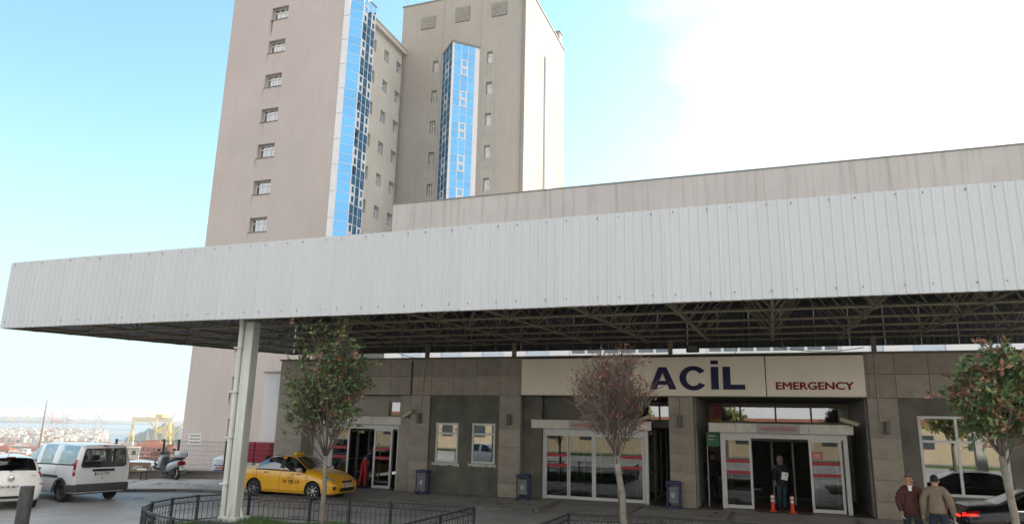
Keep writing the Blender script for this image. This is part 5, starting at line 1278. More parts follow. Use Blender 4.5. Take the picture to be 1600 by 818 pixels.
hull([(0.05, 0.16, 0.26, 0.50), (-0.15, 0.22, 0.28, 0.70), (-0.45, 0.24, 0.40, 0.76), (-0.80, 0.20, 0.52, 0.82), (-1.02, 0.12, 0.64, 0.84)], 'side_panel', silver, sc)
hull([(0.06, 0.12, 0.66, 0.73), (-0.10, 0.17, 0.68, 0.80), (-0.45, 0.18, 0.74, 0.84), (-0.50, 0.19, 0.78, 0.92), (-0.85, 0.15, 0.82, 0.92)], 'seat', dkblue, sc)
hull([(-0.70, 0.20, 0.93, 1.02), (-0.78, 0.24, 0.92, 1.22), (-1.05, 0.24, 0.92, 1.24), (-1.18, 0.18, 0.94, 1.12)], 'top_case', mat('top_case_white', (0.5, 0.53, 0.56), 0.35, coat=0.4), sc)
hull([(-0.62, 0.05, 0.86, 0.92), (-1.12, 0.12, 0.88, 0.93)], 'luggage_rack', iron, sc)
m_ = MB(); m_.bev(-1.10, -1.00, -0.17, 0.17, 0.62, 0.78, 0.03); m_.build('tail_light', tail, sc, local=True)
m_ = MB(); m_.box(-1.16, -1.13, -0.10, 0.10, 0.42, 0.58); m_.build('number_plate', wht, sc, local=True)
m_ = MB(); m_.path([(-0.1, -0.1, 0.24), (-0.4, -0.16, 0.22), (-0.6, -0.17, 0.28), (-1.12, -0.19, 0.40)], [0.03, 0.04, 0.06, 0.065], n=8); m_.build('exhaust', chrome, sc, local=True)
m_ = MB(); m_.bev(-0.62, -0.05, -0.12, 0.12, 0.15, 0.42, 0.04); m_.build('engine', iron, sc, local=True)
m_ = MB(); m_.tube((0.72, 0.07, 0.27), (0.50, 0.07, 0.85), 0.025); m_.tube((0.72, -0.07, 0.27), (0.50, -0.07, 0.85), 0.025); m_.build('fork', iron, sc, local=True)
m_ = MB(); m_.path([(0.26, 0.36, 1.06), (0.40, 0.2, 1.08), (0.44, 0, 1.02), (0.40, -0.2, 1.08), (0.26, -0.36, 1.06)], 0.018, n=6); m_.build('handlebar', iron, sc, local=True)
for sy in (1, -1):
    m_ = MB(); m_.tube((0.46, 0.2*sy, 1.05), (0.44, 0.40*sy, 1.20), 0.008); m_.bev(0.42, 0.45, 0.33*sy-0.04, 0.33*sy+0.09, 1.16, 1.25, 0.01); m_.build('mirror', iron, sc, local=True)
m_ = MB(); vs = []
for i in range(6):
    for j in range(5):
        a = (j-2)/2; z = 0.95+0.5*i/5; vs.append((0.52-0.28*i/5-0.06*a*a, a*(0.22-0.015*i), z))
m_.add(vs, [(i*5+j, (i+1)*5+j, (i+1)*5+j+1, i*5+j+1) for i in range(5) for j in range(4)]); m_.build('wind_screen', car_glass, sc, local=True)
m_ = MB(); m_.tube((-0.1, 0.0, 0.24), (-0.05, 0.22, 0.0), 0.015); m_.tube((-0.1, 0.0, 0.24), (-0.05, -0.18, 0.0), 0.015); m_.build('stand', iron, sc, local=True)

# white rounded tank, red covered crates and annex wall behind the fence
tk = thing('storage_tank', 'white round topped tank with a blue edged label behind the mesh fence', 'tank', (-24.0, 27.7, -0.3))
tw = mat('tank_white', (0.68, 0.72, 0.75), 0.4, noise=0.1)
m_ = MB(); m_.lathe([(0.0, -0.6), (0.72, -0.6), (0.74, -0.5), (0.74, 0.62), (0.70, 0.76), (0.50, 0.90), (0.25, 0.95), (0.0, 0.96)], (-24.05, 27.7, 0), 28); smooth_angle(m_.build('tank', tw, tk))
lab_b = mat('label_blue', (0.03, 0.06, 0.35), 0.5)
def curved(m, x0a, x1a, z0, z1, r, c, name, par, n=10):
    m_ = MB(); vs = []
    for k in range(n+1):
        a = R(x0a+(x1a-x0a)*k/n)
        for z in (z0, z1): vs.append((c[0]+r*math.cos(a), c[1]+r*math.sin(a), z))
    m_.add(vs, [(2*k, 2*k+2, 2*k+3, 2*k+1) for k in range(n)]); return m_.build(name, m, par)
curved(lab_b, -112, -50, 0.28, 0.54, 0.744, (-24.05, 27.7), 'label', tk); curved(tw, -109, -54, 0.325, 0.495, 0.748, (-24.05, 27.7), 'label_field', tk)
for k in range(4): curved(bright_red_letter, -97+k*8, -91.5+k*8, 0.36, 0.45, 0.752, (-24.05, 27.7), 'lettering', tk, 2)
red_cloth = mat('red_tarpaulin', (0.33, 0.012, 0.03), 0.75, noise=0.2, nscale=3, bump=0.4, bscale=5)
for lab, a, b in (('left one of two red covered crates behind the taxi', -22.75, -21.95), ('right one of two red covered crates behind the taxi', -21.90, -21.10)):
    t = thing('covered_crate', lab, 'crate', ((a+b)/2, 27.0, 0), group='red covered crates')
    m_ = MB(); m_.bev(a, b, 26.75, 27.25, 0.72, 1.60, 0.03); smooth_angle(m_.build('cover', red_cloth, t))
    m_ = MB(); m_.box(a+0.05, b-0.05, 26.8, 27.2, -0.2, 0.719); m_.build('box', podium_white, t)
an = thing('annex_wall', 'white rendered annex wall left of the wing with a pale coping', 'wall', (-21, 28, -1))
m_ = MB(); m_.box(-22.4, -19.95, 27.6, 27.9, -1, 4.72); m_.build('wall', podium_white, an)
m_ = MB(); m_.box(-22.46, -19.95, 27.52, 27.95, 4.722, 4.80); m_.build('coping', tower_beige, an)
m_ = MB(); m_.box(-20.7, -19.95, 27.2, 27.59, -1, 2.35); m_.build('lower_wall', tower_grey, an)

# ------------------------------------------------------------------ planters with ornate low fences
fence_iron = mat('wrought_iron', (0.022, 0.025, 0.028), 0.45, noise=0.2)
grass_m = mat('grass_blades', (0.07, 0.14, 0.025), 0.7, island=0.0, col2=(0.04, 0.09, 0.02), nscale=2)
def planter(label, pts, closed_z=0.63, grass=()):
    t = thing('planter_fence', label, 'fence', (pts[0][0], pts[0][1], ROADZ))
    H = 0.63; bal = MB().tube((0, 0, 0.06), (0, 0, 0.50), 0.0085, n=5).mesh('baluster', fence_iron)
    for i, (p, q) in enumerate(zip(pts[:-1], pts[1:])):
        p = Vector((*p, 0)); q = Vector((*q, 0)); d = q-p; Lg = d.length; d.normalize(); k = max(1, round(Lg/0.145))
        m_ = MB(); m_.beam(p+Vector((0, 0, H)), q+Vector((0, 0, H)), 0.05, 0.035); m_.build('top_rail', fence_iron, t)
        m_ = MB(); m_.beam(p+Vector((0, 0, 0.50)), q+Vector((0, 0, 0.50)), 0.025, 0.022); m_.build('middle_rail', fence_iron, t)
        m_ = MB(); m_.beam(p+Vector((0, 0, 0.06)), q+Vector((0, 0, 0.06)), 0.025, 0.022); m_.build('bottom_rail', fence_iron, t)
        m_ = MB(); m_.box(p.x-0.028, p.x+0.028, p.y-0.028, p.y+0.028, -0.12, 0.66); m_.build('post', fence_iron, t)
        if Lg > 2.4:
            for j in range(1, int(Lg/1.7)+1):
                c = p+d*(Lg*j/(int(Lg/1.7)+1)); m_ = MB(); m_.box(c.x-0.025, c.x+0.025, c.y-0.025, c.y+0.025, -0.12, 0.65); m_.build('post', fence_iron, t)
        for j in range(1, k):
            c = p+d*(Lg*j/k); o = link('baluster', bal, t); o.location = c-Vector(t.location)
        m_ = MB()
        for j in range(k):
            a = p+d*(Lg*(j+0.08)/k); w = d*(Lg/k*0.84)
            for (z0, sgn, am) in ((0.525, 1, 0.075), (0.36, -1, 0.04)):
                prev = None
                for s_ in range(7):
                    u = s_/6; c = a+w*u+Vector((0, 0, z0+sgn*am*math.sin(math.pi*u)))
                    if prev is not None: m_.tube(prev, c, 0.005, n=3, cap=False)
                    prev = c
            c0_ = a+w*0.5; m_.tube(c0_+Vector((0, 0, 0.51)), c0_+d*0.03+Vector((0, 0, 0.57)), 0.006, n=3, cap=False); m_.tube(c0_+Vector((0, 0, 0.51)), c0_-d*0.03+Vector((0, 0, 0.57)), 0.006, n=3, cap=False)
        props(m_.build('scrollwork', fence_iron, t), kind='stuff')
    return t
P1 = [(-9.6, 11.7), (-10.5, 11.68), (-11.43, 11.71), (-12.2, 11.98), (-12.85, 12.4), (-13.3, 12.75), (-13.94, 13.6), (-14.22, 14.5), (-14.16, 15.3), (-13.9, 15.95), (-13.4, 16.35), (-11.6, 16.55), (-9.2, 16.55), (-6.94, 16.58), (-6.98, 14.8), (-7.04, 12.6), (-7.1, 11.7)]
P2 = [(-4.62, 11.8), (-4.6, 14.2), (-4.56, 16.52), (-2.5, 16.85), (-0.5, 16.85), (-0.45, 11.8)]
planter('curved black ornamental fence round the planter with the front canopy column', P1)
planter('black ornamental fence round the planter with the bare tree', P2)
def soil(pts, nm):
    m_ = MB(); n = len(pts); m_.add([(x, y, -0.03) for x, y in pts]+[(x, y, -0.4) for x, y in pts], [tuple(range(n))]+[(i, n+i, n+(i+1) % n, (i+1) % n) for i in range(n)]); m_.fixn = True
    props(m_.build(nm, soil_m), kind='structure')
cx1, cy1 = -10.5, 14.1
soil([(cx1+(x-cx1)*0.985, cy1+(y-cy1)*0.985) for x, y in P1], 'planter_bed')
soil([(-2.5+(x+2.5)*0.98, 14.3+(y-14.3)*0.98) for x, y in P2], 'planter_bed')
soil([(2.2, 11.8), (2.2, 16.6), (6.4, 16.8), (6.4, 11.8)], 'planter_bed')
def inside(x, y, pts):
    c = False; n = len(pts)
    for i in range(n):
        x1, y1 = pts[i]; x2, y2 = pts[(i+1) % n]
        if (y1 > y) != (y2 > y) and x < (x2-x1)*(y-y1)/(y2-y1)+x1: c = not c
    return c
rg = random.Random(3)
def grass(pts, nb, name, label, zone):
    vs = []; fs = []
    x0, x1, y0, y1 = zone; k = 0
    while k < nb:
        x, y = rg.uniform(x0, x1), rg.uniform(y0, y1)
        dens = 0.35+0.65*math.sin(x*2.1+1)*math.cos(y*1.7+x)
        if not inside(x, y, pts) or rg.random() > dens+0.5: continue
        k += 1; h = rg.uniform(0.08, 0.24)*(0.7+0.5*dens); a = rg.uniform(0, 6.28); w = rg.uniform(0.006, 0.013); lx, ly = rg.gauss(0, 0.05), rg.gauss(0, 0.05)
        i = len(vs); vs += [(x-w*math.cos(a), y-w*math.sin(a), -0.03), (x+w*math.cos(a), y+w*math.sin(a), -0.03), (x+lx, y+ly, -0.03+h)]; fs.append((i, i+1, i+2))
    me = bpy.data.meshes.new(name); me.from_pydata(vs, [], fs); me.materials.append(grass_m)
    props(link(name, me), label, 'grass', kind='stuff')
pin = [(cx1+(x-cx1)*0.95, cy1+(y-cy1)*0.95) for x, y in P1]
grass(pin, 26000, 'grass', 'fresh green grass in the planter round the canopy column', (-14.2, -6.9, 11.8, 16.5))
grass([(-4.4, 12), (-4.4, 16.3), (-0.7, 16.6), (-0.7, 12)], 7000, 'grass', 'short grass in the planter below the bare tree', (-4.5, -0.5, 12, 16.7))

# ------------------------------------------------------------------ trees
bark_l = mat("pale_bark", (0.20, 0.18, 0.15), 0.9, noise=0.35, nscale=9, bump=0.5, bscale=30); bark_d = mat('brown_bark', (0.14, 0.115, 0.09), 0.9, noise=0.4, nscale=9)
twig_m = mat('grey_red_twigs', (0.155, 0.125, 0.10), 0.9, noise=0.3)
def leafmat(name, c, c2): 
    m = mat(name, c, 0.45, col2=c2, nscale=6); b = m.node_tree.nodes['Principled BSDF']
    b.inputs['Transmission Weight'].default_value = 0.0; b.inputs['Subsurface Weight'].default_value = 0.0
    return m
leaf_g = leafmat('green_leaf', (0.07, 0.13, 0.04), (0.035, 0.08, 0.028)); leaf_y = leafmat('light_green_leaf', (0.14, 0.19, 0.055), (0.10, 0.14, 0.04)); leaf_r = leafmat('bronze_new_leaf', (0.25, 0.125, 0.075), (0.19, 0.09, 0.055)); leaf_dr = leafmat('dark_red_leaf', (0.20, 0.03, 0.03), (0.24, 0.06, 0.04))
def jit(r, s): return Vector((r.gauss(0, s), r.gauss(0, s), r.gauss(0, s)))
def curve_pts(a, b, r, bend=0.08, n=4, lift=0.0):
    L_ = (b-a).length; o = [a]
    for i in range(1, n): 
        t_ = i/n; o.append(a.lerp(b, t_)+jit(r, bend*L_*0.5)+Vector((0, 0, -lift*L_*math.sin(math.pi*t_))))
    return o+[b]
def tree(label, cat, base, top, tr, crown_c, crown_r, nl, nsub, ntw, seed, bark, leaves=None, name='tree', fan=False, trunk_n=5, limb=0.42, bark2=None):
    bark2 = bark2 or bark
    """leaves: dict(n=leaves per cluster, size, mats, weights, keep=fraction of twigs that carry a cluster)"""
    r = random.Random(seed); t = thing(name, label, cat, tuple(base)); base = Vector(base); top = Vector(top); C = Vector(crown_c); Rr = Vector(crown_r)
    m_ = MB(); pts = [base+(top-base)*(i/trunk_n)+(jit(r, 0.012) if 0 < i < trunk_n else Vector((0, 0, 0))) for i in range(trunk_n+1)]
    m_.path(pts, [tr*(1.15 if i == 0 else 1-0.25*i/trunk_n) for i in range(trunk_n+1)], n=10); m_.build('trunk', bark, t, smooth=True)
    br = MB(); tw = MB(); ends = []
    def samp(k=1.0):
        while True:
            v = Vector((r.uniform(-1, 1), r.uniform(-1, 1), r.uniform(-1, 1)))
            if v.length <= 1 and v.length > 0.25: return C+Vector((v.x*Rr.x, v.y*Rr.y, v.z*Rr.z))*k
    for i in range(nl):
        a = 2*math.pi*(i+r.random()*0.6)/nl; el = r.uniform(-0.1, 1.0) if not fan else r.uniform(0.15, 1.0)
        tip = C+Vector((math.cos(a)*Rr.x*math.cos(el*1.3)*0.72, math.sin(a)*Rr.y*math.cos(el*1.3)*0.72, Rr.z*(el*0.95-0.12)*0.85))
        st_ = pts[-1] if r.random() < 0.7 else pts[-2].lerp(pts[-1], r.uniform(0.4, 1))
        lp = curve_pts(st_, tip, r, 0.10, 5, lift=-0.05); rr = tr*limb
        br.path(lp, [rr*(1-0.7*k/5) for k in range(6)], n=6)
        for j in range(nsub):
            u = r.uniform(0.25, 1.0); k = min(4, int(u*5)); o = lp[k].lerp(lp[k+1], u*5-k)
            d = samp(1.0); d = o+(d-o)*r.uniform(0.45, 0.8) if (d-o).length > 0.3*Rr.x else d
            if fan: d.z = max(d.z, o.z+0.05*(d-o).length)
            sp = curve_pts(o, d, r, 0.10, 4); br.path(sp, [rr*0.38*(1-0.6*q/4) for q in range(5)], n=4)
            for q in range(ntw):
                u = r.uniform(0.2, 1.0); kk = min(3, int(u*4)); oo = sp[kk].lerp(sp[kk+1], u*4-kk)
                dirn = (oo-(C-Vector((0, 0, Rr.z*0.8)))).normalized()+jit(r, 0.45); e = oo+dirn.normalized()*r.uniform(0.16, 0.42)*(Rr.x+Rr.z)/2.2
                v = Vector(((e.x-C.x)/Rr.x, (e.y-C.y)/Rr.y, (e.z-C.z)/Rr.z)); 
                if v.length > 1.0: v = v/v.length*r.uniform(0.82, 1.18); e = C+Vector((v.x*Rr.x, v.y*Rr.y, v.z*Rr.z))
                mid = oo.lerp(e, 0.5)+jit(r, 0.02)
                tw.path([oo, mid, e], [0.008, 0.006, 0.003] if not fan else [0.008, 0.006, 0.0035], n=3); ends.append((e, (e-mid).normalized()))
    br.build('branches', bark2, t, smooth=True); twm = tw.build('twigs', twig_m if fan else bark2, t)
    if leaves:
        lm = MB(); vs, fs, ms = [], [], []
        for (e, d) in ends:
            if r.random() > leaves['keep']: continue
            red = r.random() < leaves['red']; n = leaves['n']+r.randint(-2, 2)
            for q in range(max(1, n)):
                c = e-d*r.uniform(0.0, leaves['spread'])+jit(r, 0.015); v = (d*0.5+jit(r, 0.75)+Vector((0, 0, -0.15))).normalized(); s_ = leaves['size']*r.uniform(0.6, 1.25)
                side = v.cross(Vector((r.gauss(0, 1), r.gauss(0, 1), r.gauss(0, 1)))).normalized()*s_*0.24; up_ = v.cross(side).normalized()*s_*0.06
                i = len(vs); vs += [c, c+v*s_*0.5+side+up_, c+v*s_, c+v*s_*0.5-side+up_]; fs += [(i, i+1, i+2, i+3)]
                if red and q < n*0.7: mi = leaves['redmat']
                else: mi = 0 if r.random() < 0.72 else 1
                ms.append(mi)
        lm.v = [tuple(v) for v in vs]; lm.f = fs; lm.m = ms
        lm.build('foliage', leaves['mats'], t)
    return t
tree('slim young tree with bronze tipped green leaves in front of the left door', 'tree', (-10.46, 15.5, -0.05), (-10.52, 15.5, 1.75), 0.066, (-10.66, 15.6, 3.38), (1.42, 1.15, 2.02), 17, 9, 7, 11, bark_l,
     dict(n=8, size=0.13, spread=0.20, keep=0.60, red=0.24, mats=[leaf_g, leaf_y, leaf_r], redmat=2), name='photinia_tree', limb=0.26, bark2=bark_d)
tree('leafless round crowned tree with reddish twig tips before the ACİL sign', 'tree', (-2.99, 15.6, -0.05), (-3.24, 15.6, 2.0), 0.082, (-3.32, 15.6, 3.08), (1.18, 1.1, 1.42), 20, 13, 7, 5, bark_l,
     dict(n=2, size=0.075, spread=0.06, keep=0.36, red=0.9, mats=[leaf_r, leaf_dr, leaf_dr], redmat=2), name='bare_tree', fan=True, limb=0.22, bark2=twig_m)
tree('dense round headed evergreen with rusty new leaves at the right edge', 'tree', (3.75, 14.5, -0.05), (3.60, 14.5, 2.25), 0.070, (3.80, 14.5, 3.20), (1.02, 0.95, 1.08), 13, 14, 9, 21, bark_l,
     dict(n=10, size=0.12, spread=0.15, keep=0.95, red=0.40, mats=[leaf_g, leaf_y, leaf_r], redmat=2), name='photinia_tree', limb=0.3, bark2=bark_d)
# bushes behind the fence
for k, (x, y, h) in enumerate(((-29.6, 27.2, 2.7), (-28.6, 27.9, 2.9))):
    tree(('taller' if k else 'lower')+' dark conifer bush behind the mesh fence and bench', 'bush', (x, y, -2.4), (x, y, -1.4), 0.05, (x, y, -0.9), (0.75, 0.75, h/2+0.2), 9, 9, 7, 40+k, bark_d, dict(n=9, size=0.13, spread=0.2, keep=1.0, red=0.0, mats=[leafmat('conifer_green', (0.025, 0.05, 0.025), (0.015, 0.035, 0.02)), leafmat('conifer_green_light', (0.04, 0.075, 0.03), (0.03, 0.06, 0.03))], redmat=0), name='conifer_bush')

# ------------------------------------------------------------------ people
skin_m = mat('skin', (0.42, 0.23, 0.16), 0.6); hair_m = mat('grey_hair', (0.15, 0.125, 0.11), 0.85, noise=0.3, nscale=30); hair_b = mat('black_hair', (0.012, 0.012, 0.015), 0.8)
shoe_m = mat('black_shoe', (0.02, 0.02, 0.02), 0.5)
def skin_mesh(name, chains, m, parent, sub=1):
    """chains: list of [(point, radius), ...]; chains that start on an existing point share its vertex"""
    pts, rad, edges, key = [], [], [], {}
    def vid(p, r):
        k = tuple(round(c, 4) for c in p)
        if k not in key: key[k] = len(pts); pts.append(k); rad.append(r)
        return key[k]
    for ch in chains:
        prev = None
        for p, r in ch:
            i = vid(p, r)
            if prev is not None and prev != i: edges.append((prev, i))
            prev = i
    me = bpy.data.meshes.new(name); me.from_pydata(pts, edges, []); o = bpy.data.objects.new(name, me); COL.objects.link(o)
    md = o.modifiers.new('skin', 'SKIN'); md.use_smooth_shade = True; md.branch_smoothing = 0.6
    if not me.skin_vertices: bpy.context.view_layer.objects.active = o; bpy.ops.mesh.customdata_skin_add()
    for i, r in enumerate(rad):
        rr = r if isinstance(r, tuple) else (r, r); me.skin_vertices[0].data[i].radius = rr; me.skin_vertices[0].data[i].use_root = (i == 0)
    if sub: sb = o.modifiers.new('sub', 'SUBSURF'); sb.levels = sub; sb.render_levels = sub
    dg = bpy.context.evaluated_depsgraph_get(); dg.update(); nm = bpy.data.meshes.new_from_object(o.evaluated_get(dg))
    bpy.data.objects.remove(o); nm.name = name; nm.materials.clear(); nm.materials.append(m)
    nm.polygons.foreach_set('use_smooth', [True]*len(nm.polygons)); return link(name, nm, parent)
def lerp(a, b, t): return tuple(a[i]+(b[i]-a[i])*t for i in range(3))
def person(label, loc, rz, top, trousers, hair, pose, Hs=1.0, scarf=None, group=None, jacket_len=0.86, girth=1.0):
    """local frame: facing -y, x to the person's left"""
    t = thing('person', label, 'person', loc, rz)
    P = dict(pel=(0, 0, 0.94), waist=(0, 0, 1.08), chest=(0, 0, 1.28), nb=(0, 0.01, 1.44), nk=(0, 0, 1.50), sk=(0, -0.015, 1.585), crown=(0, -0.005, 1.665),
             ls=(0.185, 0.01, 1.39), le=(0.225, 0.03, 1.11), lw=(0.225, -0.04, 0.86), rs=(-0.185, 0.01, 1.39), re=(-0.225, 0.03, 1.11), rw=(-0.225, -0.04, 0.86),
             lh=(0.095, 0, 0.92), lk=(0.11, -0.01, 0.50), la=(0.115, 0.02, 0.09), lt=(0.13, -0.15, 0.035), rh=(-0.095, 0, 0.92), rk=(-0.11, -0.01, 0.50), ra=(-0.115, 0.02, 0.09), rt=(-0.13, -0.15, 0.035))
    P.update(pose); P = {k: tuple(c*Hs for c in v) for k, v in P.items()}; g = girth
    def S(k, r): return (P[k], r)
    ch = [[S('pel', (.12, .10)), S('waist', (.11*g, .085*g)), S('chest', (.115*g, .09*g)), S('nb', .060), S('nk', .058), S('sk', (.098, .116)), S('crown', (.088, .106))]]
    hands = []
    for s_ in 'lr':
        w, e, sh = P[s_+'w'], P[s_+'e'], P[s_+'s']
        d = Vector(w)-Vector(e); d.normalize(); side = Vector((0, -1, 0)) - d*d.dot(Vector((0, -1, 0)))
        side = side.normalized() if side.length > 0.1 else Vector((1, 0, 0)); nrm = d.cross(side).normalized()
        W = Vector(w); palm = W+d*0.05; kn = W+d*0.085
        ch.append([S('nb', .060), (sh, .045), (lerp(sh, e, .5), .040), (e, .036), (lerp(e, w, .5), .034), (w, .027), (tuple(palm), (.036, .02))])
        for k, (off, ln) in enumerate(((-0.028, 0.070), (-0.009, 0.080), (0.010, 0.074), (0.028, 0.058))):
            b_ = kn+side*off; m1 = b_+d*ln*0.55+nrm*0.008; m2 = b_+d*ln*0.95+nrm*0.026
            ch.append([(tuple(palm), (.036, .02)), (tuple(b_), .0105), (tuple(m1), .009), (tuple(m2), .0075)])
        tb = W+d*0.03-side*0.03; ch.append([(tuple(palm), (.036, .02)), (tuple(tb), .012), (tuple(tb+d*0.035-side*0.012), .0095)])
        hands.append(palm+d*0.06)
        h, k_, a, to = P[s_+'h'], P[s_+'k'], P[s_+'a'], P[s_+'t']
        ch.append([S('pel', (.12, .10)), (h, .085), (k_, .055), (a, .038), (to, (.035, .022))])
    body = skin_mesh('body', ch, skin_m, t)
    # clothing
    jl = lerp(P['pel'], P['waist'], (0.94-0.86)*0) ; jb = (P['pel'][0], P['pel'][1], P['pel'][2]-(0.94-jacket_len)*Hs)
    jc = [[(jb, (.185*g, .135*g)), S('pel', (.185*g, .135*g)), S('waist', (.175*g, .13*g)), S('chest', (.19*g, .135*g)), (lerp(P['chest'], P['nb'], .8), (.155*g, .11)), (lerp(P['nb'], P['nk'], .75), .078)]]
    for s_ in 'lr':
        w, e, sh = P[s_+'w'], P[s_+'e'], P[s_+'s']
        jc.append([(lerp(P['chest'], P['nb'], .8), (.155*g, .11)), (sh, .096*g), (lerp(sh, e, .5), .082*g), (e, .070*g), (lerp(e, w, .5), .062*g), (lerp(e, w, .97), .050)])
    j = skin_mesh('jacket', jc, top, t)
    tc_ = [[S('waist', (.12, .10)), S('pel', (.145, .12))]]
    for s_ in 'lr':
        h, k_, a = P[s_+'h'], P[s_+'k'], P[s_+'a']
        tc_.append([S('pel', (.145, .12)), (h, .105), (lerp(h, k_, .5), .092), (k_, .078), (lerp(k_, a, .5), .07), (lerp(k_, a, 1.0), .066)])
    skin_mesh('trousers', tc_, trousers, t)
    for s_ in 'lr':
        a, to = P[s_+'a'], P[s_+'t']; skin_mesh('shoe', [[(a, .045), (lerp(a, to, .45), (.05, .04)), (to, (.045, .03))]], shoe_m, t)
    # head details
    hd = Vector(P['sk']); cr = Vector(P['crown']); look = Vector(pose.get('look', (0, -1, 0))).normalized(); rt_ = look.cross(Vector((0, 0, 1))).normalized()
    m_ = MB(); m_.path([hd+look*0.085+Vector((0, 0, 0.03)), hd+look*0.118+Vector((0, 0, -0.012)), hd+look*0.09+Vector((0, 0, -0.02))], [0.008, 0.016, 0.008], n=6); m_.build('nose', skin_m, t, smooth=True, local=True)
    for s_ in (1, -1):
        m_ = MB(); c = hd+rt_*0.082*s_+Vector((0, 0, 0.0)); m_.path([c+Vector((0, 0, -0.03)), c+rt_*0.012*s_, c+Vector((0, 0, 0.03))], [0.008, 0.016, 0.010], n=6); m_.build('ear', skin_m, t, smooth=True, local=True)
        m_ = MB(); c = hd+look*0.088+rt_*0.032*s_+Vector((0, 0, 0.026)); m_.path([c-rt_*0.014, c, c+rt_*0.014], [0.003, 0.008, 0.003], n=6); m_.build('eye', hair_b, t, local=True)
        m_ = MB(); c = hd+look*0.092+rt_*0.032*s_+Vector((0, 0, 0.045)); m_.path([c-rt_*0.02, c, c+rt_*0.02], 0.004, n=5); m_.build('eyebrow', hair_b, t, local=True)
    m_ = MB(); c = hd+look*0.092+Vector((0, 0, -0.045)); m_.path([c-rt_*0.025, c+look*0.004, c+rt_*0.025], 0.006, n=5); m_.build('mouth', mat('lips', (0.22, 0.08, 0.07), 0.6), t, local=True)
    # hair or scarf as a cap fitted over the skull
    m_ = MB(); vs = []; nu_, nv_ = 16, 7; cc = (hd+cr)/2+Vector((0, 0, 0.004))-look*0.012; cover = 1.05 if scarf else (0.68 if hair is hair_b else 0.56)
    for jv in range(nv_+1):
        ph = (math.pi*cover)*jv/nv_
        for iu in range(nu_):
            th = 2*math.pi*iu/nu_; dx = Vector((math.cos(th), math.sin(th), 0)); fr = max(0, dx.dot(look)); p_ = min(ph, ph*(1-0.38*fr)) if not scarf else ph*(1-0.30*fr)
            rad_ = Vector((0.088 if not scarf else 0.112, 0.104 if not scarf else 0.122, 0.108 if not scarf else 0.135)); vs.append(cc+Vector((math.cos(th)*math.sin(p_)*rad_.x, math.sin(th)*math.sin(p_)*rad_.y, math.cos(p_)*rad_.z)))
    m_.add(vs, [(jv*nu_+i, jv*nu_+(i+1) % nu_, (jv+1)*nu_+(i+1) % nu_, (jv+1)*nu_+i) for jv in range(nv_) for i in range(nu_)]); m_.fixn = True
    m_.build('headscarf' if scarf else 'hair', scarf or hair, t, smooth=True, local=True)
    if scarf:
        skin_mesh('scarf_drape', [[(tuple(hd+Vector((0, 0.03, -0.06))), .10), (P['nk'], (.11, .10)), (P['nb'], (.15, .12))]], scarf, t)
    return t, P, hands
jk1 = mat('maroon_jacket', (0.075, 0.022, 0.018), 0.85, noise=0.3, nscale=10, bump=0.3, bscale=25); jk2 = mat('tan_jacket', (0.215, 0.165, 0.125), 0.85, noise=0.2, nscale=8, bump=0.4, bscale=18)
dk_t = mat('black_trousers', (0.018, 0.02, 0.028), 0.85); nv_t = mat('navy_trousers', (0.014, 0.022, 0.045), 0.85); dk_c = mat('dark_coat', (0.015, 0.016, 0.024), 0.9); teal_t = mat('teal_skirt', (0.02, 0.06, 0.09), 0.9)
red_t = mat('red_trousers', (0.36, 0.01, 0.02), 0.8, noise=0.2); navy_j = mat('navy_jacket', (0.015, 0.02, 0.05), 0.85)
cig = mat('cigarette_white', (0.8, 0.8, 0.78), 0.6)
t, P, hnd = person('balding grey haired man in a maroon jacket talking with a lit cigarette in his hand', (2.86, 19.25, ROADZ), R(-4), jk1, dk_t, hair_m,
    dict(look=(0.45, -0.85, -0.1), re=(-0.245, 0.05, 1.11), rw=(-0.20, -0.12, 0.90), le=(0.235, 0.04, 1.11), lw=(0.20, -0.02, 0.87), lk=(0.13, -0.04, .5), la=(0.16, 0.0, 0.09)), Hs=1.035, girth=1.10, jacket_len=0.78)
m_ = MB(); m_.box(-0.035, 0.035, -0.135, -0.115, 1.36*1.035, 1.46*1.035); m_.prism([(-0.05, 1.52), (0.05, 1.52), (0.0, 1.40)], -0.155, -0.120); m_.build('shirt_collar', refl, t, local=True)
c_ = thing('cigarette', 'cigarette held low by the man in the maroon jacket', 'cigarette', (0, 0, 0)); M0 = Matrix.Translation(t.location) @ Matrix.Rotation(R(-4), 4, 'Z'); hw = M0 @ (hnd[1]+Vector((0, 0, 0))); c_.location = hw
m_ = MB(); m_.tube(hw+Vector((-0.03, -0.03, 0.01)), hw+Vector((0.03, -0.06, -0.05)), 0.0055, n=6); m_.build('stick', cig, c_)
t, P, hnd = person('dark haired man in a tan jacket and navy trousers standing with his back to us', (3.33, 18.95, ROADZ), R(172), jk2, nv_t, hair_b,
    dict(look=(0.1, -1, 0), ls=(0.20, 0.01, 1.40), rs=(-0.20, 0.01, 1.40), le=(0.26, 0.04, 1.11), lw=(0.265, -0.03, 0.86), re=(-0.265, 0.04, 1.11), rw=(-0.30, -0.02, 0.86), sk=(0, -0.04, 1.575), crown=(0, -0.05, 1.65)), Hs=1.045, girth=1.16, jacket_len=0.90)
c_ = thing('cigarette', 'cigarette held down by the man in the tan jacket', 'cigarette', (0, 0, 0)); M0 = Matrix.Translation(t.location) @ Matrix.Rotation(R(172), 4, 'Z'); hw = M0 @ hnd[1]; c_.location = hw
m_ = MB(); m_.tube(hw+Vector((-0.02, -0.03, 0.02)), hw+Vector((0.05, -0.05, -0.05)), 0.0055, n=6); m_.build('stick', cig, c_)
scarf_m = mat('patterned_headscarf', (0.26, 0.20, 0.18), 0.8, noise=0.5, nscale=14)
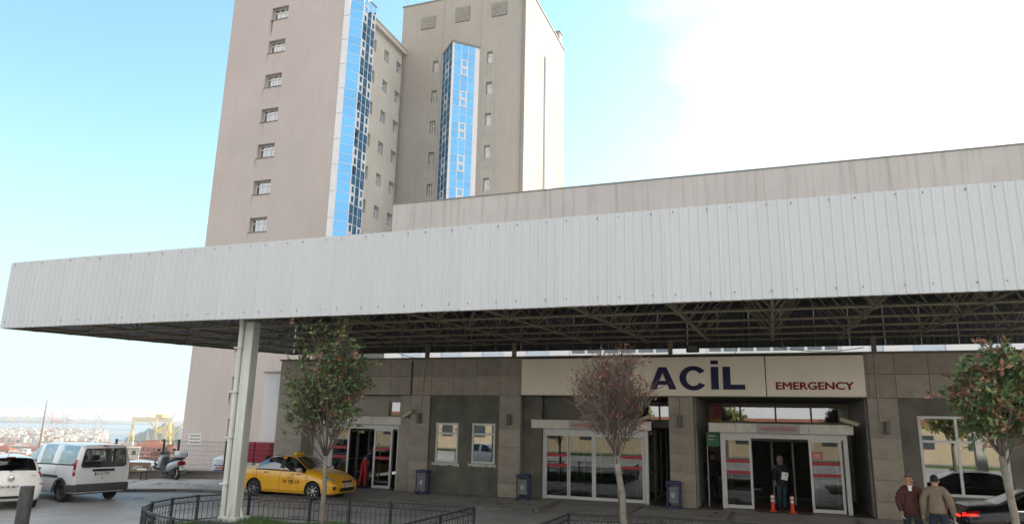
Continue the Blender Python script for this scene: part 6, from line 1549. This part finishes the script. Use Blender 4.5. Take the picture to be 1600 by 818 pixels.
t, P, hnd = person('woman in a patterned headscarf and dark coat holding a white paper in the patient entrance', (0.10, 26.75, 0), R(30), dk_c, teal_t, hair_b,
    dict(look=(0.2, -1, -0.1), le=(0.24, 0.02, 1.12), lw=(0.08, -0.22, 1.06), re=(-0.24, 0.03, 1.12), rw=(-0.25, -0.06, 0.90), rk=(-0.09, -0.01, .5), lk=(0.09, -0.01, .5), ra=(-0.09, 0.02, 0.09), la=(0.09, 0.02, 0.09)), Hs=1.0, scarf=scarf_m, jacket_len=0.62, girth=1.08)
pp = thing('paper_sheet', 'white paper held by the woman in the headscarf', 'paper', (0.22, 26.45, 1.1), R(20))
m_ = MB(); M_ = Matrix.Rotation(R(12), 4, 'Y'); m_.box(-0.10, 0.12, -0.003, 0.0, -0.12, 0.13, M_); m_.build('sheet', cig, pp, local=True)
m_ = MB(); M_ = Matrix.Rotation(R(12), 4, 'Y'); m_.box(0.02, 0.05, -0.006, -0.0035, 0.03, 0.08, M_); m_.build('print', dk_c, pp, local=True)
person('person in red trousers and a navy jacket bending over inside the left door', (-15.80, 26.05, 0), R(155), navy_j, red_t, hair_b,
    dict(look=(0, -1, -0.5), waist=(0, -0.06, 1.08), chest=(0, -0.20, 1.22), nb=(0, -0.30, 1.34), nk=(0, -0.35, 1.37), sk=(0, -0.42, 1.41), crown=(0, -0.45, 1.48), ls=(0.185, -0.28, 1.30), rs=(-0.185, -0.28, 1.30), le=(0.24, -0.36, 1.05), lw=(0.15, -0.55, 0.95), re=(-0.24, -0.36, 1.05), rw=(-0.15, -0.55, 0.95), lk=(0.17, -0.02, 0.5), la=(0.22, 0.06, 0.09), lt=(0.25, -0.10, 0.035)), Hs=1.06, jacket_len=0.98)
person('person in dark clothes standing in the shade left of the patient entrance', (-2.25, 28.2, 0), R(15), dk_c, dk_t, hair_b, dict(), Hs=1.02)

# ------------------------------------------------------------------ city, harbour and hills beyond the car park
PXT = [(0, 55.2), (70, 52.76), (140, 50.19), (208, 47.55), (285, 44.41), (330, 42.5)]
def bearing(px): return R(float(np.interp(px, [a for a, _ in PXT], [b for _, b in PXT])))
def spot(px, r): a = bearing(px); return -r*math.sin(a), r*math.cos(a), a
walls = [mat('city_wall_%d' % i, c, 0.9, noise=0.15, nscale=0.1) for i, c in enumerate([(0.50, 0.47, 0.42), (0.42, 0.36, 0.29), (0.55, 0.54, 0.52), (0.40, 0.30, 0.24), (0.34, 0.33, 0.32)])]
roofs = [mat('roof_tile_%d' % i, c, 0.9, noise=0.3, nscale=0.4) for i, c in enumerate([(0.24, 0.09, 0.055), (0.18, 0.08, 0.06), (0.30, 0.13, 0.07)])]
flat_roof = mat('pale_flat_roof', (0.45, 0.44, 0.43), 0.9); far_win = mat('far_window', (0.05, 0.06, 0.07), 0.3)
rc = random.Random(17)
LBL = {'hip': ('hip roofed house with reddish tiles in the hazy city beyond the car park', 'red roofed houses of the city'), 'flat': ('flat roofed pale block in the hazy city beyond the car park', 'flat roofed blocks of the city')}
def house(px, r, w, d, h, kind, label=None, rot=None, wm=None, rm=None, group=None):
    x, y, a = spot(px, r); z = ground_z(x, y)-1; rot = rc.uniform(0, 1.57) if rot is None else rot
    t = thing('house' if kind == 'hip' else 'apartment_block', label or LBL[kind][0], 'house' if kind == 'hip' else 'building', (x, y, z), rot, group or (None if label else LBL[kind][1]))
    wm = wm or rc.choice(walls); h = h+1; rm = rm or (rc.choice(roofs) if kind == 'hip' else flat_roof)
    if not label:
        wc = {'city_wall_0': 'cream', 'city_wall_1': 'tan', 'city_wall_2': 'white', 'city_wall_3': 'brown', 'city_wall_4': 'grey'}[wm.name]
        rcn = {'roof_tile_0': 'rust red', 'roof_tile_1': 'dark red', 'roof_tile_2': 'orange'}.get(rm.name, 'pale')
        wh = 'left of the mast' if px < 62 else ('between mast and van' if px < 120 else ('above the van roof' if px < 200 else 'right of the van'))
        ds = 'nearest' if r < 500 else ('middle' if r < 900 else 'hazy far')
        t['label'] = f"{wc} {'house, '+rcn+' hip roof' if kind == 'hip' else 'block, flat roof'}, {ds} city quarter {wh}"
        t['group'] = t['label'].replace('house', 'houses', 1).replace('block', 'blocks', 1)
    m_ = MB(); m_.box(-w/2, w/2, -d/2, d/2, 0, h); m_.build('wall', wm, t, local=True)
    m_ = MB(); e = 0.4
    if kind == 'hip':
        rh = min(w, d)*0.24; k = max(0, (w-d)/2)
        m_.add([(-w/2-e, -d/2-e, h), (w/2+e, -d/2-e, h), (w/2+e, d/2+e, h), (-w/2-e, d/2+e, h), (-k-0.1, 0, h+rh), (k+0.1, 0, h+rh)], [(0, 1, 5, 4), (1, 2, 5), (2, 3, 4, 5), (3, 0, 4), (0, 3, 2, 1)]); m_.build('roof', rm or rc.choice(roofs), t, local=True)
    else:
        m_.box(-w/2-0.2, w/2+0.2, -d/2-0.2, d/2+0.2, h, h+0.5); m_.box(-w/6, w/8, -d/6, d/6, h+0.5, h+2.6); m_.build('roof', rm or flat_roof, t, local=True)
    m_ = MB(); nf = max(1, int(h/3.1))
    for f in range(nf):
        z0 = h-(f+1)*3.05+0.9
        if z0 < 0.5: continue
        for (L_, fx) in ((w, 0), (d, 1)):
            n_ = max(2, int(L_/3.0))
            for i in range(n_):
                c = -L_/2+L_*(i+0.5)/n_
                for sg in (1, -1):
                    if fx == 0: yy = sg*(d/2+0.03); m_.add([(c-0.6, yy, z0), (c+0.6, yy, z0), (c+0.6, yy, z0+1.4), (c-0.6, yy, z0+1.4)], [(0, 1, 2, 3)])
                    else: xx = sg*(w/2+0.03); m_.add([(xx, c-0.6, z0), (xx, c+0.6, z0), (xx, c+0.6, z0+1.4), (xx, c-0.6, z0+1.4)], [(0, 1, 2, 3)])
    props(m_.build('windows', far_win, t, local=True), kind='stuff')
    return t
# near quarter: rows stepping down the hill
for r0, w0, n in ((330, 7.5, 10), (400, 8, 16), (480, 8.5, 22), (580, 9, 27), (700, 10, 32), (840, 11, 36), (1000, 13, 38), (1180, 15, 38), (1380, 17, 36)):
    for i in range(n):
        px = -8+300*(i+rc.uniform(0.1, 0.9))/n; r = r0*rc.uniform(0.93, 1.07)
        if r0 < 450 and 200 < px < 290: continue
        kind = 'hip' if rc.random() < 0.66 else 'flat'; w = w0*rc.uniform(0.8, 1.5); d = w0*rc.uniform(0.7, 1.0); h = rc.choice([6, 6, 9, 9, 12]) if r0 > 450 else rc.choice([6, 6, 9])
        house(px, r, w, d, h, kind)
# landmarks one can point at
house(242, 520, 22, 18, 15, 'hip', 'large brick red hall with a pyramid roof seen past the scooter', 0.6, mat('brick_pink', (0.36, 0.17, 0.13), 0.9), roofs[0])
house(258, 330, 24, 10, 9, 'flat', 'long reddish brown house with pale windows right behind the scooter', 0.75, mat('brown_brick', (0.26, 0.13, 0.10), 0.9), roofs[1])
house(240, 190, 9, 6, 4, 'hip', 'small house with bright orange tiles seen between van and scooter', 0.4, walls[1], roofs[2])
house(130, 560, 46, 18, 12, 'flat', 'long brownish warehouse standing above the roofs beyond the van', 0.85, mat('warehouse_wall', (0.36, 0.29, 0.22), 0.9), roofs[1])
house(168, 680, 52, 18, 8, 'flat', 'long white shed with pale roof beyond the van', 0.8, walls[2], flat_roof)
house(207, 300, 7, 7, 13, 'flat', 'narrow cream tower block just right of the van roof', 0.8, walls[0], flat_roof)
t = thing('white_marquee', 'low white tent roof beyond the fence between van and scooter', 'tent', (0, 0, 0)); x, y, a = spot(226, 62); z = -0.9
t.location = (x, y, z-3); t.rotation_euler = (0, 0, a)
m_ = MB(); m_.prism([(-2.4, 0), (-2.4, 2.5), (-1.6, 3.0), (0, 3.25), (1.7, 3.0), (2.4, 2.5), (2.4, 0)], -3, 3); m_.build('roof', mat('tent_white', (0.75, 0.77, 0.8), 0.6), t, local=True)
# mast
x, y, a = spot(67.5, 420); t = thing('radio_mast', 'thin brownish mast rising above the city roofs left of the van', 'mast', (x, y, ground_z(x, y)))
m_ = MB(); zt_ = 7.5; m_.tube((x, y, ground_z(x, y)), (x, y, zt_), 0.75, 0.22, n=8); m_.build('shaft', mat('mast_brown', (0.25, 0.18, 0.14), 0.8), t)
m_ = MB(); m_.tube((x, y, zt_), (x, y, zt_+2.5), 0.12, n=5); m_.build('tip', iron, t)
# shipyard gantry crane and jib cranes
crane_y = mat('crane_yellow', (0.62, 0.44, 0.10), 0.7); crane_w = mat('crane_pale', (0.60, 0.52, 0.36), 0.7); crane_r = mat('crane_red', (0.5, 0.14, 0.10), 0.7)
x0, y0, a0 = spot(205, 1500); x1, y1, a1 = spot(268, 1500); zg = -58
t = thing('gantry_crane', 'yellow shipyard gantry crane with a long pale beam left of the brown tower', 'crane', (x0, y0, zg))
A = Vector((x0, y0, 0)); B = Vector((x1, y1, 0)); dr = (B-A).normalized(); nr_ = Vector((-dr.y, dr.x, 0))
m_ = MB(); m_.beam(A+Vector((0, 0, -2)), B+Vector((0, 0, -2)), 7, 8); m_.build('beam', crane_w, t)
for P0, wd in ((A+dr*3, 1.6), (B-dr*3, 3.0)):
    for s_ in (1, -1):
        m_ = MB(); m_.beam(P0+nr_*14*s_-dr*6+Vector((0, 0, zg)), P0+nr_*3*s_+Vector((0, 0, -6)), wd, wd); m_.build('leg', crane_y, t)
        m_ = MB(); m_.beam(P0+nr_*14*s_+dr*6+Vector((0, 0, zg)), P0+nr_*3*s_+Vector((0, 0, -6)), wd, wd); m_.build('leg', crane_y, t)
    m_ = MB(); m_.beam(P0+nr_*11+Vector((0, 0, -45)), P0-nr_*11+Vector((0, 0, -45)), 1.5, 2); m_.build('tie_beam', crane_y, t)
m_ = MB(); c = A.lerp(B, 0.72); m_.box(c.x-8, c.x+8, c.y-6, c.y+6, 2.1, 8); m_.build('trolley', crane_y, t)
def jib(px, r, h, m, label, reach=30, flip=1, group=None):
    x, y, a = spot(px, r); z = -58; t = thing('harbour_crane', label, 'crane', (x, y, z), 0, group); s_ = Vector((math.cos(a), math.sin(a), 0))*flip
    p = Vector((x, y, 0))
    for q in (-1, 1):
        m_ = MB(); m_.beam(p+s_*8*q+Vector((0, 0, z)), p+Vector((0, 0, z+h*0.62)), 1.5, 1.5); m_.build('leg', m, t)
    m_ = MB(); m_.beam(p+Vector((0, 0, z+h*0.58)), p+s_*reach+Vector((0, 0, z+h)), 1.6, 1.8); m_.build('jib', m, t)
    m_ = MB(); m_.beam(p+Vector((0, 0, z+h*0.6)), p+Vector((0, 0, z+h*0.92)), 1.6, 1.6); m_.beam(p+Vector((0, 0, z+h*0.92)), p+s_*reach+Vector((0, 0, z+h)), 0.6, 0.6); m_.beam(p+Vector((0, 0, z+h*0.6)), p-s_*10+Vector((0, 0, z+h*0.55)), 4, 5); m_.build('tower', m, t)
jib(245, 1440, 62, crane_y, 'yellow jib crane standing under the right half of the gantry beam', 18, -1)
jib(258, 1560, 68, crane_y, 'yellow jib crane leaning right just inside the gantry leg', 16, 1)
jib(272, 1350, 56, crane_y, 'nearest yellow jib crane between the gantry and the brown tower', 18, 1)
for px, lab, m in ((148, 'left of two pale slewing cranes on the quay beyond the van roof', crane_w), (158, 'right of two pale slewing cranes on the quay beyond the van roof', crane_w)): jib(px, 2300, 78, m, lab, 20, 1 if px < 150 else -1)
for k, px in enumerate((12, 22, 34, 46, 80, 88, 97, 104, 118)): jib(px, 2900+rc.uniform(-300, 500), rc.uniform(60, 85), crane_r if k in (4, 5, 6, 7) else crane_w, ('faint red' if k in (4, 5, 6, 7) else 'faint pale')+' harbour crane on the far hazy shore', 26, rc.choice([1, -1]), group=('faint red' if k in (4, 5, 6, 7) else 'faint pale')+' harbour cranes on the far shore')
# far shore: quay land, dark headland, hills
land_m = mat('far_land', (0.16, 0.15, 0.12), 0.95, noise=0.4, nscale=0.01); hill_m = mat('headland_scrub', (0.075, 0.09, 0.065), 0.95, noise=0.4, nscale=0.01)
def landstrip(name, px0, px1, r0, r1, hts, m, n=40, seed=1):
    r_ = random.Random(seed); vs = []; fs = []; k = 7
    for i in range(n+1):
        px = px0+(px1-px0)*i/n; x, y, a = spot(px, 1.0) if px < 330 else (-math.sin(R(42.5-(px-330)*0.05)), math.cos(R(42.5-(px-330)*0.05)), 0)
        if px < 0: a = R(55.2-px*0.035); x, y = -math.sin(a), math.cos(a)
        e = math.sin(math.pi*i/n)**0.5; hh_ = np.interp(i/n, np.linspace(0, 1, len(hts)), hts)*(1+0.12*math.sin(i*1.7+seed)+0.08*r_.random())
        for j in range(k):
            u = j/(k-1); r = r0+(r1-r0)*u; vs.append((x*r, y*r, -62+(hh_*e+2.6)*math.sin(math.pi*min(1, 0.08+u*0.9))**0.8))
    for i in range(n):
        for j in range(k-1): fs.append((i*k+j, (i+1)*k+j, (i+1)*k+j+1, i*k+j+1))
    me = bpy.data.meshes.new(name); me.from_pydata(vs, [], fs); me.materials.append(m); props(link(name, me), kind='structure')
landstrip('quay_land', -60, 175, 1900, 3600, [3, 4, 5, 4, 2], land_m, seed=2)
landstrip('headland', 198, 330, 1900, 2700, [8, 32, 44, 30, 26], hill_m, seed=3)
landstrip('far_hills', -300, 420, 6500, 9000, [70, 52, 60, 34, 46, 26, 30, 38, 30], hill_m, n=90, seed=5)
landstrip('breakwater', 90, 215, 3900, 4060, [3, 3, 3], land_m, seed=6)
# the mass of the farther city and harbour, too far away to tell house from house
m_ = MB(); fcm = [walls[0], walls[2], roofs[0], walls[4], crane_r, walls[3]]
for i in range(1100):
    u = rc.random(); px = -12+180*rc.random()**1.1; r = 1950+1500*u; x, y, a = spot(px, r) if px > 0 else spot(0.1, r)
    if px <= 0: a = R(55.2-px*0.04); x, y = -r*math.sin(a), r*math.cos(a)
    m_.cur = rc.choice([0, 0, 0, 1, 1, 1, 2, 3, 3, 5, 5]); w = rc.uniform(5, 15); M_ = Matrix.Translation((x, y, -59)) @ Matrix.Rotation(rc.uniform(0, 1.5), 4, 'Z'); m_.box(-w/2, w/2, -w/3, w/3, 0, rc.uniform(5, 13), M_)
props(m_.build('far_city', fcm), 'hazy mass of far harbour buildings and sheds along the bay', 'city', kind='stuff')
m_ = MB()
for i in range(2400):
    px = -14+310*rc.random(); r = rc.uniform(150, 1500); x, y, a = spot(max(px, 0.1), r); z = ground_z(x, y); w = rc.uniform(1.5, 3.5)*(1+r/900)
    m_.add([(x+w*math.cos(t_)*rc.uniform(.7, 1.1), y+w*math.sin(t_)*rc.uniform(.7, 1.1), z-0.5+hh2) for t_ in np.linspace(0, 5.3, 6) for hh2 in (0.0,)]+[(x, y, z+w*rc.uniform(0.9, 1.5))], [(i_, (i_+1) % 6, 6) for i_ in range(6)])
props(m_.build('city_greenery', hill_m), 'dark tree clumps scattered between the city houses', 'trees', kind='stuff')
for px, r, Ls, lab in ((120, 2050, 90, 'long grey cargo ship moored before the far quay'), (190, 2900, 110, 'faint white ship lying in the bay left of the gantry crane')):
    x, y, a = spot(px, r); t = thing('cargo_ship', lab, 'ship', (x, y, -60), a+0.1)
    m_ = MB(); m_.prism([(-Ls/2, 0), (Ls/2-8, 0), (Ls/2, 8), (-Ls/2, 7)], -7, 7); m_.build('hull', walls[4] if px < 150 else walls[2], t, local=True)
    m_ = MB(); m_.box(-Ls/2+4, -Ls/2+18, -6, 6, 7.2, 20); m_.build('superstructure', walls[2], t, local=True)

# ------------------------------------------------------------------ what stands opposite (seen only in the glass)
ob = thing('opposite_building', 'long ochre building opposite the entrance, seen in the window reflections', 'building', (0, -26, 0))
och = mat('ochre_wall', (0.44, 0.36, 0.24), 0.85, noise=0.15, nscale=0.4)
m_ = MB(); m_.box(-55, 45, -34, -26, -0.1, 3.3); m_.build('wall', och, ob)
m_ = MB(); m_.box(-55.3, 45.3, -34.3, -25.7, 3.3, 3.9); m_.build('roof', mat('brick_red', (0, 0, 0)), ob)
for k in range(24):
    m_ = MB(); x = -53+k*4.1; m_.box(x, x+1.3, -25.98, -25.9, 1.2, 2.4); m_.build('window', far_win, ob)
for k, (x, y) in enumerate(((-27, -12), (-20.5, -14), (-13, -11), (-4, -14), (7, -12), (12, -9), (17, -13), (25, -11))):
    tree('sunlit leafy tree %s across the forecourt, seen only in reflections' % ('by the road', 'near the kerb', 'before the ochre wall', 'in the middle', 'right of the middle', 'close to the lawn', 'beside the lawn', 'at the far end')[k], 'tree', (x, y, -0.1), (x, y, 1.8), 0.14, (x, y, 3.6), (2.0, 2.0, 1.9), 7, 6, 5, 70+k, bark_d,
         dict(n=7, size=0.42, spread=0.5, keep=1.0, red=0.0, mats=[leafmat('olive_leaf', (0.30, 0.26, 0.08), (0.14, 0.15, 0.04)), leaf_y], redmat=0), name='street_tree')
m_ = MB(); m_.box(-50, 45, -20, -15.5, -0.12, -0.02); props(m_.build('lawn', mat('lawn', (0.10, 0.16, 0.04), 0.9, noise=0.4, nscale=1)), kind='structure')
cp = copy_tree(hatch); cp.location = (-17.8, 7.0, ROADZ); cp.rotation_euler = (0, 0, R(5)); cp['label'] = 'second white hatchback parked across the forecourt, seen only in reflections'

# ------------------------------------------------------------------ haze
hm = bpy.data.materials.new('haze'); hm.use_nodes = True; hn = hm.node_tree; hn.nodes.clear()
ho = hn.nodes.new('ShaderNodeOutputMaterial'); pv = hn.nodes.new('ShaderNodeVolumePrincipled'); pv.inputs['Color'].default_value = (0.90, 0.95, 1.0, 1); pv.inputs['Density'].default_value = 0.00016; pv.inputs['Anisotropy'].default_value = 0.3
hn.links.new(pv.outputs[0], ho.inputs['Volume'])
m_ = MB(); m_.box(-15000, 400, -300, 15000, -76, 62); m_.fixn = True; props(m_.build('haze', hm), kind='stuff')
